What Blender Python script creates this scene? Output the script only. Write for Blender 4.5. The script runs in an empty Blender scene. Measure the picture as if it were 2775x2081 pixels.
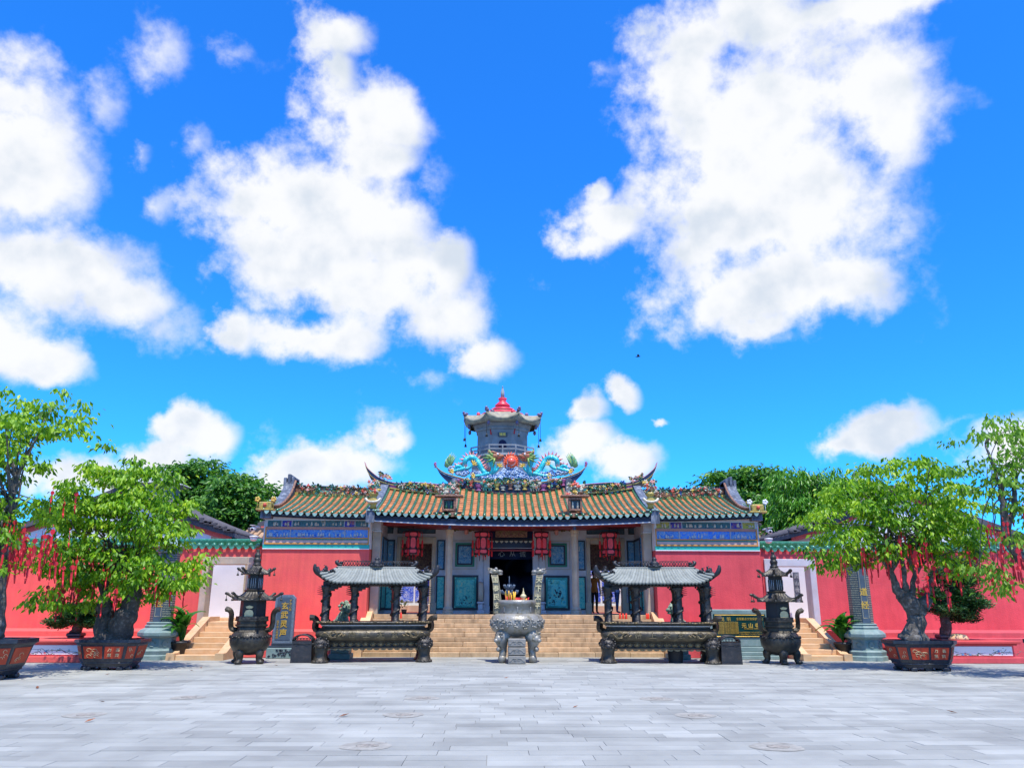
import bpy, bmesh, math, random
import numpy as np
from mathutils import Vector, Matrix
R = math.radians
rnd = random.Random(7)
SC = bpy.context.scene
COL = SC.collection

# ------------------------------------------------------------------ camera
CAMP = np.array([-0.68, 0.0, 1.65])
FPX, PCX, PCY = 2100.0, 1387.5, 1040.5
_p, _y, _r = R(15.816), R(-1.3), R(0.153)
FW = np.array([-math.sin(_y)*math.cos(_p), math.cos(_y)*math.cos(_p), math.sin(_p)])
_r0 = np.array([math.cos(_y), math.sin(_y), 0.0]); _u0 = np.cross(_r0, FW)
RT = _r0*math.cos(_r)+_u0*math.sin(_r); UP = -_r0*math.sin(_r)+_u0*math.cos(_r)
cam_d = bpy.data.cameras.new('camera'); cam = bpy.data.objects.new('camera', cam_d); COL.objects.link(cam)
cam_d.sensor_width = 36.0; cam_d.lens = 36.0*FPX/2775.0; cam_d.clip_end = 3000.0; cam_d.clip_start = 0.1
_m = Matrix(((RT[0], UP[0], -FW[0], CAMP[0]), (RT[1], UP[1], -FW[1], CAMP[1]), (RT[2], UP[2], -FW[2], CAMP[2]), (0, 0, 0, 1)))
cam.matrix_world = _m
SC.camera = cam

def ray(x, y): return FW*FPX + RT*(x-PCX) - UP*(y-PCY)
def P(x, y, Y):                       # point of the photograph's pixel on the frontal plane at distance Y
    d = ray(x, y); return CAMP + d*(Y/d[1])
def G(x, y, Z=0.0):                   # point of the pixel on the level Z
    d = ray(x, y); return CAMP + d*((Z-CAMP[2])/d[2])
def PX(x, y, Y): return float(P(x, y, Y)[0])
def PZ(x, y, Y): return float(P(x, y, Y)[2])

# ------------------------------------------------------------------ world, sun, exposure
SUN_EL, SUN_AZ = R(69), R(18)         # sun behind the camera, to the right
def make_world():
    w = bpy.data.worlds.new('World'); SC.world = w; w.use_nodes = True
    nt = w.node_tree; nt.nodes.clear(); N = nt.nodes.new; L = nt.links.new
    out = N('ShaderNodeOutputWorld'); bg = N('ShaderNodeBackground'); L(bg.outputs[0], out.inputs[0])
    sky = N('ShaderNodeTexSky'); sky.sky_type = 'NISHITA'; sky.sun_disc = False
    sky.sun_elevation = SUN_EL; sky.sun_rotation = math.pi-SUN_AZ
    sky.air_density = 1.0; sky.dust_density = 0.15; sky.ozone_density = 2.5
    tint = N('ShaderNodeMix'); tint.data_type = 'RGBA'; tint.blend_type = 'MULTIPLY'; tint.inputs[0].default_value = 1.0
    L(sky.outputs[0], tint.inputs[6]); tint.inputs[7].default_value = (0.18, 1.07, 2.3, 1)
    tc = N('ShaderNodeTexCoord'); sep = N('ShaderNodeSeparateXYZ'); L(tc.outputs['Generated'], sep.inputs[0])
    def math_(op, a, b=None, c=None, clamp=False):
        n = N('ShaderNodeMath'); n.operation = op; n.use_clamp = clamp
        for i, v in enumerate((a, b, c)):
            if v is None: continue
            if isinstance(v, (int, float)): n.inputs[i].default_value = v
            else: L(v, n.inputs[i])
        return n.outputs[0]
    az = math_('ARCTAN2', sep.outputs[0], sep.outputs[1]); el = math_('ARCSINE', sep.outputs[2])
    comb = N('ShaderNodeCombineXYZ'); L(az, comb.inputs[0]); L(el, comb.inputs[1])
    # ragged edges: warp the position with noise
    nz = N('ShaderNodeTexNoise'); nz.noise_dimensions = '3D'; nz.inputs['Scale'].default_value = 7.0; nz.inputs['Detail'].default_value = 7.0
    nz.inputs['Roughness'].default_value = 0.60; L(tc.outputs['Generated'], nz.inputs['Vector'])
    nz2 = N('ShaderNodeTexNoise'); nz2.inputs['Scale'].default_value = 14.0; nz2.inputs['Detail'].default_value = 10.0; nz2.inputs['Roughness'].default_value = 0.60
    L(tc.outputs['Generated'], nz2.inputs['Vector'])
    def vm(op, a, b=None, c=None):
        n = N('ShaderNodeVectorMath'); n.operation = op
        for i, v in enumerate((a, b, c)):
            if v is None: continue
            if isinstance(v, tuple): n.inputs[i].default_value = v
            else: L(v, n.inputs[i])
        return n
    wv = vm('MULTIPLY_ADD', nz.outputs['Color'], (0.10, 0.10, 0), (-0.05, -0.05, 0)).outputs[0]
    pos = vm('ADD', comb.outputs[0], wv).outputs[0]
    BL = CLOUDS
    d = None
    for (x, y, rx, ry) in BL:
        v = ray(x, y); v = v/np.linalg.norm(v); a, e = math.atan2(v[0], v[1]), math.asin(v[2])
        sx, sy = math.cos(e)*FPX/rx*0.84, FPX/ry*0.84
        q = vm('MULTIPLY_ADD', pos, (sx, sy, 0), (-a*sx, -e*sy, 0)).outputs[0]
        o = vm('DOT_PRODUCT', q, q).outputs['Value']
        d = o if d is None else math_('SMOOTH_MIN', d, o, 0.45)
    d = math_('SQRT', math_('MAXIMUM', d, 0.0))
    dw = None
    for (x, y, rx, ry) in WISPS:
        v = ray(x, y); v = v/np.linalg.norm(v); a, e = math.atan2(v[0], v[1]), math.asin(v[2]); sx, sy = math.cos(e)*FPX/rx, FPX/ry
        q = vm('MULTIPLY_ADD', pos, (sx, sy, 0), (-a*sx, -e*sy, 0)).outputs[0]; o = vm('DOT_PRODUCT', q, q).outputs['Value']
        dw = o if dw is None else math_('SMOOTH_MIN', dw, o, 0.45)
    dw = math_('SUBTRACT', 1.0, math_('SQRT', math_('MAXIMUM', dw, 0.0)))
    n2 = math_('MULTIPLY_ADD', nz2.outputs['Fac'], 1.9, -0.95)
    dens = math_('ADD', math_('SUBTRACT', 1.0, d), n2)
    # clouds of the same kind over the rest of the sky
    nb = N('ShaderNodeTexNoise'); nb.inputs['Scale'].default_value = 2.6; nb.inputs['Detail'].default_value = 8.0; nb.inputs['Roughness'].default_value = 0.55
    L(tc.outputs['Generated'], nb.inputs['Vector'])
    rest = math_('MULTIPLY_ADD', nb.outputs['Fac'], 5.0, -2.7)
    v = FW/np.linalg.norm(FW)
    cosv = vm('DOT_PRODUCT', tc.outputs['Generated'], (float(v[0]), float(v[1]), float(v[2]))).outputs['Value']
    inside = N('ShaderNodeMapRange'); inside.interpolation_type = 'SMOOTHSTEP'; L(cosv, inside.inputs[0])
    inside.inputs[1].default_value = 0.55; inside.inputs[2].default_value = 0.74; inside.inputs[3].default_value = 0.0; inside.inputs[4].default_value = 6.0
    dens = math_('MAXIMUM', dens, math_('SUBTRACT', rest, inside.outputs[0]))
    al = N('ShaderNodeMapRange'); al.interpolation_type = 'SMOOTHSTEP'; L(dens, al.inputs[0])
    al.inputs[1].default_value = -0.08; al.inputs[2].default_value = 0.58; al.inputs[3].default_value = 0.0; al.inputs[4].default_value = 1.0
    aw = N('ShaderNodeMapRange'); aw.interpolation_type = 'SMOOTHSTEP'; L(math_('ADD', math_('MULTIPLY', dw, 0.62), math_('MULTIPLY', n2, 1.55)), aw.inputs[0])
    aw.inputs[1].default_value = 0.0; aw.inputs[2].default_value = 1.15; aw.inputs[3].default_value = 0.0; aw.inputs[4].default_value = 0.85
    # light and grey parts of the clouds
    up_ = vm('ADD', tc.outputs['Generated'], (0.012, -0.01, 0.035)).outputs[0]
    na = N('ShaderNodeTexNoise'); na.inputs['Scale'].default_value = 9.0; na.inputs['Detail'].default_value = 5.0; na.inputs['Roughness'].default_value = 0.5; L(tc.outputs['Generated'], na.inputs['Vector'])
    nb2 = N('ShaderNodeTexNoise'); nb2.inputs['Scale'].default_value = 9.0; nb2.inputs['Detail'].default_value = 3.0; nb2.inputs['Roughness'].default_value = 0.5; L(up_, nb2.inputs['Vector'])
    rel = math_('SUBTRACT', nb2.outputs['Fac'], na.outputs['Fac'])
    shade = N('ShaderNodeMapRange'); shade.interpolation_type = 'SMOOTHSTEP'; L(math_('ADD', math_('MULTIPLY', rel, 2.2), math_('ADD', math_('MULTIPLY', nz.outputs['Fac'], 1.1), math_('MULTIPLY', math_('MINIMUM', dens, 1.1), 0.20))), shade.inputs[0])
    shade.inputs[1].default_value = 0.50; shade.inputs[2].default_value = 1.20; shade.inputs[3].default_value = 0.0; shade.inputs[4].default_value = 0.85
    cc = N('ShaderNodeMix'); cc.data_type = 'RGBA'; L(shade.outputs[0], cc.inputs[0])
    cc.inputs[6].default_value = (7.1, 7.15, 7.2, 1); cc.inputs[7].default_value = (4.6, 5.2, 5.95, 1)
    mx = N('ShaderNodeMix'); mx.data_type = 'RGBA'; L(math_('MAXIMUM', math_('MULTIPLY', al.outputs[0], 0.97), aw.outputs[0]), mx.inputs[0]); L(tint.outputs[2], mx.inputs[6]); L(cc.outputs[2], mx.inputs[7])
    L(mx.outputs[2], bg.inputs[0]); bg.inputs[1].default_value = 0.1
    w.cycles.sampling_method = 'MANUAL'; w.cycles.sample_map_resolution = 256
# clouds of the photograph: direction given by pixel, and radii
CLOUDS = [
 (20,420,150,190),(85,470,100,140),(120,730,210,110),(270,785,150,70),(80,968,125,52),(-40,930,110,80),(-150,560,160,260),
 (1020,800,150,110),(1080,710,130,110),(930,780,150,80),
 (915,110,92,72),(905,215,52,70),(990,310,140,85),(1060,330,90,70),(1010,420,110,70),(760,560,170,140),(930,580,190,150),(800,690,200,110),(1050,620,120,90),
 (645,905,54,76),(840,920,180,68),(1210,720,78,80),(1180,860,160,105),(1290,960,90,90),
 (1900,110,190,100),(2090,70,180,110),(2320,20,260,60),(1840,240,120,80),(2050,330,280,180),(2330,260,180,170),(1960,560,230,190),(2140,560,235,225),(2400,330,90,120),
 (1640,600,110,75),(1570,660,90,55),(1610,505,36,40),(2010,790,250,110),(2220,790,195,100),(2050,880,110,45),
 (510,1150,80,52),(570,1190,60,60),(420,1225,90,45),(250,1290,150,60),(930,1250,170,64),(760,1280,110,50),(1065,1190,56,42),
 (1590,1130,70,42),(1705,1080,46,40),(1590,1210,90,60),(1690,1270,120,60),(1792,1165,20,16),
 (2390,1178,135,50),(2425,1135,90,44),(2310,1195,70,30),(2740,1230,130,90)]
WISPS = [(290,265,66,76),(545,405,50,52),(378,405,34,34),(425,555,54,52),(470,170,70,80),(640,170,80,60),(2460,600,90,200),(2400,450,110,160),(1160,520,80,90),(1150,1040,130,60),(1590,700,150,60),(1590,560,90,90),(2060,920,170,40),(1130,660,90,80),(450,880,120,60),(620,960,70,70),(1060,1180,90,60),(700,1200,90,50),(2600,1150,80,30),(2560,290,90,40),(1620,190,60,50)]
make_world()
sun_d = bpy.data.lights.new('sun', 'SUN'); sun = bpy.data.objects.new('sun', sun_d); COL.objects.link(sun)
sun_d.energy = 4.2; sun_d.angle = R(0.53); sun_d.color = (1.0, 0.955, 0.89)
_sv = Vector((math.cos(SUN_EL)*math.sin(SUN_AZ), -math.cos(SUN_EL)*math.cos(SUN_AZ), math.sin(SUN_EL)))
sun.rotation_euler = _sv.to_track_quat('Z', 'Y').to_euler(); sun.location = (20, -20, 40)
SC.view_settings.view_transform = 'Standard'; SC.view_settings.look = 'None'
SC.view_settings.exposure = 0.50; SC.view_settings.gamma = 1.0; SC.view_settings.use_curve_mapping = False
SC.cycles.max_bounces = 6; SC.cycles.diffuse_bounces = 3; SC.cycles.glossy_bounces = 3; SC.cycles.transmission_bounces = 4
SC.cycles.transparent_max_bounces = 8

# ------------------------------------------------------------------ materials
MATS = {}
def _base(name):
    m = bpy.data.materials.new(name); m.use_nodes = True; nt = m.node_tree
    return m, nt, nt.nodes['Principled BSDF']
def M(name, col, rough=0.65, var=0.18, scale=3.0, bump=0.15, bscale=40.0, metal=0.0, col2=None, mixlo=0.42, mixhi=0.62, island=0.0, objrand=0.0, spec=0.5, coat=0.0, stretch=None, detail=5.0, streak=0.0):
    """procedural paint/stone/metal: base colour with soft noise variation, an optional second colour in patches, fine relief"""
    m, nt, b = _base(name); N = nt.nodes.new; L = nt.links.new
    geo = N('ShaderNodeNewGeometry'); vec = geo.outputs['Position']
    if stretch:
        mp = N('ShaderNodeVectorMath'); mp.operation = 'MULTIPLY'; L(vec, mp.inputs[0]); mp.inputs[1].default_value = stretch; vec = mp.outputs[0]
    nz = N('ShaderNodeTexNoise'); nz.inputs['Scale'].default_value = scale; nz.inputs['Detail'].default_value = detail; nz.inputs['Roughness'].default_value = 0.6; L(vec, nz.inputs['Vector'])
    mr = N('ShaderNodeMapRange'); L(nz.outputs['Fac'], mr.inputs[0]); mr.inputs[1].default_value = 0.3; mr.inputs[2].default_value = 0.7
    mr.inputs[3].default_value = 1-var; mr.inputs[4].default_value = 1+var
    val = mr.outputs[0]
    for amt, sock in ((island, geo.outputs['Random Per Island']), (objrand, None)):
        if amt:
            if sock is None:
                oi = N('ShaderNodeObjectInfo'); sock = oi.outputs['Random']
            a = N('ShaderNodeMapRange'); L(sock, a.inputs[0]); a.inputs[3].default_value = 1-amt; a.inputs[4].default_value = 1+amt
            q = N('ShaderNodeMath'); q.operation = 'MULTIPLY'; L(val, q.inputs[0]); L(a.outputs[0], q.inputs[1]); val = q.outputs[0]
    if streak:
        ms_ = N('ShaderNodeVectorMath'); ms_.operation = 'MULTIPLY'; L(geo.outputs['Position'], ms_.inputs[0]); ms_.inputs[1].default_value = (5.0, 5.0, 0.35)
        ns = N('ShaderNodeTexNoise'); ns.inputs['Scale'].default_value = 1.0; ns.inputs['Detail'].default_value = 6.0; ns.inputs['Roughness'].default_value = 0.65; L(ms_.outputs[0], ns.inputs['Vector'])
        a = N('ShaderNodeMapRange'); L(ns.outputs['Fac'], a.inputs[0]); a.inputs[1].default_value = 0.35; a.inputs[2].default_value = 0.72; a.inputs[3].default_value = 1.0+streak*.4; a.inputs[4].default_value = 1.0-streak
        q = N('ShaderNodeMath'); q.operation = 'MULTIPLY'; L(val, q.inputs[0]); L(a.outputs[0], q.inputs[1]); val = q.outputs[0]
    src = None
    if col2:
        n2 = N('ShaderNodeTexNoise'); n2.inputs['Scale'].default_value = scale*2.3; n2.inputs['Detail'].default_value = 6.0; L(vec, n2.inputs['Vector'])
        r2 = N('ShaderNodeMapRange'); L(n2.outputs['Fac'], r2.inputs[0]); r2.inputs[1].default_value = mixlo; r2.inputs[2].default_value = mixhi
        mc = N('ShaderNodeMix'); mc.data_type = 'RGBA'; L(r2.outputs[0], mc.inputs[0]); mc.inputs[6].default_value = (*col, 1); mc.inputs[7].default_value = (*col2, 1); src = mc.outputs[2]
    sc = N('ShaderNodeVectorMath'); sc.operation = 'SCALE'
    if src is None: sc.inputs[0].default_value = col
    else: L(src, sc.inputs[0])
    L(val, sc.inputs['Scale']); L(sc.outputs[0], b.inputs['Base Color'])
    b.inputs['Roughness'].default_value = rough; b.inputs['Metallic'].default_value = metal; b.inputs['Specular IOR Level'].default_value = spec
    if coat: b.inputs['Coat Weight'].default_value = coat; b.inputs['Coat Roughness'].default_value = 0.15
    if bump:
        bn = N('ShaderNodeTexNoise'); bn.inputs['Scale'].default_value = bscale; bn.inputs['Detail'].default_value = 4.0; L(vec, bn.inputs['Vector'])
        bp = N('ShaderNodeBump'); bp.inputs['Strength'].default_value = bump; bp.inputs['Distance'].default_value = 0.02; L(bn.outputs['Fac'], bp.inputs['Height']); L(bp.outputs[0], b.inputs['Normal'])
    MATS[name] = m; return m
def MULTI(name, cols, scale=9.0, rough=0.5, bump=0.6, bscale=None, distort=1.5, stretch=None, vor=True):
    """painted or carved scene: patches of several colours with relief"""
    m, nt, b = _base(name); N = nt.nodes.new; L = nt.links.new
    geo = N('ShaderNodeNewGeometry'); vec = geo.outputs['Position']
    if stretch:
        mp = N('ShaderNodeVectorMath'); mp.operation = 'MULTIPLY'; L(vec, mp.inputs[0]); mp.inputs[1].default_value = stretch; vec = mp.outputs[0]
    nz = N('ShaderNodeTexNoise'); nz.inputs['Scale'].default_value = scale; nz.inputs['Detail'].default_value = 6.0; nz.inputs['Roughness'].default_value = 0.75; nz.inputs['Distortion'].default_value = distort; L(vec, nz.inputs['Vector'])
    rp = N('ShaderNodeValToRGB'); cr = rp.color_ramp
    n = len(cols)
    for i in range(n-2): cr.elements.new(0.5)
    for i, c in enumerate(cols):
        cr.elements[i].position = 0.34+0.32*i/(n-1); cr.elements[i].color = (*c, 1)
    L(nz.outputs['Fac'], rp.inputs[0]); L(rp.outputs[0], b.inputs['Base Color']); b.inputs['Roughness'].default_value = rough
    if bump:
        bn = N('ShaderNodeTexNoise'); bn.inputs['Scale'].default_value = bscale or scale*1.6; bn.inputs['Detail'].default_value = 4.0; L(vec, bn.inputs['Vector'])
        bp = N('ShaderNodeBump'); bp.inputs['Strength'].default_value = bump; bp.inputs['Distance'].default_value = 0.03; L(bn.outputs['Fac'], bp.inputs['Height']); L(bp.outputs[0], b.inputs['Normal'])
    MATS[name] = m; return m
def LEAF(name, cols, trans=0.35, rough=0.45, tcol=None):
    """leaf: colour differs leaf by leaf and in larger patches, light shines through"""
    m, nt, b = _base(name); N = nt.nodes.new; L = nt.links.new
    geo = N('ShaderNodeNewGeometry'); nz = N('ShaderNodeTexNoise'); nz.inputs['Scale'].default_value = 1.3; nz.inputs['Detail'].default_value = 3; L(geo.outputs['Position'], nz.inputs['Vector'])
    a = N('ShaderNodeMath'); a.operation = 'MULTIPLY_ADD'; L(geo.outputs['Random Per Island'], a.inputs[0]); a.inputs[1].default_value = 0.55
    q = N('ShaderNodeMath'); q.operation = 'MULTIPLY_ADD'; L(nz.outputs['Fac'], q.inputs[0]); q.inputs[1].default_value = 1.3; q.inputs[2].default_value = -0.42; L(q.outputs[0], a.inputs[2])
    rp = N('ShaderNodeValToRGB'); cr = rp.color_ramp
    for i in range(len(cols)-2): cr.elements.new(0.5)
    for i, c in enumerate(cols): cr.elements[i].position = i/(len(cols)-1); cr.elements[i].color = (*c, 1)
    L(a.outputs[0], rp.inputs[0]); L(rp.outputs[0], b.inputs['Base Color']); b.inputs['Roughness'].default_value = rough; b.inputs['Specular IOR Level'].default_value = 0.4
    tr = N('ShaderNodeBsdfTranslucent'); mc = N('ShaderNodeVectorMath'); mc.operation = 'MULTIPLY'; L(rp.outputs[0], mc.inputs[0]); mc.inputs[1].default_value = tcol or (1.5, 1.6, 0.7); L(mc.outputs[0], tr.inputs[0])
    ms = N('ShaderNodeMixShader'); ms.inputs[0].default_value = trans; L(b.outputs[0], ms.inputs[1]); L(tr.outputs[0], ms.inputs[2])
    L(ms.outputs[0], nt.nodes['Material Output'].inputs[0]); MATS[name] = m; return m

M('granite_paving', (0.300,0.302,0.268), 0.75, 0.17, 0.5, 0.35, 60, col2=(0.240,0.240,0.213), mixlo=0.48, mixhi=0.75, island=0.16, objrand=0.16)
M('paving_joint', (0.185,0.18,0.165), 0.9, 0.25, 2.0, 0.2, 40)
M('stain_rim', (0.315,0.30,0.255), 0.85, 0.25, 5.0, 0.3, 40, col2=(0.26,0.245,0.21))
M('stain_core', (0.20,0.185,0.155), 0.85, 0.35, 9.0, 0.4, 40, col2=(0.33,0.29,0.24))
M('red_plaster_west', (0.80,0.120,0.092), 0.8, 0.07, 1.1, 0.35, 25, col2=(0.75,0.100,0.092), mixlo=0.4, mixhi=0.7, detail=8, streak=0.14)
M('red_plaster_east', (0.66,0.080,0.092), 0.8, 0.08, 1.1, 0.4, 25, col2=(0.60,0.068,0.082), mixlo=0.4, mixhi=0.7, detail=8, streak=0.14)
M('red_trim', (0.55,0.05,0.05), 0.7, 0.12, 3, 0.15)
M('warm_granite', (0.53,0.36,0.20), 0.75, 0.16, 2.2, 0.35, 55, col2=(0.42,0.275,0.15), mixlo=0.5, mixhi=0.72, island=0.05, objrand=0.13, streak=0.30)
M('stair_granite', (0.64,0.42,0.235), 0.75, 0.12, 2.0, 0.3, 55, col2=(0.62,0.36,0.17), mixlo=0.45, mixhi=0.7, objrand=0.09)
M('grey_granite', (0.50,0.50,0.53), 0.7, 0.14, 2.0, 0.25, 60, col2=(0.52,0.50,0.49), mixlo=0.45, mixhi=0.7)
M('tan_granite', (0.45,0.385,0.29), 0.75, 0.16, 2.0, 0.3, 50, col2=(0.53,0.42,0.28), mixlo=0.45, mixhi=0.7)
M('green_stone', (0.185,0.27,0.255), 0.6, 0.14, 3.0, 0.25, 45, col2=(0.24,0.31,0.30), mixlo=0.45, mixhi=0.7)
M('black_granite', (0.035,0.05,0.07), 0.3, 0.2, 6.0, 0.05, 80)
M('slate_blue', (0.075,0.11,0.155), 0.4, 0.15, 8.0, 0.1, 60)
M('stele_border', (0.16,0.21,0.27), 0.6, 0.25, 14.0, 0.5, 60, col2=(0.11,0.15,0.2))
M('gold', (0.80,0.50,0.09), 0.35, 0.15, 8.0, 0.1, 40, metal=0.35)
M('pale_gold', (0.62,0.52,0.28), 0.5, 0.2, 12.0, 0.2, 60)
M('bronze', (0.036,0.032,0.026), 0.42, 0.3, 3.0, 0.5, 35, metal=0.35, col2=(0.075,0.063,0.043), mixlo=0.42, mixhi=0.68)
M('bronze_relief', (0.028,0.025,0.023), 0.42, 0.3, 5.0, 1.0, 16, metal=0.3, col2=(0.10,0.085,0.065), mixlo=0.5, mixhi=0.7)
M('bronze_gold', (0.21,0.155,0.075), 0.4, 0.3, 7.0, 0.6, 30, metal=0.45, col2=(0.09,0.07,0.045), mixlo=0.45, mixhi=0.65)
M('bronze_belly', (0.062,0.052,0.036), 0.42, 0.3, 3.0, 0.5, 30, metal=0.35, col2=(0.13,0.105,0.06), mixlo=0.45, mixhi=0.7)
M('iron_dark', (0.022,0.023,0.026), 0.5, 0.25, 3.0, 0.35, 30, metal=0.2)
M('patina_tile', (0.25,0.262,0.225), 0.75, 0.14, 4.0, 0.2, 40, col2=(0.17,0.185,0.16), mixlo=0.5, mixhi=0.75, island=0.12)
M('stone_cauldron', (0.265,0.25,0.215), 0.38, 0.25, 3.0, 0.4, 28, metal=0.15, col2=(0.20,0.175,0.115), mixlo=0.5, mixhi=0.66)
M('cauldron_ear', (0.27,0.235,0.145), 0.55, 0.25, 6.0, 0.6, 25, col2=(0.17,0.155,0.115))
M('pedestal_stone', (0.23,0.215,0.185), 0.7, 0.2, 6.0, 0.5, 35)
M('ash', (0.55,0.52,0.49), 0.9, 0.15, 12.0, 0.6, 60)
M('incense_red', (0.72,0.03,0.045), 0.6, 0.15, 20, 0.0)
M('incense_yellow', (0.85,0.48,0.04), 0.6, 0.15, 20, 0.0)
M('candle_red', (0.85,0.06,0.03), 0.4, 0.1, 8, 0.0)
M('orange_tile', (0.50,0.195,0.070), 0.7, 0.22, 3.5, 0.3, 40, col2=(0.34,0.125,0.045), mixlo=0.45, mixhi=0.7, island=0.22)
M('green_glaze', (0.022,0.115,0.042), 0.25, 0.28, 5.0, 0.15, 30, col2=(0.07,0.21,0.13), mixlo=0.5, mixhi=0.72, island=0.12, coat=0.4)
M('drip_glaze', (0.24,0.36,0.30), 0.3, 0.22, 9.0, 0.3, 40, col2=(0.17,0.34,0.24), mixlo=0.5, mixhi=0.7, objrand=0.15, coat=0.3)
M('coping_glaze', (0.04,0.21,0.125), 0.25, 0.25, 6.0, 0.2, 30, col2=(0.16,0.36,0.28), mixlo=0.52, mixhi=0.72, objrand=0.12, coat=0.4)
M('navy_paint', (0.010,0.018,0.055), 0.5, 0.3, 4.0, 0.1)
M('pale_trim', (0.46,0.49,0.52), 0.6, 0.1, 5.0, 0.1)
M('dark_red_beam', (0.26,0.014,0.022), 0.5, 0.2, 4.0, 0.1)
M('white_wash', (0.74,0.75,0.77), 0.8, 0.06, 1.2, 0.2, 20)
M('teal_band', (0.02,0.43,0.335), 0.6, 0.08, 2.5, 0.1)
M('orange_band', (0.58,0.27,0.055), 0.6, 0.12, 4.0, 0.1)
M('brown_band', (0.42,0.215,0.15), 0.6, 0.12, 4.0, 0.1)
M('pink_band', (0.55,0.40,0.36), 0.6, 0.1, 4.0, 0.1)
M('green_band', (0.03,0.24,0.17), 0.6, 0.1, 4.0, 0.1)
MULTI('frieze_teal', [(0.015,0.04,0.075),(0.03,0.10,0.13),(0.04,0.16,0.17),(0.07,0.12,0.12),(0.38,0.36,0.22)], 7.0)
MULTI('frieze_blue', [(0.02,0.05,0.24),(0.03,0.13,0.50),(0.10,0.30,0.66),(0.16,0.26,0.38),(0.62,0.60,0.60)], 5.5)
MULTI('frieze_azure', [(0.015,0.06,0.42),(0.02,0.15,0.75),(0.08,0.30,0.72),(0.16,0.24,0.42),(0.50,0.58,0.80)], 6.0)
MULTI('frieze_indigo', [(0.01,0.008,0.20),(0.02,0.02,0.36),(0.015,0.02,0.30),(0.45,0.14,0.06),(0.5,0.48,0.4)], 6.0)
MULTI('frieze_yellow', [(0.05,0.11,0.13),(0.13,0.16,0.10),(0.48,0.40,0.05),(0.56,0.46,0.04),(0.40,0.38,0.12)], 6.0)
MULTI('carved_teal', [(0.035,0.17,0.16),(0.05,0.38,0.33),(0.09,0.56,0.46),(0.18,0.58,0.43),(0.42,0.54,0.30)], 7.0, 0.5, 0.8)
MULTI('carved_sky', [(0.045,0.13,0.12),(0.06,0.44,0.42),(0.10,0.60,0.56),(0.18,0.60,0.48),(0.42,0.52,0.25)], 3.2, 0.5, 0.5)
MULTI('carved_blue', [(0.025,0.07,0.14),(0.05,0.19,0.36),(0.08,0.30,0.50),(0.20,0.32,0.38),(0.52,0.54,0.50)], 8.0, 0.5, 0.9)
MULTI('carved_night', [(0.01,0.025,0.05),(0.02,0.06,0.10),(0.03,0.09,0.13),(0.05,0.08,0.09),(0.2,0.18,0.12)], 7.0, 0.5, 0.8)
MULTI('court_mural', [(0.02,0.03,0.25),(0.03,0.07,0.55),(0.06,0.16,0.72),(0.50,0.55,0.66),(0.62,0.60,0.55)], 4.5, 0.6, 0.1, distort=3.0)
M('teal_frame', (0.05,0.40,0.36), 0.5, 0.15, 5, 0.1)
M('green_frame', (0.012,0.19,0.115), 0.5, 0.15, 5, 0.1)
M('black_frame', (0.008,0.010,0.020), 0.45, 0.2, 5, 0.1)
M('dark_interior', (0.010,0.016,0.060), 0.9, 0.3, 2, 0.0)  # deep blue puts the doorway's shade and smoky haze into the colour
M('gold_carving', (0.30,0.20,0.06), 0.45, 0.4, 20, 1.0, 30, metal=0.3, col2=(0.05,0.03,0.02))
M('lantern_frame', (0.035,0.008,0.018), 0.4, 0.2, 8, 0.1)
M('lantern_silk', (0.92,0.10,0.13), 0.6, 0.15, 10, 0.1)
M('lantern_tassel', (0.70,0.02,0.025), 0.7, 0.2, 20, 0.1)
M('slate_gable', (0.085,0.105,0.145), 0.75, 0.4, 4.0, 0.5, 25, col2=(0.24,0.26,0.29), mixlo=0.5, mixhi=0.68, stretch=(1,1,0.35))
M('dark_roof_tile', (0.085,0.078,0.085), 0.85, 0.3, 4.0, 0.4, 30, island=0.25)
M('tan_roof_tile', (0.40,0.25,0.14), 0.8, 0.25, 4.0, 0.3, 30, island=0.2)
M('grey_brick', (0.22,0.235,0.245), 0.8, 0.25, 1.1, 0.3, 20, col2=(0.27,0.28,0.28), mixlo=0.45, mixhi=0.7)
M('pagoda_roof', (0.36,0.32,0.21), 0.75, 0.18, 1.2, 0.3, 15, col2=(0.24,0.22,0.17))
M('pagoda_stone', (0.32,0.33,0.32), 0.75, 0.15, 1.5, 0.2, 20)
M('pagoda_red', (0.74,0.035,0.06), 0.4, 0.12, 2, 0.1)
M('pagoda_blue', (0.03,0.10,0.26), 0.4, 0.4, 8, 0.4, 12, col2=(0.35,0.12,0.05))
M('dragon_scale', (0.015,0.43,0.50), 0.3, 0.2, 6, 0.9, 32, col2=(0.03,0.53,0.54), coat=0.3)
M('dragon_fin', (0.70,0.28,0.24), 0.5, 0.25, 8, 0.3)
M('dragon_mane', (0.10,0.30,0.09), 0.45, 0.4, 14, 0.4, 40, col2=(0.50,0.45,0.06), mixlo=0.5, mixhi=0.6)
M('dragon_head', (0.34,0.07,0.035), 0.45, 0.4, 12, 0.8, 25, col2=(0.45,0.30,0.12), mixlo=0.5, mixhi=0.62)
M('dragon_claw', (0.78,0.48,0.06), 0.4, 0.2, 10, 0.2)
M('dragon_tail', (0.05,0.30,0.20), 0.4, 0.3, 12, 0.4, col2=(0.30,0.36,0.06))
M('pearl_red', (0.80,0.11,0.06), 0.25, 0.08, 4, 0.0, coat=0.4)
M('flame_orange', (0.80,0.10,0.025), 0.4, 0.25, 8, 0.3)
M('cloud_blue', (0.06,0.20,0.48), 0.35, 0.3, 9, 0.8, 18, col2=(0.62,0.70,0.76), mixlo=0.46, mixhi=0.54)
M('ridge_navy', (0.012,0.022,0.07), 0.4, 0.3, 6, 0.3, 20)
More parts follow.
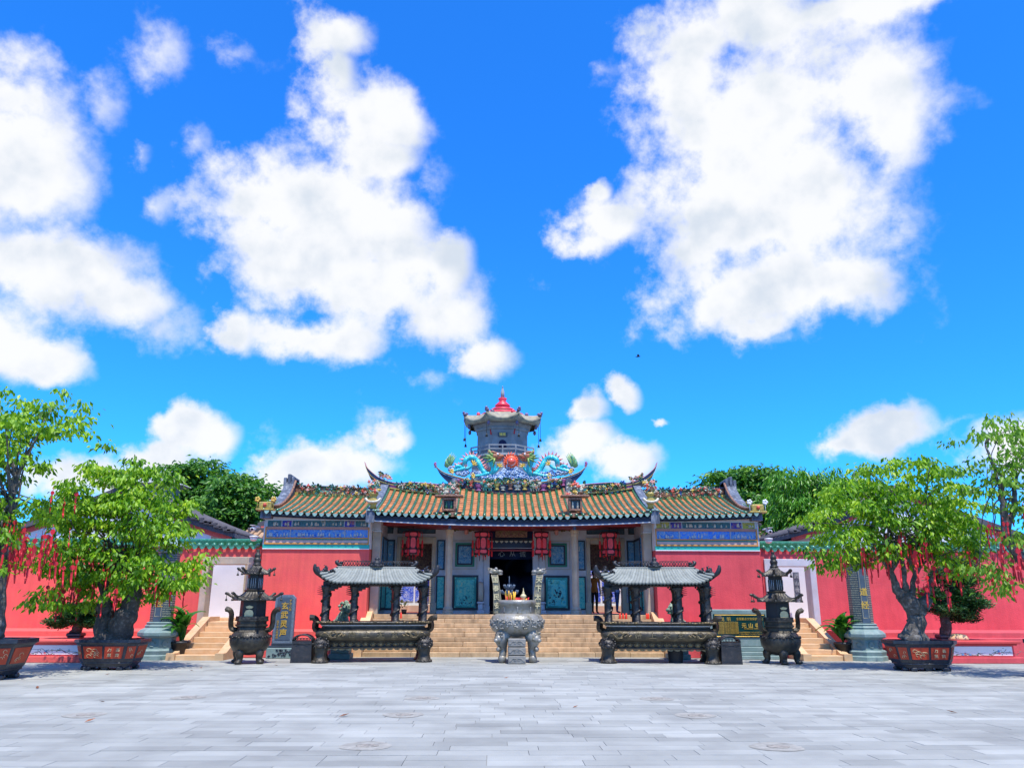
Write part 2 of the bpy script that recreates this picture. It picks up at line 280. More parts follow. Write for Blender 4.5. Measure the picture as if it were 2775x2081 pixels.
M('ridge_yellow', (0.52,0.36,0.06), 0.45, 0.3, 9, 0.4, 30, col2=(0.30,0.25,0.08))
M('ridge_purple', (0.42,0.11,0.26), 0.5, 0.3, 14, 0.5, 40, col2=(0.20,0.05,0.14))
M('ridge_brown', (0.16,0.06,0.045), 0.6, 0.35, 8, 0.4, 30, col2=(0.30,0.17,0.09))
M('flower_red', (0.62,0.09,0.05), 0.4, 0.3, 14, 0.3); M('flower_pink', (0.70,0.30,0.24), 0.4, 0.3, 14, 0.3)
M('flower_yellow', (0.66,0.42,0.07), 0.4, 0.3, 14, 0.3); M('flower_cream', (0.52,0.48,0.36), 0.45, 0.3, 14, 0.3)
M('flower_green', (0.04,0.17,0.075), 0.35, 0.4, 14, 0.3); M('flower_jade', (0.10,0.34,0.26), 0.35, 0.35, 14, 0.3)
M('flower_brown', (0.22,0.10,0.05), 0.5, 0.35, 14, 0.3); M('flower_blue', (0.05,0.13,0.36), 0.4, 0.3, 14, 0.3)
M('planter_glaze', (0.014,0.018,0.030), 0.35, 0.3, 5, 0.3, 25, col2=(0.032,0.042,0.052), mixlo=0.5, mixhi=0.7, coat=0.1)
M('planter_red', (0.40,0.038,0.010), 0.5, 0.2, 5, 0.3, 30)
M('bark', (0.085,0.074,0.062), 0.85, 0.45, 5.0, 1.0, 22, col2=(0.22,0.205,0.185), mixlo=0.52, mixhi=0.70)
M('bark_dark', (0.055,0.046,0.038), 0.9, 0.4, 6.0, 1.0, 24, col2=(0.12,0.105,0.09), mixlo=0.5, mixhi=0.7)
M('soil', (0.06,0.045,0.03), 0.95, 0.3, 10, 0.8, 40)
LEAF('leaf_fresh', [(0.022,0.080,0.006),(0.10,0.25,0.010),(0.26,0.46,0.018),(0.50,0.62,0.035)], 0.38)
LEAF('leaf_thin', [(0.06,0.14,0.015),(0.12,0.26,0.02),(0.22,0.40,0.035),(0.40,0.50,0.06)], 0.4)
LEAF('leaf_mango', [(0.025,0.10,0.010),(0.06,0.20,0.012),(0.13,0.34,0.02),(0.22,0.45,0.03)], 0.3, 0.35)
LEAF('leaf_far', [(0.016,0.065,0.012),(0.045,0.155,0.020),(0.10,0.25,0.028),(0.20,0.38,0.04)], 0.3)
LEAF('leaf_pine', [(0.008,0.035,0.014),(0.018,0.075,0.024),(0.04,0.13,0.035),(0.08,0.21,0.05)], 0.15)
LEAF('leaf_pot', [(0.012,0.06,0.010),(0.03,0.12,0.015),(0.06,0.20,0.025),(0.12,0.28,0.06)], 0.25, 0.3)
M('fallen_leaf', (0.32,0.10,0.03), 0.7, 0.3, 20, 0.2, col2=(0.13,0.05,0.02), objrand=0.3)
M('panel_white', (0.76,0.78,0.80), 0.6, 0.04, 3, 0.1)
M('paint_branch', (0.20,0.14,0.13), 0.7, 0.2, 10, 0.0); M('paint_pink', (0.72,0.22,0.24), 0.7, 0.25, 10, 0.0); M('paint_green', (0.06,0.22,0.12), 0.7, 0.25, 10, 0.0); M('paint_blue', (0.10,0.32,0.62), 0.7, 0.2, 10, 0.0)
M('board_green', (0.006,0.040,0.036), 0.25, 0.2, 3, 0.05)
M('skin', (0.55,0.33,0.23), 0.55, 0.06, 8, 0.05); M('hair', (0.010,0.008,0.008), 0.45, 0.2, 20, 0.2)
M('shirt_blue', (0.36,0.46,0.80), 0.8, 0.12, 6, 0.2, 25); M('jeans', (0.05,0.11,0.27), 0.85, 0.2, 8, 0.2); M('shirt_orange', (0.45,0.14,0.02), 0.8, 0.15, 6, 0.2); M('trousers_black', (0.008,0.008,0.010), 0.8, 0.2, 6, 0.2); M('bag_red', (0.62,0.02,0.02), 0.6, 0.15, 6, 0.2)
M('camera_white', (0.7,0.7,0.7), 0.4, 0.05, 5, 0.0); M('camera_glass', (0.01,0.01,0.012), 0.15, 0.1, 5, 0.0)
M('tag_red', (0.60,0.012,0.022), 0.6, 0.15, 9, 0.05, objrand=0.25); M('bird_black', (0.012,0.012,0.014), 0.7, 0.2, 9, 0.0)
M('lion_stone', (0.17,0.26,0.17), 0.7, 0.3, 10, 0.8, 25, col2=(0.34,0.40,0.30), mixlo=0.48, mixhi=0.62)
M('salmon_floor', (0.72,0.20,0.12), 0.7, 0.08, 3, 0.05)
M('bin_metal', (0.028,0.027,0.028), 0.5, 0.3, 4.0, 0.3, 30, metal=0.2, col2=(0.055,0.045,0.04), mixlo=0.5, mixhi=0.7)
# ------------------------------------------------------------------ mesh helpers
class MB:
    """collects shapes; build() links them as ONE mesh object"""
    def __init__(s): s.v = []; s.f = []; s.m = []; s.sm = []
    def add(s, vs, fs, mi=0, smooth=False):
        o = len(s.v); s.v.extend([tuple(map(float, p)) for p in vs])
        for f in fs: s.f.append(tuple(i+o for i in f)); s.m.append(mi); s.sm.append(smooth)
        return s
    def box(s, x0, x1, y0, y1, z0, z1, mi=0, bv=0.0):
        if x0 > x1: x0, x1 = x1, x0
        if y0 > y1: y0, y1 = y1, y0
        if z0 > z1: z0, z1 = z1, z0
        if not bv:
            vs = [(x0,y0,z0),(x1,y0,z0),(x1,y1,z0),(x0,y1,z0),(x0,y0,z1),(x1,y0,z1),(x1,y1,z1),(x0,y1,z1)]
            return s.add(vs, [(0,3,2,1),(4,5,6,7),(0,1,5,4),(1,2,6,5),(2,3,7,6),(3,0,4,7)], mi)
        b = min(bv, (x1-x0)*.4, (y1-y0)*.4, (z1-z0)*.4)
        lo = (x0,y0,z0); hi = (x1,y1,z1); vs = []; idx = {}
        for cx in (0,1):
            for cy in (0,1):
                for cz in (0,1):
                    c = (cx,cy,cz)
                    for ax in range(3):
                        p = [ (hi[k] if c[k] else lo[k]) + (0 if k == ax else (-b if c[k] else b)) for k in range(3)]
                        idx[c+(ax,)] = len(vs); vs.append(p)
        fs = []
        for ax in range(3):
            a, d = (ax+1) % 3, (ax+2) % 3
            for sd in (0,1):
                q = []
                for (u, w) in ((0,0),(1,0),(1,1),(0,1)):
                    c = [0,0,0]; c[ax] = sd; c[a] = u; c[d] = w; q.append(idx[tuple(c)+(ax,)])
                fs.append(tuple(q) if sd else tuple(reversed(q)))
            for u in (0,1):
                for w in (0,1):
                    c0 = [0,0,0]; c1 = [0,0,0]; c0[a] = c1[a] = u; c0[d] = c1[d] = w; c0[ax] = 0; c1[ax] = 1
                    q = (idx[tuple(c0)+(a,)], idx[tuple(c1)+(a,)], idx[tuple(c1)+(d,)], idx[tuple(c0)+(d,)])
                    fs.append(q if (u == w) else tuple(reversed(q)))
        for c in [(i,j,k) for i in (0,1) for j in (0,1) for k in (0,1)]:
            q = (idx[c+(0,)], idx[c+(1,)], idx[c+(2,)]); fs.append(q if sum(c) % 2 else tuple(reversed(q)))
        return s.add(vs, fs, mi)
    def lathe(s, prof, n=16, c=(0,0,0), sx=1.0, sy=1.0, ph=0.0, mi=0, smooth=True, cap=True, lobes=0, lobe=0.0):
        vs = []; fs = []
        for (r, z) in prof:
            for i in range(n):
                a = ph+2*math.pi*i/n; rr = r*(1+lobe*math.cos(lobes*a)) if lobes else r
                vs.append((c[0]+rr*sx*math.cos(a), c[1]+rr*sy*math.sin(a), c[2]+z))
        for j in range(len(prof)-1):
            for i in range(n):
                k = (i+1) % n; fs.append((j*n+i, j*n+k, (j+1)*n+k, (j+1)*n+i))
        s.add(vs, fs, mi, smooth)
        if cap:
            o = len(s.v)-len(vs); m = len(prof)-1
            s.f.append(tuple(o+i for i in reversed(range(n)))); s.m.append(mi); s.sm.append(False)
            s.f.append(tuple(o+m*n+i for i in range(n))); s.m.append(mi); s.sm.append(False)
        return s
    def tube(s, pts, rad, n=8, mi=0, smooth=True, flat=1.0):
        pts = [Vector(p) for p in pts]
        if isinstance(rad, (int, float)): rad = [rad]*len(pts)
        vs = []; fs = []; prev = None
        for i, p in enumerate(pts):
            t = (pts[min(i+1, len(pts)-1)]-pts[max(i-1, 0)])
            if t.length < 1e-9: t = Vector((0,0,1))
            t.normalize()
            if prev is None:
                u = t.cross(Vector((0,1,0)));
                if u.length < 0.05: u = t.cross(Vector((1,0,0)))
            else: u = prev-t*prev.dot(t)
            u.normalize(); w = t.cross(u); prev = u
            for k in range(n):
                a = 2*math.pi*k/n; vs.append(p+u*(rad[i]*math.cos(a))+w*(rad[i]*flat*math.sin(a)))
        for j in range(len(pts)-1):
            for k in range(n):
                q = (k+1) % n; fs.append((j*n+k, j*n+q, (j+1)*n+q, (j+1)*n+k))
        m = len(pts)-1
        fs.append(tuple(reversed(range(n)))); fs.append(tuple(m*n+k for k in range(n)))
        return s.add(vs, fs, mi, smooth)
    def ball(s, c, r, n=8, mi=0, smooth=True):
        if isinstance(r, (int, float)): r = (r, r, r)
        k = max(3, n//2); vs = [(c[0], c[1], c[2]-r[2])]; fs = []
        for j in range(1, k):
            a = -math.pi/2+math.pi*j/k
            for i in range(n):
                b = 2*math.pi*i/n; vs.append((c[0]+r[0]*math.cos(a)*math.cos(b), c[1]+r[1]*math.cos(a)*math.sin(b), c[2]+r[2]*math.sin(a)))
        vs.append((c[0], c[1], c[2]+r[2])); t = len(vs)-1
        for i in range(n):
            q = (i+1) % n; fs.append((0, 1+q, 1+i)); fs.append((t, 1+(k-2)*n+i, 1+(k-2)*n+q))
            for j in range(k-2): fs.append((1+j*n+i, 1+j*n+q, 1+(j+1)*n+q, 1+(j+1)*n+i))
        return s.add(vs, fs, mi, smooth)
    def prism(s, poly, fn, d0, d1, mi=0, smooth=False):
        """2-D outline poly (counter-clockwise) swept between d0 and d1; fn(u, v, d) gives the point"""
        n = len(poly); vs = [fn(u, v, d0) for u, v in poly]+[fn(u, v, d1) for u, v in poly]
        fs = [tuple(range(n)), tuple(reversed(range(n, 2*n)))]+[(i, i+n, (i+1) % n+n, (i+1) % n) for i in range(n)]
        return s.add(vs, fs, mi, smooth)
    def strip(s, top, bot, y0, y1, mi=0):
        """solid between an upper and a lower line of (x, z) points, from depth y0 (front) to y1"""
        n = len(top); vs = []
        for (tx, tz), (bx, bz) in zip(top, bot): vs += [(tx,y0,tz),(bx,y0,bz),(tx,y1,tz),(bx,y1,bz)]
        fs = []
        for i in range(n-1):
            a, b = i*4, i*4+4
            fs += [(a+1,b+1,b,a),(a+2,b+2,b+3,a+3),(a,b,b+2,a+2),(a+3,b+3,b+1,a+1)]
        fs += [(0,2,3,1), (4*n-4, 4*n-3, 4*n-1, 4*n-2)]
        return s.add(vs, fs, mi)
    def mesh(s, name, mats, org=(0,0,0)):
        me = bpy.data.meshes.new(name)
        o = org; me.from_pydata([(x-o[0], y-o[1], z-o[2]) for x, y, z in s.v], [], s.f)
        if not isinstance(mats, (list, tuple)): mats = [mats]
        for m in mats: me.materials.append(MATS[m] if isinstance(m, str) else m)
        me.polygons.foreach_set('material_index', s.m); me.polygons.foreach_set('use_smooth', s.sm); me.update(); return me
    def build(s, name, mats, parent=None, label=None, cat=None, group=None, kind=None):
        org = ORG.get(parent.as_pointer(), (0,0,0)) if parent else (0,0,0)
        o = bpy.data.objects.new(name, s.mesh(name, mats, org)); COL.objects.link(o)
        if parent: o.parent = parent; ORG[o.as_pointer()] = org
        return tag(o, label, cat, group, kind)
ORG = {}
def tag(o, label=None, cat=None, group=None, kind=None):
    if label: o['label'] = label
    if cat: o['category'] = cat
    if group: o['group'] = group
    if kind: o['kind'] = kind
    return o
def thing(name, label, cat, loc=(0,0,0), group=None):
    o = bpy.data.objects.new(name, None); COL.objects.link(o); o.location = [float(q) for q in loc]; o.empty_display_size = 0.1
    ORG[o.as_pointer()] = tuple(float(q) for q in loc); return tag(o, label, cat, group)
def inst(me, name, parent, loc, rot=(0,0,0), scale=(1,1,1)):
    """a piece that shares mesh data, placed at a world point under its parent"""
    o = bpy.data.objects.new(name, me); COL.objects.link(o); org = ORG.get(parent.as_pointer(), (0,0,0)) if parent else (0,0,0)
    if parent: o.parent = parent
    o.location = [float(loc[i])-org[i] for i in range(3)]; o.rotation_euler = rot; o.scale = scale; return o
def copy_tree(o, parent=None):
    c = o.copy(); COL.objects.link(c)
    if parent: c.parent = parent
    for ch in list(o.children): copy_tree(ch, c)
    return c
_TXT = {}
def text_mesh(txt, size, depth, mat, bold=0.0):
    key = (txt, size, depth, mat, bold)
    if key in _TXT: return _TXT[key]
    cu = bpy.data.curves.new('lettering', 'FONT'); cu.body = txt; cu.size = size; cu.extrude = depth; cu.align_x = 'CENTER'; cu.align_y = 'CENTER'; cu.resolution_u = 2
    cu.offset = bold
    ob = bpy.data.objects.new('lettering', cu); COL.objects.link(ob)
    dg = bpy.context.evaluated_depsgraph_get(); me = bpy.data.meshes.new_from_object(ob.evaluated_get(dg)); me.name = 'lettering'
    bpy.data.objects.remove(ob); bpy.data.curves.remove(cu); me.materials.clear(); me.materials.append(MATS[mat]); _TXT[key] = me; return me
def text(txt, loc, size, parent, mat='gold', depth=0.01, rot=(math.pi/2, 0, 0), bold=0.0, name='lettering', sx=1.0):
    return inst(text_mesh(txt, size, depth, mat, bold), name, parent, loc, rot, (sx, 1, 1))
def lerp(a, b, t): return a+(b-a)*t
def smooth_path(pts, k=4):
    """Catmull-Rom through the points"""
    pts = [np.array(p, float) for p in pts]; out = []
    for i in range(len(pts)-1):
        p0, p1, p2, p3 = pts[max(i-1,0)], pts[i], pts[i+1], pts[min(i+2,len(pts)-1)]
        for j in range(k):
            t = j/k; out.append(0.5*((2*p1)+(-p0+p2)*t+(2*p0-5*p1+4*p2-p3)*t*t+(-p0+3*p1-3*p2+p3)*t**3))
    out.append(pts[-1]); return out

# ------------------------------------------------------------------ ground: a paved square
base = MB(); base.add([(-600,-300,-0.012),(600,-300,-0.012),(600,900,-0.012),(-600,900,-0.012)], [(0,1,2,3)])
plaza = base.build('plaza', 'paving_joint', kind='structure')
slabs = []
prng = random.Random(3)
row = 0; y = 6.3
while y < 30.0:
    half = 5.6+0.62*(y-6.0); x = -half-prng.uniform(0, 1.2)
    while x < half:
        w = prng.choice((0.6, 0.75, 0.9, 0.9, 1.05, 1.2)); slabs.append((x, y, w)); x += w
    y += 0.30; row += 1
def slab(m, x, y, w, zo):
    g = 0.003; m.box(x+g, x+w-g, y+g, y+0.30-g, -0.05, zo)
vis = [q for q in slabs if abs(q[0]+q[2]/2+0.55) < 0.70*q[1]+0.5][:300]
near = set(vis)
for (x, y, w) in vis:
    m = MB(); slab(m, x, y, w, prng.uniform(-0.0015, 0.0015)); m.build('paving_slab', 'granite_paving', plaza)
m = MB()
for q in slabs:
    if q not in near: slab(m, *q, prng.uniform(-0.001, 0.001))
m.build('paving_slab_field', 'granite_paving', plaza, kind='stuff')
# round covers let into the paving, each with a pale stained rim
for i, (cx, cy) in enumerate(((-1.35,7.05),(2.75,7.05),(-7.0,10.2),(-2.2,10.2),(2.75,10.1),(-6.9,12.9),(-2.05,12.9),(2.45,12.8),(-6.2,15.2),(-1.95,15.1),(2.3,15.0))):
    t = thing('ground_cover', ['round stained ground cover cut by the bottom edge left of centre','round stained ground cover cut by the bottom edge right of centre','round ground cover at the far left edge of the paving','round dark-centred ground cover left of centre beside a fallen leaf','round pale-rimmed ground cover right of centre, second row from the front','round ground cover far left, third row from the front','round dark-centred ground cover left of centre, third row from the front','round pale ground cover right of centre, third row from the front','round ground cover far left, farthest row from the camera','round ground cover left of centre, farthest row from the camera','round pale ground cover right of centre, farthest row from the camera'][i], 'ground cover', (cx, cy, 0), 'round covers set in rows in the paving')
    pr = random.Random(50+i); ra = 0.31
    m = MB(); vs = []; n = 28
    for k in range(n):
        a = 2*math.pi*k/n; r = ra*(1+0.06*math.sin(3*a+i)+0.04*pr.uniform(-1,1)); vs.append((cx+r*math.cos(a), cy+r*math.sin(a), 0.004))
    m.add(vs, [tuple(range(n))]); m.build('rim', 'stain_rim', t)
    m = MB(); m.lathe([(0.12,0.004),(0.12,0.007),(0.10,0.008)], 20, (cx+0.02, cy, 0), sx=1.15); m.build('lid', 'stain_core', t)
# fallen leaves
leaf_me = MB().add([(0,0,0.004),(0.05,0.02,0.022),(0.11,0,0.03),(0.05,-0.025,0.018),(0.06,0,0.012)], [(0,3,4),(0,4,1),(1,4,2),(3,2,4)]).mesh('fallen_leaf', 'fallen_leaf')
for i, (px, py, lb) in enumerate(((100,1866,'curled orange leaf on the paving at far left'),(228,1957,'brown curled leaf on the paving, left foreground'),(285,1901,'small dry leaf lying in line with the left planter'),(918,1942,'dark brown leaf beside a round ground cover'),(525,1817,'yellow leaf on the paving right of the left planter'),(547,1810,'dark leaf near the left stair'),(284,1828,'tan leaf just in front of the left planter'),(754,1803,'small dark leaf before the inscribed stele'),(1366,1837,'tiny red leaf left of the central axis'),(2596,1932,'red leaf on the paving at right'),(2210,1816,'tiny orange leaf in front of the right stair'),(1552,1917,'tiny dark leaf right of centre'))):
    g = G(px, py); o = bpy.data.objects.new('fallen_leaf', leaf_me); COL.objects.link(o); o.location = (g[0], g[1], 0.0); o.rotation_euler = (0, 0, rnd.uniform(0, 6.28)); s = 1.5 if i in (0,1,3,9) else 1.05; o.scale = (s, s, s)
    tag(o, lb, 'leaf', 'dry leaves fallen on the paving')
# ------------------------------------------------------------------ temple: levels and planes
ZL = 1.28                              # landing
YST, YLE = 26.30, 28.40                # foot of the stair, landing edge
YW, YS = 27.95, 28.45                  # wing wall, courtyard wall
YC, YB = 28.95, 30.60                  # portico columns, hall front wall
YE, YR = 27.35, 30.80                  # eave, ridge
temple = thing('temple_hall', 'central temple hall with green and orange tiled roof and twin turquoise dragons on its ridge', 'temple', (0, YB, 0))
# main flight: nine steps of granite blocks
stair = thing('temple_stair', 'broad warm granite staircase leading up to the temple door', 'staircase', (0, YST, 0))
nst = 9; rise = ZL/nst; tread = (YLE-YST)/(nst-1)
pr = random.Random(11)
m = MB(); m.box(-4.86, 4.86, YST+0.34, YLE+0.1, 0, 0.13)
for k in range(1, nst): m.box(-4.86, 4.86, YST+0.05+k*tread, YLE+0.1, rise*k-0.015, rise*(k+1)-0.06)
m.build('stair_core', 'warm_granite', stair)
for k in range(nst):
    x = -4.86; y0 = YST+k*tread
    while x < 4.85:
        w = min(pr.uniform(1.1, 2.1), 4.86-x)
        if 4.86-x-w < 0.5: w = 4.86-x
        m = MB(); dz = pr.uniform(-0.004, 0.004); dy = pr.uniform(-0.008, 0.008)
        m.box(x+0.004, x+w-0.004, y0+dy, y0+tread+0.03, rise*k+0.006 if k else -0.01, rise*(k+1)+dz, bv=0.012)
        m.build('step_stone', 'warm_granite', stair); x += w
for s in (-1, 1):
    m = MB(); a, b = s*4.88, s*5.22
    m.prism([(YST-0.06, 0), (YST+0.30, 0), (YLE+0.05, 0), (YLE+0.05, ZL+0.10), (YLE-0.1, ZL+0.10), (YST+0.1, 0.28), (YST-0.06, 0.28)], lambda u, v, d: (d, u, v), min(a, b), max(a, b)); m.build('cheek_wall', 'stair_granite', stair)
# landing and floor
m = MB(); m.box(-5.0, 5.0, YLE+0.101, YB+0.6, 0.0, ZL-0.004, bv=0.01); m.build('landing', 'warm_granite', temple)

def frame_panel(parent, x0, x1, z0, z1, y, fmat, imat, fw=0.06, name='carved_panel', depth=0.05, lip=None):
    """framed carved panel standing proud of the wall at depth y"""
    if x0 > x1: x0, x1 = x1, x0
    p = MB(); p.box(x0+fw, x1-fw, y-0.02, y+0.03, z0+fw, z1-fw); po = p.build(name, imat, parent)
    f = MB(); f.box(x0, x0+fw, y-depth, y+0.03, z0, z1); f.box(x1-fw, x1, y-depth, y+0.03, z0, z1)
    f.box(x0+fw, x1-fw, y-depth, y+0.03, z0, z0+fw); f.box(x0+fw, x1-fw, y-depth, y+0.03, z1-fw, z1); f.build('frame', fmat, po)
    if lip:
        g = fw*1.5; q = MB(); r_ = 0.035
        q.tube([(x0+g+.06, y-.03, z0+g), (x1-g-.06, y-.03, z0+g), (x1-g, y-.03, z0+g+.06), (x1-g, y-.03, z1-g-.06), (x1-g-.06, y-.03, z1-g), (x0+g+.06, y-.03, z1-g), (x0+g, y-.03, z1-g-.06), (x0+g, y-.03, z0+g+.06), (x0+g+.06, y-.03, z0+g)], r_, 6); q.build('moulding', lip, po)
    return po
zb = lambda py: PZ(1250, py, YB)
xl = lambda px, py: abs(PX(px, py, YB))         # distances measured on the left half, used on both sides
XD = 0.5*(abs(PX(1326, 1560, YB))+abs(PX(1446, 1560, YB)))   # half width of main door
ZTOP = 5.05
SD0, SD1 = xl(1170, 1560), xl(1082, 1560)       # side doors
ZD = zb(1488); ZSD = zb(1471)
XO = 4.85
for s in (-1, 1):
    m = MB(); m.box(s*XD, s*SD0, YB, YB+0.3, ZL-0.01, ZTOP); m.box(s*SD1, s*XO, YB, YB+0.3, ZL-0.01, ZTOP); m.box(s*SD0, s*SD1, YB, YB+0.3, ZSD, ZTOP); m.build('front_wall', 'grey_granite', temple)
    # door frame of the side bay
    m = MB(); m.box(s*(SD0-0.13), s*(SD0+0.02), YB-0.06, YB+0.36, ZL, ZSD+0.22, bv=0.01); m.box(s*(SD1-0.02), s*(SD1+0.13), YB-0.06, YB+0.36, ZL, ZSD+0.22, bv=0.01); m.box(s*(SD0+0.02), s*(SD1-0.02), YB-0.06, YB+0.36, ZSD-0.02, ZSD+0.22, bv=0.01)
    m.box(s*(SD0-0.20), s*(SD0+0.03), YB-0.14, YB+0.37, ZL, ZL+0.42, bv=0.02); m.box(s*(SD1-0.03), s*(SD1+0.20), YB-0.14, YB+0.37, ZL, ZL+0.42, bv=0.02)
    m.build('door_frame', 'tan_granite', temple)
    # main door jamb
    m = MB(); m.box(s*(XD-0.02), s*(XD+0.2), YB-0.07, YB+0.36, ZL, ZD+0.02, bv=0.012); m.box(s*(XD-0.04), s*(XD+0.34), YB-0.12, YB+0.1, ZL, ZL+0.3, bv=0.02); m.build('door_jamb', 'grey_granite', temple)
    # carved panels
    frame_panel(temple, s*xl(1046,1430), s*xl(1067,1430), zb(1446), zb(1417), YB-0.005, 'black_frame', 'carved_night', 0.03)
    frame_panel(temple, s*xl(1043,1500), s*xl(1070,1500), zb(1544), zb(1463), YB-0.005, 'black_frame', 'carved_blue', 0.06)
    frame_panel(temple, s*xl(1039,1610), s*xl(1066,1610), zb(1652), zb(1562), YB-0.005, 'black_frame', 'carved_teal', 0.06)
    frame_panel(temple, s*xl(1078,1430), s*xl(1181,1430), zb(1446), zb(1417), YB-0.005, 'black_frame', 'carved_night', 0.03)
    frame_panel(temple, s*xl(1184,1500), s*xl(1206,1500), zb(1544), zb(1463), YB-0.005, 'black_frame', 'carved_blue', 0.05)
    frame_panel(temple, s*xl(1181,1610), s*xl(1206,1610), zb(1651), zb(1560), YB-0.005, 'black_frame', 'carved_teal', 0.05)
    p = frame_panel(temple, s*xl(1239,1500), s*xl(1281,1500), zb(1530), zb(1476), YB-0.03, 'black_frame', 'carved_blue', 0.055)
    x0, x1 = sorted((s*xl(1234,1500), s*xl(1286,1500))); f = MB()
    f.box(x0, x0+0.06, YB-0.06, YB+0.02, zb(1535), zb(1471)); f.box(x1-0.06, x1, YB-0.06, YB+0.02, zb(1535), zb(1471)); f.box(x0+.06, x1-.06, YB-0.06, YB+0.02, zb(1535), zb(1535)+.06); f.box(x0+.06, x1-.06, YB-0.06, YB+0.02, zb(1471)-.06, zb(1471)); f.build('outer_frame', 'green_frame', p)
    m = MB(); x0, x1 = sorted((s*xl(1227,1500), s*xl(1292,1500)))
    for a, b, c, d in ((x0, x1, zb(1542), zb(1540)), (x0, x1, zb(1466), zb(1464))): m.box(a, b, YB-0.03, YB+0.02, c, d)
    m.box(x0-.02, x0, YB-0.03, YB+0.02, zb(1542), zb(1464)); m.box(x1, x1+.02, YB-0.03, YB+0.02, zb(1542), zb(1464)); m.build('panel_border', 'tan_granite', temple)
    frame_panel(temple, s*xl(1226,1605), s*xl(1296,1605), zb(1652), zb(1558), YB-0.005, 'black_frame', 'carved_sky' if s > 0 else 'carved_teal', 0.075, lip='teal_frame')
    # relief of the lower panel: a tree and figures
    pr = random.Random(30+s); q = MB(); x0, x1 = sorted((s*xl(1226,1605), s*xl(1296,1605))); z0, z1 = zb(1652), zb(1558)
    for k in range(26):
        u, v = pr.uniform(0.22, 0.78), pr.uniform(0.18, 0.42)
        q.ball((lerp(x0,x1,u), YB-0.03, lerp(z0,z1,v)), (pr.uniform(.02,.05), .02, pr.uniform(.015,.04)), 6, mi=pr.choice((0,1,2)))
    if s > 0:
        for k in range(16): q.ball((lerp(x0,x1,pr.uniform(.2,.6)), YB-0.03, lerp(z0,z1,pr.uniform(.74,.86))), (pr.uniform(.03,.06), .02, pr.uniform(.015,.03)), 6, mi=2)
        for k in range(14): q.ball((lerp(x0,x1,pr.gauss(.56,.07)), YB-0.03, lerp(z0,z1,pr.gauss(.5,.07))), (pr.uniform(.02,.05), .02, pr.uniform(.02,.05)), 6, mi=0)
    q.build('relief', ['carved_night', 'carved_teal', 'carved_sky'], temple, kind='stuff')
    # return wall of the portico with its panels
    m = MB(); m.box(s*4.80, s*5.0, YLE+0.55, YB+0.3, ZL, ZTOP); m.build('side_wall', 'grey_granite', temple)
    for (za, zc, im) in ((zb(1652), zb(1562), 'carved_teal'), (zb(1544), zb(1463), 'carved_blue')):
        m = MB(); m.box(s*4.74, s*4.80, YLE+0.75, YB-0.3, za, zc); po = m.build('side_panel', im, temple)
        m = MB(); m.box(s*4.72, s*4.74, YLE+0.70, YLE+0.79, za, zc); m.box(s*4.72, s*4.74, YB-0.34, YB-0.25, za, zc); m.box(s*4.72, s*4.74, YLE+0.79, YB-0.34, za, za+.08); m.box(s*4.72, s*4.74, YLE+0.79, YB-0.34, zc-.08, zc); m.build('frame', 'black_frame', po)
    # end pillar
    m = MB(); xa, xb_ = 4.74, 5.04
    m.box(s*xa, s*xb_, YLE+0.05, YLE+0.40, ZL, 4.12, bv=0.015); m.build('pillar', 'tan_granite', temple)
    m = MB(); m.box(s*(xa-0.02), s*(xb_+0.02), YLE+0.0, YLE+0.45, 4.12, 4.20, bv=0.02); m.box(s*(xa-0.0), s*(xb_+0.03), YLE-0.06, YLE+0.45, 4.20, 4.62, bv=0.01); m.build('pillar_capital', 'pale_trim', temple)
    # portico column: octagonal shaft, base and capital
    cxm = s*0.5*(abs(PX(1212,1550,YC))+abs(PX(1555,1550,YC)))
    m = MB(); m.lathe([(0.135,ZL+0.26),(0.128,4.02)], 8, (cxm, YC, 0), ph=R(22.5), smooth=False); co = m.build('column', 'tan_granite', temple)
    m = MB(); m.lathe([(0.21,ZL),(0.21,ZL+0.10),(0.17,ZL+0.13),(0.19,ZL+0.19),(0.14,ZL+0.26)], 8, (cxm, YC, 0), ph=R(22.5), smooth=False); m.build('column_base', 'tan_granite', co)
    m = MB(); m.lathe([(0.128,4.02),(0.15,4.10),(0.145,4.16),(0.165,4.19),(0.165,4.26)], 8, (cxm, YC, 0), ph=R(22.5), smooth=False); m.build('column_capital', 'tan_granite', co)
    m = MB(); m.lathe([(0.09,4.26),(0.05,4.34),(0.06,4.46),(0.09,4.50)], 8, (cxm, YC, 0)); m.build('blue_block', 'frieze_azure', co)
    # gilded bracket and hanging post between column and door
    xa, xb_ = sorted((s*xl(1225,1430), s*xl(1294,1430)))
    m = MB(); pr = random.Random(60+s); zc0, zc1 = zb(1440), zb(1425)
    for k in range(26): m.ball((pr.uniform(xa, xb_), YB-0.35+pr.uniform(-.05,.05), pr.uniform(zc0, zc1)), (pr.uniform(.04,.09), .05, pr.uniform(.03,.07)), 6)
    m.box(xa, xb_, YB-0.36, YB-0.001, zc1-0.02, zc1+0.08); m.build('gilt_bracket', 'gold_carving', temple)
    xc = s*xl(1265,1430); m = MB(); m.box(xc-.06, xc+.06, YB-0.48, YB-0.36, zb(1437), zb(1410)); m.build('hanging_post', 'flower_jade', temple)
    m = MB(); m.lathe([(0.04,0),(0.09,.06),(0.07,.12),(0.1,.16),(0.05,.2)], 8, (xc, YB-0.42, zb(1437)-0.2)); m.build('hanging_blossom', 'flower_pink', temple)
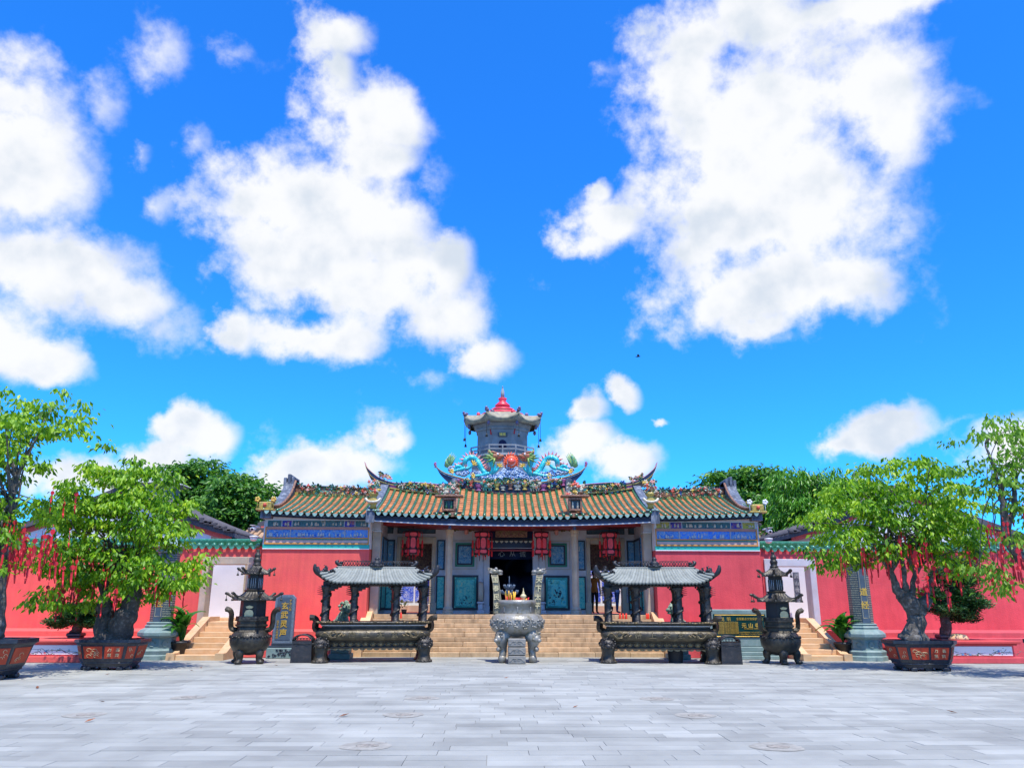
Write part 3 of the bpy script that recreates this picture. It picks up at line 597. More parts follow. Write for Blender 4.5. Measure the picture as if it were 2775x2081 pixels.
    # drum stone by the door
    xd = s*(XD+0.30); m = MB(); m.box(xd-.15, xd+.15, YB-0.62, YB-0.14, ZL, ZL+0.14, bv=.02); m.box(xd-.10, xd+.10, YB-0.56, YB-0.18, ZL+.14, ZL+.36, bv=.03); m.box(xd-.14, xd+.14, YB-0.60, YB-0.15, ZL+.36, ZL+.44, bv=.03); m.build('drum_stone_base', 'grey_granite', temple)
    m = MB(); prof = [(0.30*math.sin(a), -0.09+0.18*i/6) for i, a in enumerate([1.25,1.45,1.57,1.57,1.57,1.45,1.25])]
    vs = []; n = 20
    m2 = MB(); m2.lathe(prof, n, (0, 0, 0)); m.add([(xd+z, YB-0.38+x*0.7, ZL+0.80+y*1.2) for x, y, z in m2.v], m2.f, 0, True); m.build('drum_stone', 'tan_granite', temple)
# main door: header, plaque, small inner eave
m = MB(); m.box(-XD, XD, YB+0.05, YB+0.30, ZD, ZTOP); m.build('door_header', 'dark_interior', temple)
m = MB(); m.box(-XD, XD, YB-0.02, YB+0.05, zb(1493), zb(1488), bv=.006); m.build('lintel_beam', 'dark_red_beam', temple)
m = MB(); m.box(-XD, XD, YB-0.03, YB+0.04, zb(1485), zb(1483.5)); m.build('lintel_line', 'pale_trim', temple)
m = MB(); m.box(-XD, XD, YB-0.01, YB+0.045, zb(1483), zb(1468)); m.build('lintel_board', 'navy_paint', temple)
m = MB(); m.add([(-XD, YB-0.10, zb(1467)), (XD, YB-0.10, zb(1467)), (XD, YB+0.05, zb(1457)), (-XD, YB+0.05, zb(1457)), (-XD, YB-0.10, zb(1467)-.02), (XD, YB-0.10, zb(1467)-.02)], [(0,1,2,3),(4,5,1,0)]); m.build('inner_eave', 'dark_roof_tile', temple)
drip_small = MB().prism([(-.07,0),(-.05,-.05),(0,-.085),(.05,-.05),(.07,0)], lambda u, v, d: (u, d, v), -0.01, 0.01).mesh('drip_tile', 'flower_cream')
for k in range(9): inst(drip_small, 'inner_drip_tile', temple, (-XD+0.1+k*(2*XD-0.2)/8, YB-0.115, zb(1465)))
m = MB(); m.box(-0.62, 0.62, YB-0.20, YB-0.14, zb(1456), zb(1428), bv=.01); pl = m.build('name_plaque', 'ridge_brown', temple)
for i, c in enumerate('寺古山元'): text(c, (-0.42+0.28*i, YB-0.208, zb(1442)), 0.24, pl, 'gold_carving', 0.006, bold=0.004)
m = MB(); m.box(-XD-0.3, XD+0.3, YB-0.06, YB-0.002, zb(1427), zb(1418)); m.build('header_panel', 'tan_granite', temple)
for i, (c, px, py) in enumerate((('心', 1359, 1501), ('从', 1389, 1501), ('诚', 1416, 1502))): text(c, (PX(px,py,YB+0.9), YB+0.9, PZ(px,py,YB+0.9)), 0.26, temple, 'pale_trim', 0.004)
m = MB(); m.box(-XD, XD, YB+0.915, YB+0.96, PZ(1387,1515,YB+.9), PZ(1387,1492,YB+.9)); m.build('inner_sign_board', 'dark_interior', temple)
# dark hall inside the door; the courts behind the side doors are open to the sky
m = MB(); xw = 1.75
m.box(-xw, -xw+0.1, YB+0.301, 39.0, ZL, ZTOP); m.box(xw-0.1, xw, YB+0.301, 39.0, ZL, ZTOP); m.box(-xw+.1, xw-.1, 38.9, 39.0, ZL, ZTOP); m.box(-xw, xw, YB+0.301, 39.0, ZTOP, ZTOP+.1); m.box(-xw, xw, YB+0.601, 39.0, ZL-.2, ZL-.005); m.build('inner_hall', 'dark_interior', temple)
for s in (-1, 1):
    y0 = 36.5
    m = MB(); m.box(s*1.9, s*6.0, YB+0.601, y0+0.3, 0.0, ZL-0.006); m.build('court_floor', 'salmon_floor', temple)
    m = MB(); m.box(s*1.9, s*6.0, y0, y0+0.2, ZL-0.1, 4.6); m.build('court_wall', 'white_wash', temple)
    for k, xx in enumerate((3.05, 3.85, 4.65)):
        for z0, z1 in ((1.75, 2.75), (2.95, 4.1)):
            m = MB(); m.box(s*(xx-.36), s*(xx+.36), y0-0.03, y0-0.002, z0, z1); m.build('court_mural', 'court_mural', temple)
    m = MB(); m.box(s*2.2, s*4.8, YB+1.6, YB+1.7, 2.95, 4.4); m.build('shade_screen', 'ridge_brown', temple)  # added dark board; its brown stands in for shade high in the doorway
    m = MB(); m.box(s*1.9, s*6.0, y0-0.35, y0-0.04, ZL-0.005, ZL+0.30, bv=.02); m.build('court_bench', 'tan_granite', temple)
    m = MB(); m.box(s*3.35, s*3.55, y0-0.6, y0-0.40, ZL-0.005, 3.9, bv=.02); m.box(s*3.31, s*3.59, y0-0.64, y0-0.37, ZL-0.005, ZL+.35, bv=.03); m.build('court_post', 'tan_granite', temple)

# ------------------------------------------------------------------ roofs
def eave_z(x):                      # main roof: the eave rises towards both ends
    return PZ(1387, 1401, YE)+0.13*min(1.2, abs(x)/4.6)**2
YEO = [0.0]                          # eave set back on the wings
def roof_pt(x, t, ez, rz, sag=0.16, x_sh=0.0):
    return (x, lerp(YE+YEO[0], YR, t), ez(x)+(rz(x)-ez(x))*(t-sag*4*t*(1-t)*0.5))
drip_me = MB().prism([(-.085,.02),(-.075,-.035),(-.03,-.085),(0,-.10),(.03,-.085),(.075,-.035),(.085,.02)], lambda u, v, d: (u, d-abs(v)*0.15, v), -0.012, 0.012).mesh('drip_tile', 'drip_glaze')
def roof(parent, x0, x1, ez, rz, nrib, label=None, name='roof', backdepth=3.4):
    n = 10; ts = [i/n for i in range(n+1)]
    m = MB(); k = 12; xs = [lerp(x0, x1, i/k) for i in range(k+1)]
    vs = []
    for t in ts:
        for x in xs: p = roof_pt(x, t, ez, rz); vs.append((p[0], p[1], p[2]-0.05))
    for x in xs: vs.append((x, YR+backdepth, rz(x)-1.25))
    w = k+1; rows = n+2
    fs = [(j*w+i, j*w+i+1, (j+1)*w+i+1, (j+1)*w+i) for j in range(rows-1) for i in range(k)]
    m.add(vs, fs); o0 = len(m.v)
    m.add([(a, b, c-0.10) for a, b, c in vs], [tuple(reversed(f)) for f in fs]); m.build('x', 'ridge_brown') if False else None
    ro = m.build(name, 'dark_roof_tile', parent, label)
    sp = (x1-x0)/nrib
    for i in range(nrib+1):
        xr = x0+sp*i
        # trough of overlapping flat tiles to the right of this rib
        if i < nrib:
            m = MB(); nc = 15; a, b = xr+0.045, xr+sp-0.045; c = 0.5*(a+b)
            for j in range(nc):
                ta, tb = max(-0.012, j/nc-0.02), (j+1)/nc
                pa, pb = [roof_pt(c, t, ez, rz) for t in (ta, tb)]; jit = rnd.uniform(-.006,.006)
                sl = (eave_slope(ez, rz, c, sp))
                za, zb_ = pa[2]+0.028+jit, pb[2]+0.004
                m.add([(a, pa[1], za+0.012+sl*(a-c)), (c, pa[1], za), (b, pa[1], za+0.012+sl*(b-c)), (b, pb[1], zb_+.012+sl*(b-c)), (c, pb[1], zb_), (a, pb[1], zb_+.012+sl*(a-c)), (a, pa[1], za-0.02), (b, pa[1], za-0.02)], [(0,1,4,5),(1,2,3,4),(6,1,0),(6,7,1),(7,2,1)])
            m.build('pan_tile_row', 'orange_tile', ro)
            q = roof_pt(c, 0, ez, rz); inst(drip_me, 'drip_tile', ro, (c, YE+YEO[0]-0.04, q[2]-0.005))
        # rib of half-round cover tiles
        m = MB(); pts = []; rr = []; nb = 12
        for j in range(nb+1):
            t = j/nb
            p = roof_pt(xr, t*1.0, ez, rz); r0 = 0.058
            pts.append((p[0]+rnd.uniform(-.003,.003), p[1]-(0.05 if j == 0 else 0), p[2]+0.035)); rr.append(r0*(1.0+(0.07 if j % 2 else 0.0)))
        m.tube(pts, rr, 8); m.build('cover_tile_rib', 'green_glaze', ro)
    return ro
def eave_slope(ez, rz, x, sp): return (ez(x+sp/2)-ez(x-sp/2))/sp
# ridge heights along x, from the photograph
def curve(pts):
    xs = [p[0] for p in pts]; zs = [p[1] for p in pts]
    return lambda x: float(np.interp(x, xs, zs))
def sym(f): return lambda x: 0.5*(f(-abs(x))+f(-abs(x)))
def ridge_left(pxs, Y=YR): return curve([(PX(x, y, Y), PZ(x, y, Y)) for x, y in pxs])
rz_c = sym(ridge_left([(1252,1321),(1290,1328),(1330,1334),(1387,1337)]))
rz_s = sym(ridge_left([(1030,1317),(1050,1322),(1109,1332),(1182,1339),(1250,1343)]))
rz_w = sym(ridge_left([(770,1336),(830,1339),(920,1343),(1010,1347)]))
XV = 2.12                                         # verge between centre and side bays
ew = lambda x: PZ(850, 1398, YE+.26)+0.085+0.13*max(0, (abs(x)-5.1)/3.8)**2-0.03
roof(temple, -XV+0.10, XV-0.10, eave_z, rz_c, 16)
for s in (-1, 1):
    a, b = sorted((s*(XV+0.10), s*4.82)); roof(temple, a, b, eave_z, rz_s, 11, name='side_roof')
# soffit boards under the main eave
xs = [-4.9+9.8*i/24 for i in range(25)]
for nm, mt, za, zb2, y0, y1 in (('eave_board', 'navy_paint', -0.095, -0.27, YE+0.06, YE+0.12), ('eave_line', 'pale_trim', -0.27, -0.305, YE+0.04, YE+0.13)):
    m = MB(); m.strip([(x, eave_z(x)+za) for x in xs], [(x, eave_z(x)+zb2) for x in xs], y0, y1); m.build(nm, mt, temple)
m = MB(); m.strip([(x, eave_z(x)-0.14) for x in xs], [(x, eave_z(x)-0.20) for x in xs], YE+0.13, YB+0.2); m.build('soffit', 'dark_red_beam', temple)
m = MB(); m.box(-4.85, 4.85, YC-0.07, YC+0.07, PZ(1387,1425,YC), PZ(1387,1416,YC), bv=.01); m.build('tie_beam', 'dark_red_beam', temple)

# ornament made of many small glazed flowers, leaves and fruit
FL = ['flower_red','flower_pink','flower_yellow','flower_cream','flower_green','flower_jade','flower_brown','flower_blue']
def flowers(parent, x0, x1, zf, h, y, n, seed, weights=(2,1.2,2.2,1.5,7,3,4,.5), name='flower_ornament', big=1.0):
    """a run of ceramic flowers; zf(x) is the foot line, h the height"""
    q = random.Random(seed); m = MB(); idx = list(range(len(FL)))
    for k in range(n):
        x = q.uniform(x0, x1); hh = h(x) if callable(h) else h; z = zf(x)+hh*q.random()**0.8; yy = y-q.uniform(0.0, 0.14); i = q.choices(idx, weights)[0]
        r = big*q.uniform(0.03, 0.068)
        if i in (4, 5, 7):                         # pointed leaves
            for l in range(3):
                a = q.uniform(0, 6.28); t = q.uniform(-.5, .5)
                u = Vector((math.cos(a), -0.5+t*.5, math.sin(a)*0.8+0.3)); u.normalize(); w = u.cross(Vector((0,1,.2))); w.normalize(); p = Vector((x, yy, z)); L_ = r*2.3
                m.add([p, p+u*L_*.5+w*r*.6+Vector((0,-.02,0)), p+u*L_, p+u*L_*.5-w*r*.6+Vector((0,-.02,0))], [(0,1,2,3)], i)
        else:
            m.ball((x, yy, z), (r, r*.8, r*.9), 6, i)
            for l in range(4):
                a = l*1.57+q.uniform(-.3,.3); m.ball((x+math.cos(a)*r*.9, yy-.01, z+math.sin(a)*r*.9), r*.55, 5, i if q.random() < .7 else 3)
    return m.build(name, FL, parent, kind='stuff')
# central ridge: upswept wall with painted tips
def ribbon(parent, name, mat, top, bot, y0, y1, k=3):
    m = MB(); m.strip([(p[0], p[2]) for p in smooth_path([P(x, y, YR) for x, y in top], k)], [(p[0], p[2]) for p in smooth_path([P(x, y, YR) for x, y in bot], k)], y0, y1); return m.build(name, mat, parent)
def mir(pts):                                     # mirror pixel outline about the temple axis at the ridge plane
    ax = 0.5*(1180+1587)+1.0
    return [(2*ax-x, y+0.6) for x, y in pts][::-1]
top_c = [(1181,1262),(1184,1268),(1200,1281),(1225,1291),(1260,1300),(1300,1308),(1383,1313)]
bot_c = [(1184,1268),(1192,1284),(1208,1301),(1228,1316),(1262,1325),(1300,1333),(1383,1340)]
rdg = ribbon(temple, 'main_ridge', 'ridge_navy', top_c+mir(top_c)[1:], bot_c+mir(bot_c)[1:], YR-0.14, YR+0.16)
off = lambda pts, d: [(x, y+d) for x, y in pts]
ribbon(rdg, 'ridge_cap', 'ridge_yellow', off(top_c+mir(top_c)[1:], -2.0), off(top_c+mir(top_c)[1:], 0.4), YR-0.20, YR+0.2)
ribbon(rdg, 'ridge_stripe', 'cloud_blue', off(top_c+mir(top_c)[1:], 2.2), off(top_c+mir(top_c)[1:], 3.8), YR-0.17, YR-0.141)
ribbon(rdg, 'ridge_foot', 'ridge_brown', off(bot_c[4:]+mir(bot_c)[1:3], -3), off(bot_c[4:]+mir(bot_c)[1:3], 1.2), YR-0.24, YR-0.145)
for (x, y) in ((1180.5,1259),(1587.5,1257)):
    p = P(x, y, YR); m = MB(); m.tube(smooth_path([p+[0,0,-.12], p+[0,0,-.04], p+[(-.03 if x < 1300 else .03),0,.03], p+[(.03 if x < 1300 else -.03),0,.08]], 3), [.05]*9+[.02], 8); m.build('ridge_curl', 'ridge_purple', rdg)
# purple vases and pots standing in the ridge
for (x, y, w, h, mt) in ((1297,1322,20,17,'ridge_purple'),(1241,1308,14,18,'ridge_purple'),(1472,1322,20,17,'ridge_purple'),(1527,1308,14,18,'ridge_purple'),(1346,1319,17,18,'ridge_yellow'),(1363,1324,14,10,'flower_cream'),(1383,1318,16,18,'ridge_brown'),(1402,1322,20,12,'flower_cream'),(1422,1319,17,18,'ridge_yellow')):
    p = P(x, y+h/2, YR-0.22); sc = (YR-0.2)/FPX*1.02; W_, H_ = w*sc, h*sc; m = MB()
    m.lathe([(W_*.42,0),(W_*.40,H_*.12),(W_*.22,H_*.3),(W_*.30,H_*.5),(W_*.5,H_*.72),(W_*.42,H_*.9),(W_*.5,H_)], 10, (p[0], YR-0.24, p[2]), sy=.6); m.build('ridge_vase', mt, rdg)
for i, (xa, xb_) in enumerate(((1248,1285),(1307,1338),(1340,1352),(1357,1369),(1376,1391),(1395,1410),(1415,1430),(1434,1462),(1484,1520))):
    pa, pb = P(xa, 1312, YR), P(xb_, 1312, YR)
    small = (xb_-xa) < 16
    flowers(rdg, pa[0], pb[0], lambda x: PZ(1387, 1312 if small else 1328, YR)+0.02*x*x, 0.14 if small else 0.34, YR-0.2, 14 if small else 34, 100+i)
# pair of ceramic beasts on the ridge
for (x0, y0, mt, d) in ((1320,1318,'flower_jade',1),(1448,1318,'flower_cream',-1)):
    p = P(x0, y0, YR-.2); m = MB()
    m.ball((p[0], YR-.27, p[2]), (.20,.08,.11), 8); m.ball((p[0]-d*.2, YR-.3, p[2]+.1), (.09,.08,.08), 8)
    for q in (-.14, -.05, .07, .15): m.tube([(p[0]+q, YR-.27, p[2]-.05), (p[0]+q+.02, YR-.28, p[2]-.2)], .03, 6)
    m.tube([(p[0]+d*.18, YR-.25, p[2]+.03), (p[0]+d*.27, YR-.25, p[2]+.13), (p[0]+d*.22, YR-.25, p[2]+.2)], [.03,.025,.01], 6); m.build('ridge_beast', mt, rdg)
# verge between the bays, with niche and blossoms
for s in (-1, 1):
    m = MB(); x = s*XV; n = 10
    for j in range(n):
        pa, pb = roof_pt(x, j/n, eave_z, rz_c), roof_pt(x, (j+1)/n, eave_z, rz_c)
        m.add([(x-.11,pa[1],pa[2]-.02),(x+.11,pa[1],pa[2]-.02),(x+.11,pb[1],pb[2]-.02),(x-.11,pb[1],pb[2]-.02),(x-.09,pa[1],pa[2]+.12),(x+.09,pa[1],pa[2]+.12),(x+.09,pb[1],pb[2]+.12),(x-.09,pb[1],pb[2]+.12)], [(4,5,6,7),(0,1,5,4),(1,2,6,5),(3,0,4,7)])
    vo = m.build('verge', 'ridge_brown', temple)
    px = 1216 if s < 0 else 1559
    yv = YE+1.0
    a = P(px, 1385, YE+.15); b = P(px, 1353, YE+.15)
    m = MB(); w = .24; yy = YE+.15
    m.box(a[0]-w, a[0]-w+.07, yy-.1, yy+.1, a[2]+.03, b[2], bv=.01); m.box(a[0]+w-.07, a[0]+w, yy-.1, yy+.1, a[2]+.03, b[2], bv=.01); m.box(a[0]-w, a[0]+w, yy-.1, yy+.1, a[2], a[2]+.07, bv=.01); m.box(a[0]-w, a[0]+w, yy-.1, yy+.1, b[2]-.02, b[2]+.05, bv=.01)
    m.box(a[0]-.5, a[0]+.5, yy-.16, yy+.3, b[2]+.08, b[2]+.15, bv=.015); no = m.build('niche', 'ridge_brown', temple)
    m = MB(); m.box(a[0]-w+.05, a[0]+w-.05, yy+.05, yy+.6, a[2]+.05, b[2]); m.build('niche_back', 'carved_night', no)
    for d in (-.09, .09):
        m = MB(); m.lathe([(.05,0),(.045,.12),(.03,.19),(.035,.22),(.012,.27)], 8, (a[0]+d, yy, a[2]+.07)); m.build('figurine', 'flower_cream' if s > 0 else 'flower_green', no)
    c0, c1 = P(px-22, 1346, YE+.7), P(px+22, 1346, YE+.7)
    flowers(no, c0[0], c1[0], lambda x: c0[2], 0.42, YE+.45, 44, 300+s, (1,2,2,7,2,2,3,.5), 'blossom', 1.5)
    gx = 1230 if s < 0 else 1540
    g0, g1 = P(gx, 1335, YR-.5), P(gx, 1297, YR-.5); m = MB(); m.prism([(-.11,0),(.11,0),(.13,.5),(.08,g1[2]-g0[2]),(-.08,g1[2]-g0[2])], lambda u, v, d: (g0[0]+u, d, g0[2]+v), YR-.65, YR-.3); m.build('verge_crest', 'slate_gable', vo)
# ridges of the side bays, swept up to a point at the outer end
top_s = [(989,1254),(994,1266),(1003,1276),(1017,1288),(1032,1298),(1052,1306),(1079,1311),(1113,1309),(1156,1311),(1205,1316)]
mid_s = [(992,1264),(998,1280),(1008,1292),(1022,1302),(1036,1307),(1056,1313),(1080,1317),(1113,1316),(1156,1318),(1205,1322)]
bot_s = [(996,1274),(1003,1293),(1012,1307),(1026,1318),(1040,1320),(1058,1325),(1084,1329),(1113,1333),(1156,1337),(1205,1341)]
for s in (-1, 1):
    T, Mi, B = (top_s, mid_s, bot_s) if s < 0 else (mir(top_s), mir(mid_s), mir(bot_s))
    r1 = ribbon(temple, 'side_ridge', 'ridge_brown', Mi, B, YR-.12, YR+.14)
    ribbon(r1, 'ridge_cap', 'ridge_navy', T, Mi, YR-.15, YR+.17)
    ribbon(r1, 'ridge_line', 'ridge_yellow', off(Mi, -1.2), off(Mi, 1.0), YR-.19, YR-.152)
    ribbon(r1, 'ridge_edge', 'flower_pink', off(T, -1.6), off(T, 0), YR-.16, YR+.18)
    ribbon(r1, 'ridge_fringe', 'ridge_yellow', off(B[5:] if s < 0 else B[:5], -2.5), off(B[5:] if s < 0 else B[:5], 1.0), YR-.25, YR-.125)
    for k in range(4):
        xa = 1078+k*30; pa = [P(q if s < 0 else mir([(q, 0)])[0][0], 1330, YR)[0] for q in (xa, xa+30)]
        f = ridge_left([(1070,1326),(1205,1338)])
        flowers(r1, min(pa), max(pa), lambda x: f(-abs(x)), 0.28, YR-.2, 24, 400+10*k+s)
    qx = [1030, 1062]; pa = [P(q if s < 0 else mir([(q, 0)])[0][0], 1300, YR)[0] for q in qx]
    f2 = ridge_left([(1020,1291),(1040,1302),(1075,1311)]); flowers(r1, min(pa), max(pa), lambda x: f2(-abs(x)), lambda x: 0.22, YR-.08, 26, 500+s, (2,6,2,2,4,3,1,0))
    q = P(1064 if s < 0 else mir([(1064,0)])[0][0], 1319, YR-.2); m = MB(); m.box(q[0]-.13, q[0]+.13, YR-.16, YR-.121, q[2]-.1, q[2]+.1); m.build('ridge_lattice', 'ridge_purple', r1)
    # gable parapet between hall and wing
    m = MB(); n = 9; xa, xb_ = s*4.84, s*5.14
    up = [roof_pt(4.9*s, j/n, eave_z, rz_s) for j in range(n+1)]
    poly = [(p[1]-.02, p[2]-.35) for p in up]+[(p[1]-.02, p[2]+.10+.10*(j/n)**1.5) for j, p in reversed(list(enumerate(up)))]
    m.prism(poly[::-1], lambda u, v, d: (d, u, v), min(xa, xb_), max(xa, xb_)); m.build('gable_parapet', 'slate_gable', temple)
    # potted bouquet at the foot of the parapet
    a = P(1011 if s < 0 else 1763, 1378, YE+.12); m = MB(); yy = YE+.1
    m.lathe([(.13,0),(.10,.10),(.16,.22),(.18,.30),(.10,.38),(.14,.46),(.18,.50),(.15,.56)], 12, (a[0], yy, a[2])); po = m.build('corner_vase', 'ridge_yellow', temple)
    m = MB(); m.tube(smooth_path([(a[0]-.26,yy-.1,a[2]+.34),(a[0]-.17,yy-.17,a[2]+.24),(a[0],yy-.2,a[2]+.21),(a[0]+.17,yy-.17,a[2]+.24),(a[0]+.26,yy-.1,a[2]+.34)], 3), .05, 7); m.build('vase_garland', 'flower_cream', po)
    flowers(po, a[0]-.2, a[0]+.2, lambda x: a[2]+.56, 0.40, yy, 34, 600+s, (2,2,5,3,4,3,0,0), 'bouquet', 1.2)
    for d in (-.13, .05, .2): m = MB(); m.lathe([(.06,0),(.065,.05),(.03,.06)], 8, (a[0]+d, yy-.12, a[2]-.1)); m.build('round_tile_end', 'drip_glaze', po)

# ------------------------------------------------------------------ wings
def wing(s):
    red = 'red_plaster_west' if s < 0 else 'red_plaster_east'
    xi, xo = 5.06, 0.5*(abs(PX(709,1480,YW))+abs(PX(2055,1480,YW)))
    w = thing('temple_wing', ['red walled west wing of the temple with painted frieze, left of the stair','red walled east wing of the temple with painted frieze, right of the stair'][s > 0], 'building', (s*7, YW, 0))
    zf = lambda py: PZ(900 if s < 0 else 1874, py if s < 0 else py+4.5, YW)
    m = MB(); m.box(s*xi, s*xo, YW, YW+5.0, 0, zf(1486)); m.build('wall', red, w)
    m = MB(); m.box(s*(xi+.002), s*(xo-.002), YW+.002, YW+4.6, zf(1486), ew(6.5)-.06); m.build('upper_wall', 'white_wash', w)
    # ledge in front of the wall
    m = MB(); m.box(s*(5.23), s*(xo-.0), 26.0, YW-.001, 0, 0.80, bv=.02); m.build('ledge', red, w)
    m = MB(); m.box(s*(5.23), s*(xo-.0), 25.9, 25.999, 0, 0.63, bv=.02); m.build('lower_ledge', red, w)
    # frieze bands, each a moulding of its own
    def band(nm, mt, ya, yb, pr_, x0=xi, x1=xo):
        m = MB(); m.box(s*x0, s*x1, YW-pr_, YW+.05, zf(ya), zf(yb), bv=.006); return m.build(nm, mt, w)
    band('white_line', 'white_wash', 1488.5, 1486, .05); band('teal_band', 'teal_band', 1485.9, 1475.4, .035)
    xin, xon = xi+.06, xo-.09
    band('orange_band', 'orange_band', 1475.2, 1471.4, .06, xin, xon); band('pink_band', 'pink_band', 1471.2, 1463.2, .035, xin, xon); band('green_band', 'green_band', 1463.1, 1459.6, .05, xin, xon); band('orange_band', 'orange_band', 1459.4, 1456.2, .06, xin, xon)
    band('brown_band', 'brown_band', 1434.6, 1427.6, .05, xin, xon)
    for xa_ in (xon, xin-.035):
        m = MB(); m.box(s*xa_, s*(xa_+.035), YW-.055, YW+.05, zf(1475.2), zf(1428), bv=.005); m.build('frieze_frame', 'orange_band', w)
    m = MB(); m.box(s*(xo-.05), s*xo, YW-.04, YW+.05, zf(1475.2), zf(1412)); m.build('corner_strip', 'pale_trim', w)
    # pictures of the frieze: upper row and lower row
    def pics(row, ya, yb, cuts, mts):
        for i in range(len(cuts)-1):
            a = lerp(xon, xin, cuts[i])-.02; b = lerp(xon, xin, cuts[i+1])+.02
            m = MB(); m.box(s*a, s*b, YW-.012, YW+.05, zf(ya), zf(yb)); po = m.build('frieze_picture', mts[i], w)
            q = MB(); pr = random.Random(int(700+i+10*row+s)); mt = 0
            nfig = max(2, int(abs(a-b)*9))
            for k in range(nfig):
                x = s*pr.uniform(b+.08, a-.08); z = zf(ya)+pr.uniform(.02,.05); h = pr.uniform(.08,.15)
                q.lathe([(.025,0),(.035,h*.3),(.02,h*.7),(.022,h*.85),(.006,h)], 6, (x, YW-.02, z), sy=.5); mt = 0
            q.build('figures', 'flower_cream' if row == 0 else 'pale_trim', po, kind='stuff')
            if i: m = MB(); xx = lerp(xon, xin, cuts[i]); m.box(s*xx-.012, s*xx+.012, YW-.035, YW+.05, zf(ya), zf(yb)); m.build('frieze_divider', 'pale_trim', w)
    if s < 0:
        pics(0, 1427, 1411, [0,.145,.245,.76,.865,1], ['frieze_teal','frieze_indigo','frieze_teal','frieze_indigo','frieze_teal']); pics(1, 1456, 1435, [0,.235,.77,1], ['frieze_blue','frieze_blue','frieze_azure'])
    else:
        pics(0, 1427, 1411, [0,.135,.25,.74,.86,1], ['frieze_yellow','frieze_indigo','frieze_teal','frieze_indigo','frieze_yellow']); pics(1, 1456, 1435, [0,.26,.77,1], ['frieze_blue','frieze_azure','frieze_blue'])
    # cornice under the eave
    xs = [xi+(xo-xi)*i/10 for i in range(11)]
    for nm, mt, za, zc, y0 in (('cornice', 'slate_gable', -.05, -.115, YW-.26), ('cornice_line', 'brown_band', -.09, -.125, YW-.18), ('cornice_foot', 'ridge_navy', -.11, -.15, YW-.11)):
        m = MB(); T = [(s*x, ew(x)+za) for x in xs]; B = [(s*x, ew(x)+zc) for x in xs]
        if s < 0: T, B = T[::-1], B[::-1]
        m.strip(T, B, y0, YW+.04); m.build(nm, mt, w)
    a, b = sorted((s*5.16, s*(xo-.02))); YEO[0] = .26; roof(w, a, b, ew, rz_w, 15); YEO[0] = 0.0
    # ridge with flowers
    f = lambda x: rz_w(x)
    xs = [5.15+(8.5-5.15)*i/10 for i in range(11)]; T = [(s*x, f(x)+.30) for x in xs]; B = [(s*x, f(x)-.05) for x in xs]
    if s < 0: T, B = T[::-1], B[::-1]
    m = MB(); m.strip(T, B, YR-.1, YR+.12); rg = m.build('ridge', 'ridge_brown', w)
    m = MB(); m.strip([(x, z+.04) for x, z in T], T, YR-.14, YR+.16); m.build('ridge_cap', 'ridge_navy', rg)
    T2 = [(x, z+.03) for x, z in B]; m = MB(); m.strip([(x, z+.05) for x, z in T2], [(x, z-.04) for x, z in T2], YR-.24, YR-.105); m.build('ridge_fringe', 'ridge_yellow', rg)
    for k in range(6): flowers(rg, min(s*(5.3+k*.5), s*(5.8+k*.5)), max(s*(5.3+k*.5), s*(5.8+k*.5)), f, 0.36, YR-.18, 24, 800+k*3+s, (2,1.2,2.2,1.4,7,3,5,.3))
    # tall weathered gable at the outer end
    x0, x1 = xo-.28, xo+.10
    prof = [(YE+.3, ew(xo)-.25), (YR+3.0, ew(xo)-.25), (YR+2.0, 5.2), (YR+.9, 6.05), (YR+.45, 6.32), (YR+.1, 6.36), (YR-.25, 6.25), (YR-.5, 5.95), (YR-.95, 5.6), (YR-1.6, 5.28), (YR-2.3, 5.05), (YE+.34, ew(xo)+.16)]
    m = MB(); m.prism(prof[::-1], lambda u, v, d: (d, u, v), min(s*x0, s*x1), max(s*x0, s*x1)); g = m.build('gable', 'slate_gable', w)
    m = MB()
    for j, (yy, zz) in enumerate(prof[4:]):
        pass
    m.tube([(s*(x0-.03), p[0], p[1]+.02) for p in smooth_path(prof[6:], 3)], .05, 6); m.build('gable_edge', 'ridge_brown', g)
    for q, (dx, top) in enumerate(((-.10,.20),(.05,.30),(.20,.16))):
        m = MB(); m.box(s*(xo-.12+dx)-.06, s*(xo-.12+dx)+.06, YR-.35+.2*q*0, YR+.5, 6.0, 6.33+top-.1, bv=.02); m.build('gable_crest', 'slate_gable', g)
    # ornaments at the eave corner
    cx = s*(xo-.05); zc = ew(xo)+.02; m = MB(); m.box(cx-.30, cx+.30, YE+.2, YE+.6, zc, zc+.06, bv=.01); m.box(cx-.22, cx+.22, YE+.25, YE+.55, zc+.06, zc+.30, bv=.03); po = m.build('corner_ornament', 'ridge_yellow', w)
    m = MB(); m.ball((cx, YE+.23, zc+.18), .07, 8); m.build('ornament_boss', 'flower_red', po)
    for d in (-.28, .28):
        m = MB()
        for k in range(5): a_ = k*1.256; m.ball((cx+d+.06*math.cos(a_), YE+.27, zc+.38+.06*math.sin(a_)), (.05,.02,.05), 6)
        m.tube([(cx+d, YE+.3, zc+.05), (cx+d, YE+.3, zc+.36)], .014, 5); m.build('ornament_flower', 'flower_yellow' if s < 0 else 'white_wash', po)
    m = MB(); m.lathe([(.07,0),(.07,.2),(.10,.24),(.10,.32)], 8, (s*(xo+.02), YE+1.5, 5.02)); m.build('gable_urn', 'flower_red' if s < 0 else 'ridge_yellow', po)
    return w
wing(-1); wing(1)
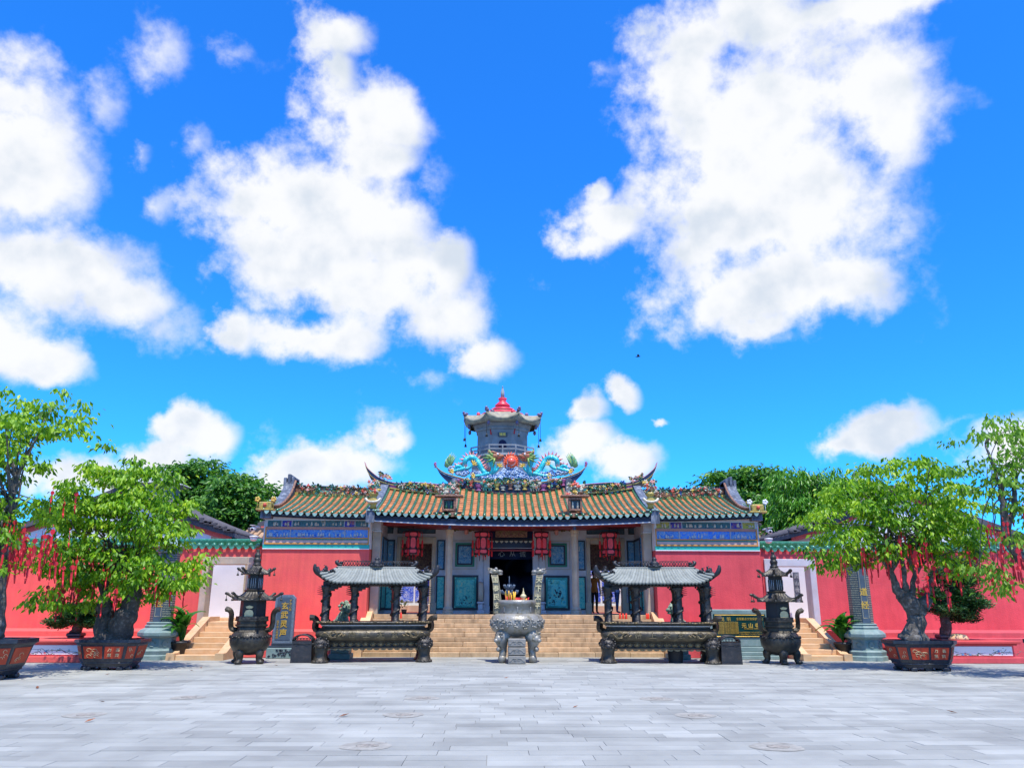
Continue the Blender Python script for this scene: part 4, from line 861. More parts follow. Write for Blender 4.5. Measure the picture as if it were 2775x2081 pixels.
# ------------------------------------------------------------------ dragons, pearl and clouds on the main ridge
YD = YR-0.02
zx = lambda a, b: (1180+a*0.18987, 1180+b*0.18987)          # enlarged view of the ridge -> pixel
AX = 1080.0
def dragon(s, label):
    def pt(a, b, dy=0.0):
        if s > 0: a = 2*AX-a
        q = zx(a, b); p = P(q[0], q[1], YD); return np.array([p[0], YD+dy, p[2]])
    path = [pt(205,455), pt(225,480,.05), pt(268,485), pt(310,440,-.05), pt(352,445), pt(390,480,.05), pt(415,430), pt(428,360,-.06), pt(470,322), pt(530,318), pt(585,352,.05), pt(630,420), pt(668,490), pt(715,540,-.05), pt(775,560), pt(820,525,-.1), pt(828,460,-.12), pt(800,395,-.14), pt(800,345,-.16)]
    P_ = smooth_path(path, 4); n = len(P_); rad = [lerp(.045, .118, min(1, i/(n*.45))) for i in range(n)]
    m = MB(); m.tube(P_, rad, 10); d = m.build('dragon', 'dragon_scale', temple, label)
    # pink spines along the back
    m = MB()
    for i in range(6, n-6, 2):
        a, b = P_[i-1], P_[i+1]; t = Vector(b-a); t.normalize(); w = Vector((-t[2], 0, t[0]))*(1 if s < 0 else -1)
        if w[2] < -0.25: continue
        c = Vector(P_[i]); r_ = rad[i]; h = r_*1.5
        m.add([c+w*r_*.8-t*.07+Vector((0,.03,0)), c+w*r_*.8+t*.07+Vector((0,.03,0)), c+w*(r_+h)-t*.04, c+w*r_*.8+Vector((0,-.04,0))], [(0,1,2),(1,3,2),(3,0,2)])
    m.build('back_fin', 'dragon_fin', d)
    # legs ending in clawed feet
    for pts, cl in (([(430,470),(370,490),(300,505)], (255,520)), ([(770,545),(700,560),(640,575)], (560,585)), ([(440,480),(480,470),(520,440)], (540,420)), ([(835,530),(860,510),(890,480)], (908,450))):
        q = smooth_path([pt(*a, -.12) for a in pts]+[pt(*cl, -.15)], 3); m = MB(); m.tube(q, [.075-.03*i/len(q) for i in range(len(q))], 8); lg = m.build('leg', 'dragon_scale', d)
        m = MB(); c = q[-1]; dr = Vector(q[-1]-q[-3]); dr.normalize(); ang = math.atan2(dr[2], dr[0])
        m.ball(c, (.07,.05,.07), 6)
        for k in (-1.15, -.4, .4, 1.15): m.tube([c, c+np.array([math.cos(ang+k)*.1, -.03, math.sin(ang+k)*.1]), c+np.array([math.cos(ang+k*.8)*.18, -.02, math.sin(ang+k*.8)*.18])], [.035,.03,.006], 5)
        m.build('claw', 'dragon_claw', lg)
    for a, b in ((425,480), (800,540)):
        m = MB(); c = pt(a, b, -.15)
        for k in range(4): m.add([c+np.array([-.05+.03*k,0,0]), c+np.array([-.02+.03*k,-.02,0]), c+np.array([-.1*s*0-.04+.05*k,0,.2+.03*(k % 2)])], [(0,1,2)])
        m.build('leg_flame', 'flame_orange', d)
    # head: snout, jaw, brow, horns, eye; mane behind
    m = MB(); f = -s                              # facing the pearl
    h = pt(880, 320, -.18)
    H = lambda dx, dz, dy=0: (h[0]+f*dx*.82, h[1]+dy, h[2]+dz*.82)
    m.ball(H(-.10,.05), (.20,.15,.17), 10); m.ball(H(.10,.04), (.18,.12,.09), 8); m.ball(H(.24,.06), (.08,.10,.07), 8); m.ball(H(.07,.13), (.10,.13,.07), 8)
    hd = m.build('head', 'dragon_head', d)
    m = MB(); m.tube(smooth_path([H(-.12,-.1), H(.05,-.14), H(.18,-.10), H(.24,-.03)], 3), [.08,.075,.07,.065,.06,.06,.055,.05,.045,.03], 8); m.build('jaw', 'dragon_head', hd)
    m = MB(); m.ball(H(.08,-.04,-.05), (.12,.06,.04), 6); m.build('tongue', 'flower_red', hd)
    m = MB(); m.ball(H(.03,.13,-.10), .045, 8); m.build('eye', 'white_wash', hd)
    for dy in (-.1, .1): m = MB(); m.tube(smooth_path([H(-.05,.17,dy), H(-.2,.24,dy), H(-.34,.22,dy), H(-.46,.30,dy)], 3), [.035]*6+[.025,.02,.012,.006], 6); m.build('horn', 'dragon_head', hd)
    m = MB(); pr = random.Random(9)
    for k in range(30):
        a = math.pi*(0.62+0.85*pr.random()); L_ = pr.uniform(.30,.58); dy = pr.uniform(-.12,.12); c0 = H(-.12+.05*math.cos(a), .0+.08*math.sin(a), dy)
        q = [c0, H(-.12+L_*.6*math.cos(a), L_*.6*math.sin(a), dy-.03), H(-.12+L_*math.cos(a)-.03, L_*math.sin(a)+.06, dy)]; m.tube(q, [.045,.04,.005], 5, flat=.5)
    m.build('mane', 'dragon_mane', hd, kind='stuff')
    # tail fan
    m = MB(); c = pt(205, 455)
    for k in range(9):
        a = R(60+k*13) if s < 0 else R(120-k*13); L_ = .62-.03*abs(k-3)
        m.tube([c, c+np.array([math.cos(a)*L_*.5*.8, .02*(k % 3-1), math.sin(a)*L_*.55]), c+np.array([math.cos(a-.35*(-s))*L_*.62, .02*(k % 3-1), math.sin(a)*L_])], [.05,.06,.006], 6, flat=.4)
    m.build('tail_fan', 'dragon_tail', d)
    return d
dragon(-1, 'turquoise ridge dragon left of the red pearl'); dragon(1, 'turquoise ridge dragon right of the red pearl')
c = P(*zx(1080,372), YD); c[1] = YD-.1
m = MB(); m.ball(c+np.array([0,-.1,-.03]), .15, 14); prl = m.build('flaming_pearl', 'pearl_red', temple, 'red ball ringed by flames between the two dragons')
m = MB()
m2 = MB(); m2.lathe([(.17,-.05),(.24,-.05),(.24,.05),(.17,.05),(.17,-.05)], 20, cap=False); m.add([(c[0]+x, c[1]+z, c[2]-.03+y) for x, y, z in m2.v], m2.f, 0, True)
for k in range(15):
    a = R(-35+k*250/14); r0 = .22; L_ = .13+(.06 if 5 < k < 9 else 0)
    u = np.array([math.cos(a), 0, math.sin(a)]); w = np.array([-math.sin(a), 0, math.cos(a)]); o = c+np.array([0,0,-.03])
    m.tube([o+u*r0, o+u*(r0+L_*.5)+w*.03, o+u*(r0+L_)-w*.02], [.05,.035,.005], 6, flat=.6)
m.build('flame', 'flame_orange', prl)
def cloud_bank(outline, n, seed, y, parent, name='ridge_cloud'):
    """heap of curled cloud scrolls inside a pixel outline (columns of x, top, bottom)"""
    m = MB(); q = random.Random(seed); xs = [o[0] for o in outline]
    for k in range(n):
        a = q.uniform(xs[0], xs[-1]); t = np.interp(a, xs, [o[1] for o in outline]); b = np.interp(a, xs, [o[2] for o in outline])
        v = q.uniform(0, 1); p = P(*zx(a, lerp(b, t, v)), y); r_ = q.uniform(.07,.13)
        p[1] = y-q.uniform(0,.12)+.1*v
        m.ball(p, (r_, r_*.8, r_*.85), 8)
        m.tube([p+np.array([math.cos(g)*r_*(1-.1*i), -r_*.8-.005*i, math.sin(g)*r_*(1-.1*i)]) for i, g in enumerate(np.linspace(0, 6.0, 8))], .022, 5)
    return m.build(name, 'cloud_blue', parent, kind='stuff')
cloud_bank([(880,575,640),(960,500,640),(1030,450,640),(1080,440,640),(1130,455,640),(1200,510,640),(1280,575,640)], 70, 21, YD-.06, rdg)
cloud_bank([(200,470,500),(300,500,540),(450,505,580),(600,540,610),(700,560,640),(890,570,640)], 60, 22, YD, rdg)
cloud_bank([(1270,570,640),(1460,560,640),(1560,540,610),(1710,505,580),(1860,500,540),(1960,470,500)], 60, 23, YD, rdg)

# ------------------------------------------------------------------ pagoda behind
YPG = 58.0
pg = P(1362, 1200, YPG); pcx = float(pg[0])
pag = thing('pagoda', 'grey octagonal pagoda with red spire rising behind the temple roof', 'pagoda', (pcx, YPG+2.2, 0))
pz = lambda py: PZ(1362, py, YPG+1.6); C = (pcx, YPG+2.2, 0); Rb = abs(PX(1292,1200,YPG+2.2)-PX(1432,1200,YPG+2.2))/2*1.04
oc = dict(n=8, ph=R(22.5), smooth=False)
m = MB(); m.lathe([(Rb*1.25,0),(Rb*1.2,pz(1262)),(Rb*1.12,pz(1258)),(Rb*1.1,pz(1238))], c=C, **oc); m.build('lower_tower', 'grey_brick', pag)
m = MB(); m.lathe([(Rb,pz(1245)),(Rb*.985,pz(1170))], c=C, **oc); m.build('tower_wall', 'grey_brick', pag)
m = MB(); m.lathe([(Rb*1.02,pz(1172)),(Rb*1.05,pz(1168)),(Rb*1.03,pz(1164)),(Rb*1.12,pz(1158)),(Rb*1.16,pz(1150)),(Rb*1.2,pz(1147))], c=C, **oc); m.build('cornice', 'grey_brick', pag)
# balcony with rail
m = MB(); m.lathe([(Rb*1.28,pz(1244)),(Rb*1.28,pz(1239)),(Rb*1.0,pz(1239))], c=C, **oc); m.build('balcony', 'pagoda_stone', pag)
for k in range(16):
    a = 2*math.pi*k/16; rr = Rb*1.24*(math.cos(R(22.5)) if k % 2 == 0 else 1.0); x, y = pcx+rr*math.cos(a+0), C[1]+rr*math.sin(a)
    m = MB(); m.box(x-.06, x+.06, y-.06, y+.06, pz(1240), pz(1217), bv=.02); m.build('rail_post', 'grey_brick', pag)
m = MB()
for zz in (1219, 1229): m.lathe([(Rb*1.22,pz(zz)),(Rb*1.25,pz(zz)),(Rb*1.25,pz(zz)+.1),(Rb*1.22,pz(zz)+.1)], c=C, cap=False, **oc)
m.build('rail', 'grey_brick', pag)
# solid arched slab, dark colour standing in for an opening's shade; plaque above
yf = C[1]-Rb*math.cos(R(22.5))
aw = 0.30; z0, z1 = pz(1222), pz(1201)
m = MB(); arch = [(-aw,z0),(aw,z0),(aw,z1-.3)]+[(aw*math.cos(a), z1-.3+.3*math.sin(a)) for a in np.linspace(.3, 2.84, 7)]+[(-aw,z1-.3)]
m.prism(arch, lambda u, v, d: (pcx+u, d, v), yf-.03, yf+.2); m.build('arch_shade_slab', 'dark_interior', pag)
m = MB(); m.box(pcx-.36, pcx+.36, yf-.07, yf-.01, pz(1193), pz(1182), bv=.02); po = m.build('plaque', 'black_granite', pag); text('福星', (pcx, yf-.08, pz(1187.5)), .26, po, 'gold', .008, bold=.006)
# upswept roof
nseg = 48; prof = [(1.30,1156,0),(1.46,1151,.45),(1.38,1145,.42),(1.15,1136,.18),(.95,1129,.06),(.85,1124,.02)]
m = MB(); vs = []
for (r_, py, lift) in prof:
    for i in range(nseg):
        a = 2*math.pi*i/nseg; b_ = a+R(22.5); oct_ = math.cos(R(22.5))/math.cos((b_ % R(45))-R(22.5)); k = abs(((b_ % R(45))-R(22.5)))/R(22.5)       # k=1 at the corners
        corner = (1-k)**0 * (k**3); rr = Rb*r_*oct_*(1+.07*corner*(lift > .1)); vs.append((pcx+rr*math.cos(a), C[1]+rr*math.sin(a), pz(py)+lift*corner*1.1))
m.add(vs, [(j*nseg+i, j*nseg+(i+1) % nseg, (j+1)*nseg+(i+1) % nseg, (j+1)*nseg+i) for j in range(len(prof)-1) for i in range(nseg)], 0, True)
m.build('tower_roof', 'pagoda_roof', pag)
for k in range(8):
    a = R(45*k+22.5); r_ = Rb*1.50/1.0; x, y = pcx+r_*math.cos(a), C[1]+r_*math.sin(a); z = pz(1143)+.42
    m = MB(); m.ball((x, y, z), (.19,.19,.14), 8); m.ball((x+.10*math.cos(a), y+.10*math.sin(a), z+.13), .12, 8); m.tube([(x-.1*math.cos(a), y-.1*math.sin(a), z+.1), (x-.3*math.cos(a), y-.3*math.sin(a), z+.05)], [.1,.03], 6); m.build('corner_beast', 'pagoda_blue', pag)
    m = MB(); m.ball((x-.35*math.cos(a), y-.35*math.sin(a), z-.95), (.13,.13,.2), 8); m.build('eave_bracket', 'pagoda_blue', pag)
    m = MB(); m.tube([(x, y, z-.2), (x, y, z-1.9)], .02, 5); m.lathe([(.11,z-2.1),(.07,z-1.9),(.02,z-1.85)], 8, (x, y, 0)); m.build('wind_bell', 'bronze', pag)
    m = MB(); x2, y2 = pcx+Rb*.97*math.cos(a), C[1]+Rb*.97*math.sin(a); m.ball((x2, y2, pz(1126)), (.16,.16,.22), 8); m.build('roof_boss', 'pagoda_blue' if k % 2 else 'pagoda_red', pag)
m = MB(); m.lathe([(Rb*.80,pz(1126)),(Rb*.82,pz(1121)),(Rb*.70,pz(1119)),(Rb*.66,pz(1116)),(Rb*.6,pz(1115))], 24, C); m.build('spire_base', 'pagoda_red', pag)
m = MB(); m.lathe([(Rb*.58,pz(1116)),(Rb*.6,pz(1113.5)),(Rb*.42,pz(1112))], 24, C); m.build('spire_ring', 'ridge_brown', pag)
m = MB(); m.lathe([(Rb*.47,pz(1112)),(Rb*.50,pz(1109)),(Rb*.40,pz(1104)),(Rb*.22,pz(1101)),(Rb*.28,pz(1098)),(Rb*.29,pz(1094)),(Rb*.18,pz(1087)),(Rb*.12,pz(1082)),(Rb*.17,pz(1076)),(Rb*.16,pz(1074.5))], 20, C); m.build('spire_gourd', 'pagoda_red', pag)
m = MB(); m.lathe([(.17,pz(1075)),(.15,pz(1058)),(.09,pz(1050)),(.03,pz(1043)),(.06,pz(1042)),(.01,pz(1040))], 10, C); m.build('spire_tip', 'pagoda_stone', pag)
for dx, zz in ((-1.0, 1188), (1.0, 1186)):
    m = MB(); m.tube([(pcx+dx*.95, yf-.05, pz(zz)+.4), (pcx+dx*.88, yf-.15, pz(zz))], [.04,.06], 6); m.build('ribbon', 'tag_red', pag)

# ------------------------------------------------------------------ courtyard walls with tiled coping
cop_me = MB().tube([(0,-.16,-.08),(0,-.08,-.045),(0,.05,.03)], [.085,.075,.06], 8).mesh('cover_tile', 'coping_glaze')
cop_pan = MB().prism([(-.10,.05),(-.09,-.02),(-.045,-.085),(0,-.10),(.045,-.085),(.09,-.02),(.10,.05)], lambda u, v, d: (u, d-abs(v)*.2, v), -.012, .012).mesh('drip_tile', 'coping_glaze')
def side(s):
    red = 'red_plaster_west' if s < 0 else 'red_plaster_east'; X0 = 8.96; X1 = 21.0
    w = thing('courtyard_wall', 'red courtyard wall with green tiled coping, %s of the temple' % ('left' if s < 0 else 'right'), 'wall', (s*15, YS, 0))
    zt = lambda py: PZ(600, py, YS)
    dx0, dx1 = (abs(PX(665,1600,YS)), abs(PX(560,1600,YS))) if s < 0 else (abs(PX(2092,1600,YS)), abs(PX(2198,1600,YS)))
    xa, xb_ = dx0, dx1                       # opening
    zo, zth = zt(1529), 1.16
    m = MB(); m.box(s*X0, s*(xa-.06), YS, YS+.4, 0, zt(1480)); m.box(s*(xb_+.06), s*X1, YS, YS+.4, 0, zt(1480)); m.box(s*(xa-.06), s*(xb_+.06), YS, YS+.4, zo+.05, zt(1480)); m.build('wall', red, w)
    m = MB(); m.box(s*X0, s*X1, YS-.02, YS+.42, zt(1480)+.001, zt(1466), bv=.01); m.build('coping_body', 'green_glaze', w)
    m = MB(); m.box(s*X0, s*X1, YS+.1, YS+.3, zt(1466), zt(1459), bv=.02); m.build('coping_ridge', 'coping_glaze', w)
    n = int((X1-X0)/.26)
    for k in range(n):
        x = s*(X0+.13+k*.26); inst(cop_me, 'coping_tile', w, (x, YS+.06, zt(1476)+.04)); inst(cop_pan, 'coping_drip_tile', w, (x+.13*s, YS-.085, zt(1482)+.01))
        if k % 1 == 0 and k < n-1:
            pass
    # stone door frame and door
    m = MB(); t = .22; m.box(s*(xa-t), s*xa, YS-.08, YS+.45, zth-.2, zo+.26, bv=.012); m.box(s*xb_, s*(xb_+t), YS-.08, YS+.45, zth-.2, zo+.26, bv=.012); m.box(s*xa, s*xb_, YS-.08, YS+.45, zo, zo+.26, bv=.012); m.build('door_frame', 'grey_granite' if s > 0 else 'tan_granite', w)
    m = MB(); m.box(s*xa, s*xb_, YS-.1, YS+.5, 0.4, zth, bv=.01); m.build('threshold', 'stair_granite', w)
    # passage behind the door
    m = MB(); m.box(s*(xa-2.0), s*(xb_+2.0), YS+.6, YS+6, zth-.25, zth-.02); m.build('passage_floor', 'pink_band', w)
    m = MB(); m.box(s*(xa-1.0), s*(xb_+2.6), YS+2.6, YS+2.7, zth-.03, 3.6); m.build('passage_wall', 'white_wash', w)
    if s < 0:
        for a, b, c, mt in ((.02,.20,YS+1.2,'grey_granite'),(.24,.34,YS+1.6,'dark_red_beam'),(.38,.52,YS+1.4,'tan_granite')):
            m = MB(); m.box(s*(xa+a), s*(xa+b), c, c+.2, zth, 3.3); m.build('passage_post', mt, w)
    else:
        m = MB(); xq = PX(2161, 1600, YS+2); m.box(xq-.11, xq+.11, YS+2, YS+2.05, PZ(2161,1632,YS+2), PZ(2161,1550,YS+2)); so = m.build('hanging_board', 'slate_gable', w)
        for i, ch in enumerate('武山微明'): text(ch, (xq, YS+1.99, PZ(2161,1562+19*i,YS+2)), .17, so, 'pale_trim', .004)
    # raised ledge along the foot of the wall
    lx = abs(PX(453,1760,26)) if s < 0 else abs(PX(2307,1760,26))
    m = MB(); m.box(s*(lx+.15), s*X1, 26.0, YS-.001, 0, .80, bv=.02); m.build('ledge', red, w)
    m = MB(); m.box(s*(lx+.15), s*X1, 25.9, 25.999, 0, .63, bv=.02); m.build('lower_ledge', red, w)
    # stair to the side door
    sx0, sx1 = (8.72, 10.42) if s < 0 else (8.75, 10.25)
    st = thing('side_stair', 'narrow granite stair up to the %s side door' % ('left' if s < 0 else 'right'), 'staircase', (s*9.6, 24.75, 0))
    n = 7; r_ = 1.05/n; y0, y1 = 24.72, 27.4; td = (y1-y0)/(n-1)
    m = MB(); m.box(s*(sx0+.30), s*(sx1-.30), y1-.3, YS-.101, 0, 1.04); m.build('stair_core', 'stair_granite', st)
    for k in range(n):
        ya = y0+k*td; m = MB(); m.box(s*(sx0+.26), s*(sx1-.26), ya, (ya+td+.03) if k < n-1 else YS-.1, (r_*k+.003) if k else -.01, r_*(k+1), bv=.01); m.build('step', 'stair_granite', st)
    for xc in (sx0, sx1-.25):
        m = MB(); m.prism([(y0-.06,0),(YS-.1,0),(YS-.1,1.20),(y1,1.20),(y0+.2,.20),(y0-.06,.20)], lambda u, v, d: (d, u, v), min(s*xc, s*(xc+.25)), max(s*xc, s*(xc+.25))); m.build('cheek_wall', 'stair_granite', st)
    # low bench with a painted panel in front of the ledge
    bx0 = 11.9; bx1 = 14.75 if s > 0 else 19.0; yb0, yb1 = 23.85, 25.80
    b = thing('planter_bench', 'low red wall bench with painted flower panel, %s side' % ('left' if s < 0 else 'right'), 'bench', (s*13.5, 24.8, 0))
    m = MB(); m.box(s*(bx0-.15), s*(bx1+.2), yb0-.12, yb1, 0, .17, bv=.015); m.build('foot', red, b)
    m = MB(); m.box(s*bx0, s*bx1, yb0+.02, yb1, .17, .50); m.build('body', red, b)
    m = MB(); m.box(s*(bx0-.08), s*(bx1+.08), yb0-.05, yb1, .50, .545, bv=.01); m.box(s*(bx0-.16), s*(bx1+.16), yb0-.12, yb1, .545, .62, bv=.015); m.build('top', red if s < 0 else 'red_trim', b)
    m = MB(); m.box(s*(bx0+.03), s*(bx1-.04), yb0-.01, yb0+.02, .185, .205); m.build('panel_sill', 'red_trim', b)
    m = MB(); m.box(s*(bx0+.03), s*(bx1-.06), yb0-.005, yb0+.02, .205, .475, bv=.01); pn = m.build('painted_panel', 'panel_white', b)
    pr = random.Random(77+s); m = MB(); x = bx0+.1
    while x < bx1-.2:
        q = [(s*x, yb0-.008, pr.uniform(.22,.30))]
        for k in range(5): q.append((q[-1][0]+s*pr.uniform(.08,.16), yb0-.008, min(.45, max(.22, q[-1][2]+pr.uniform(-.06,.09)))))
        m.tube(q, [.009,.008,.007,.006,.005,.003], 4, mi=0, flat=.4)
        for k in range(6): c = pr.choice(q); m.ball((c[0]+pr.uniform(-.1,.1), yb0-.008, min(.46, max(.22, c[2]+pr.uniform(-.05,.06)))), (.022,.004,.011), 5, mi=2)
        if pr.random() < .75:
            c = pr.choice(q); cc = pr.choice((1,1,3))
            for k in range(5): a = k*1.256; m.ball((c[0]+.022*math.cos(a), yb0-.009, min(.45, max(.23, c[2]+.022*math.sin(a)))), (.018,.005,.016), 6, mi=cc)
        x += pr.uniform(.28,.45)
    m.build('painting', ['paint_branch','paint_pink','paint_green','paint_blue'], pn, kind='stuff')
side(-1); side(1)

# ------------------------------------------------------------------ buildings and trees behind the wall
for s in (-1, 1):
    Y = 33.5
    f = (lambda x, y: P(x, y, Y)) if s < 0 else (lambda x, y: P(2773-x, y+2, Y))
    h = thing('side_hall', 'white gabled hall with dark tiled roof and red trim behind the %s wall' % ('left' if s < 0 else 'right'), 'building', (float(f(380,1470)[0]), Y, 0))
    ap, lo, fl = f(330,1352), f(628,1464), f(30,1464)
    lx = -s
    pts = [f(330,1345), f(420,1386), f(500,1424), f(572,1450)]; pl = [(p[0], p[2]) for p in pts]; mirx = pl[0][0]
    allp = pl+[(pl[-1][0], 0), (2*mirx-pl[-1][0], 0)]+[(2*mirx-a, b) for a, b in reversed(pl[1:])]
    if s < 0: allp = allp[::-1]
    m = MB(); m.prism(allp, lambda u, v, d: (u, d, v), Y, Y+7.0); m.build('gable_wall', 'white_wash', h)
    def slope(name, up, dn, y0, y1, mat):
        U = smooth_path([f(*q) for q in up], 3); D = smooth_path([f(*q) for q in dn], 3); m = MB()
        T = [(p[0], p[2]) for p in U]; B = [(p[0], p[2]) for p in D]
        T2 = [(2*mirx-a, b) for a, b in reversed(T)][:-1]+T; B2 = [(2*mirx-a, b) for a, b in reversed(B)][:-1]+B
        if s > 0: T2, B2 = T2[::-1], B2[::-1]
        m.strip(T2, B2, y0, y1); return m.build(name, mat, h)
    slope('red_trim', [(330,1334),(420,1375),(500,1412),(572,1438),(628,1453)], [(330,1346),(420,1387),(500,1425),(572,1451),(628,1466)], Y-.06, Y+.01, 'red_plaster_west')
    slope('roof', [(330,1318),(420,1360),(500,1394),(572,1422),(640,1447)], [(330,1334),(420,1375),(500,1412),(572,1438),(640,1458)], Y-.30, Y+7.3, 'dark_roof_tile')
    U = [f(*q) for q in [(330,1318),(420,1360),(500,1394),(572,1422),(640,1447)]]
    for k in range(14):
        yy = Y-.2+k*.5; m = MB(); m.tube([(p[0], yy, p[2]+.04) for p in U], .07, 6); m.build('roof_rib', 'dark_roof_tile', h)
    for k in range(3):
        m = MB(); m.tube([(p[0], Y-.28+.06*k, p[2]+.06+.05*k) for p in smooth_path(U, 3)], .06, 6); m.build('verge_tile', 'dark_roof_tile', h)
    for k in range(26):
        u = (k+.5)/26; p = smooth_path(U, 6); p = p[min(len(p)-2, int(u*(len(p)-1)))]; m = MB(); m.box(p[0]-.17, p[0]+.17, Y-.42, Y-.26, p[2]-.02+.04*(k % 2), p[2]+.10+.04*(k % 2), bv=.02); m.build('verge_end_tile', 'dark_roof_tile', h)
    # small rear hall: tiled roof and red-faced gable end
    Y2 = 38.0; f2 = (lambda x, y: P(x, y, Y2)) if s < 0 else (lambda x, y: P(2768-x, y+2, Y2))
    rh = thing('rear_hall', 'orange tiled rear hall with small red gable crest peeking over the %s wall' % ('left' if s < 0 else 'right'), 'building', (float(f2(670,1465)[0]), Y2, 0))
    a, b = f2(630,1466), f2(745,1447); x0, x1 = sorted((a[0], b[0])); ze = a[2]-.25; zr = b[2]
    m = MB(); m.box(x0, x1, Y2+.4, Y2+4, 0, ze); m.build('wall', 'red_plaster_west', rh)
    m = MB(); m.add([(x0,Y2,ze),(x1,Y2,ze),(x1,Y2+2.2,zr+.3),(x0,Y2+2.2,zr+.3),(x1,Y2+4.4,ze),(x0,Y2+4.4,ze)], [(0,1,2,3),(3,2,4,5)]); ro = m.build('roof', 'tan_roof_tile', rh)
    n = int((x1-x0)/.3)
    for k in range(n+1): xx = x0+k*(x1-x0)/n; m = MB(); m.tube([(xx,Y2-.03,ze+.05),(xx,Y2+2.2,zr+.35)], .07, 6); m.build('roof_rib', 'tan_roof_tile', ro)
    m = MB(); m.box(x0, x1, Y2+2.1, Y2+2.4, zr+.25, zr+.5, bv=.03); m.build('ridge', 'dark_roof_tile', ro)
    q = [f2(*p) for p in ((645,1448),(655,1418),(672,1412),(690,1416),(702,1448))]; pl = [(p[0], p[2]+.3) for p in q]
    if s > 0: pl = pl[::-1]
    m = MB(); m.prism(pl[::-1], lambda u, v, d: (u, d, v), Y2+2.6, Y2+3.4); g = m.build('gable_crest', 'dark_roof_tile', rh)
    c = f2(676, 1436); m = MB(); m.box(c[0]-.22, c[0]+.22, Y2+2.55, Y2+2.62, c[2]-.0, c[2]+.42); m.build('crest_panel', 'red_plaster_west', g)
# grey tiled pavilion tower behind the left tree, and its twin finial on the right
YT = 40.0; c = P(432, 1330, YT)
tw = thing('pavilion_tower', 'grey tiled pavilion roof showing behind the left bonsai tree', 'pavilion', (float(c[0]), YT, 0))
m = MB(); m.lathe([(1.0,0),(1.0,PZ(432,1335,YT))], 8, (c[0], YT, 0), smooth=False, ph=R(22.5)); m.build('shaft', 'grey_brick', tw)
m = MB(); m.lathe([(.95,PZ(432,1338,YT)),(1.0,PZ(432,1325,YT)),(1.5,PZ(432,1318,YT)),(1.45,PZ(432,1315,YT)),(.8,PZ(432,1304,YT)),(.2,PZ(432,1296,YT)),(.05,PZ(432,1290,YT))], 8, (c[0], YT, 0), smooth=False, ph=R(22.5)); m.build('roof', 'pagoda_stone', tw)
c = P(2322, 1290, YT); tw = thing('pavilion_tower', 'pavilion with round grey finial above the right bonsai tree', 'pavilion', (float(c[0]), YT, 0))
m = MB(); m.lathe([(1.0,0),(1.0,PZ(2322,1335,YT))], 8, (c[0], YT, 0), smooth=False, ph=R(22.5)); m.build('shaft', 'grey_brick', tw)
m = MB(); m.lathe([(.95,PZ(2322,1338,YT)),(1.5,PZ(2322,1322,YT)),(.8,PZ(2322,1306,YT)),(.15,PZ(2322,1294,YT))], 8, (c[0], YT, 0), smooth=False, ph=R(22.5)); m.build('roof', 'pagoda_stone', tw)
m = MB(); m.lathe([(.1,PZ(2322,1294,YT)),(.14,PZ(2322,1290,YT)),(.24,PZ(2322,1286,YT)),(.16,PZ(2322,1279,YT)),(.03,PZ(2322,1276,YT))], 12, (c[0], YT, 0)); m.build('finial', 'slate_gable', tw)
# ------------------------------------------------------------------ red lanterns of the portico
def lantern(cx, y, label, phase):
    zt_, zb_ = PZ(1300, 1440, y), PZ(1300, 1503, y)
    H = zt_-zb_; r_ = 0.31
    t = thing('lantern', label, 'lantern', (cx, y, zb_), 'red palace lanterns hanging in the portico')
    m = MB(); n = 6; pr = [(r_*.95,0),(r_*1.0,H*.03),(r_*.93,H*.05),(r_*.90,H*.22),(r_*.74,H*.24),(r_*.72,H*.26),(r_*.72,H*.72),(r_*.74,H*.74),(r_*.92,H*.76),(r_*.95,H*.93),(r_*1.05,H*.96),(r_*1.0,H),(r_*.3,H*1.02)]
    m.lathe(pr, n, (cx, y, zb_), ph=phase, smooth=False); m.build('frame', 'lantern_frame', t)
    m = MB(); m.tube([(cx, y, zt_), (cx, y, 4.62)], .012, 5); m.build('hanging_chain', 'lantern_frame', t)
    for k in range(n):
        a = phase+2*math.pi*(k+.5)/n
        for (za, zc, rr, wd) in ((.06,.21,.905,.40),(.265,.715,.715,.30),(.77,.93,.93,.42)):
            ap = r_*rr*math.cos(math.pi/n)+.012; u = Vector((math.cos(a), math.sin(a), 0)); w = Vector((-math.sin(a), math.cos(a), 0)); c = Vector((cx, y, zb_))+u*ap
            hw = r_*wd; z0, z1 = za*H, zc*H; b = (z1-z0)*.22
            m = MB(); m.add([c+w*x+Vector((0,0,z)) for x, z in ((-hw*.6,z0),(hw*.6,z0),(hw,z0+b),(hw,z1-b),(hw*.6,z1),(-hw*.6,z1),(-hw,z1-b),(-hw,z0+b))], [tuple(range(8))]); m.build('silk_pane', 'lantern_silk', t)
        a = phase+2*math.pi*k/n; x, yy = cx+math.cos(a)*r_*1.18, y+math.sin(a)*r_*1.18
        m = MB(); m.tube([(cx+math.cos(a)*r_, y+math.sin(a)*r_, zb_+H*.97), (x, yy, zb_+H*.93), (x, yy, zb_+H*.55)], .007, 4); m.lathe([(.012,.30),(.035,.26),(.04,.02),(.03,0)], 7, (x, yy, zb_+H*.28)); m.lathe([(.012,.24),(.032,.20),(.035,.02),(.02,0)], 7, (x, yy, zb_-.06)); m.tube([(x, yy, zb_+.2), (x, yy, zb_+H*.3)], .006, 4); m.build('tassel', 'lantern_tassel', t)
    for k in range(5):
        a = k*1.256; m = MB(); m.tube([(cx+.12*math.cos(a), y+.12*math.sin(a), zb_+.02), (cx+.12*math.cos(a), y+.12*math.sin(a), zb_-.18-.05*(k % 2))], [.018,.010], 5); m.build('bottom_fringe', 'lantern_frame' if k % 2 else 'lantern_tassel', t)
YLN = 29.6
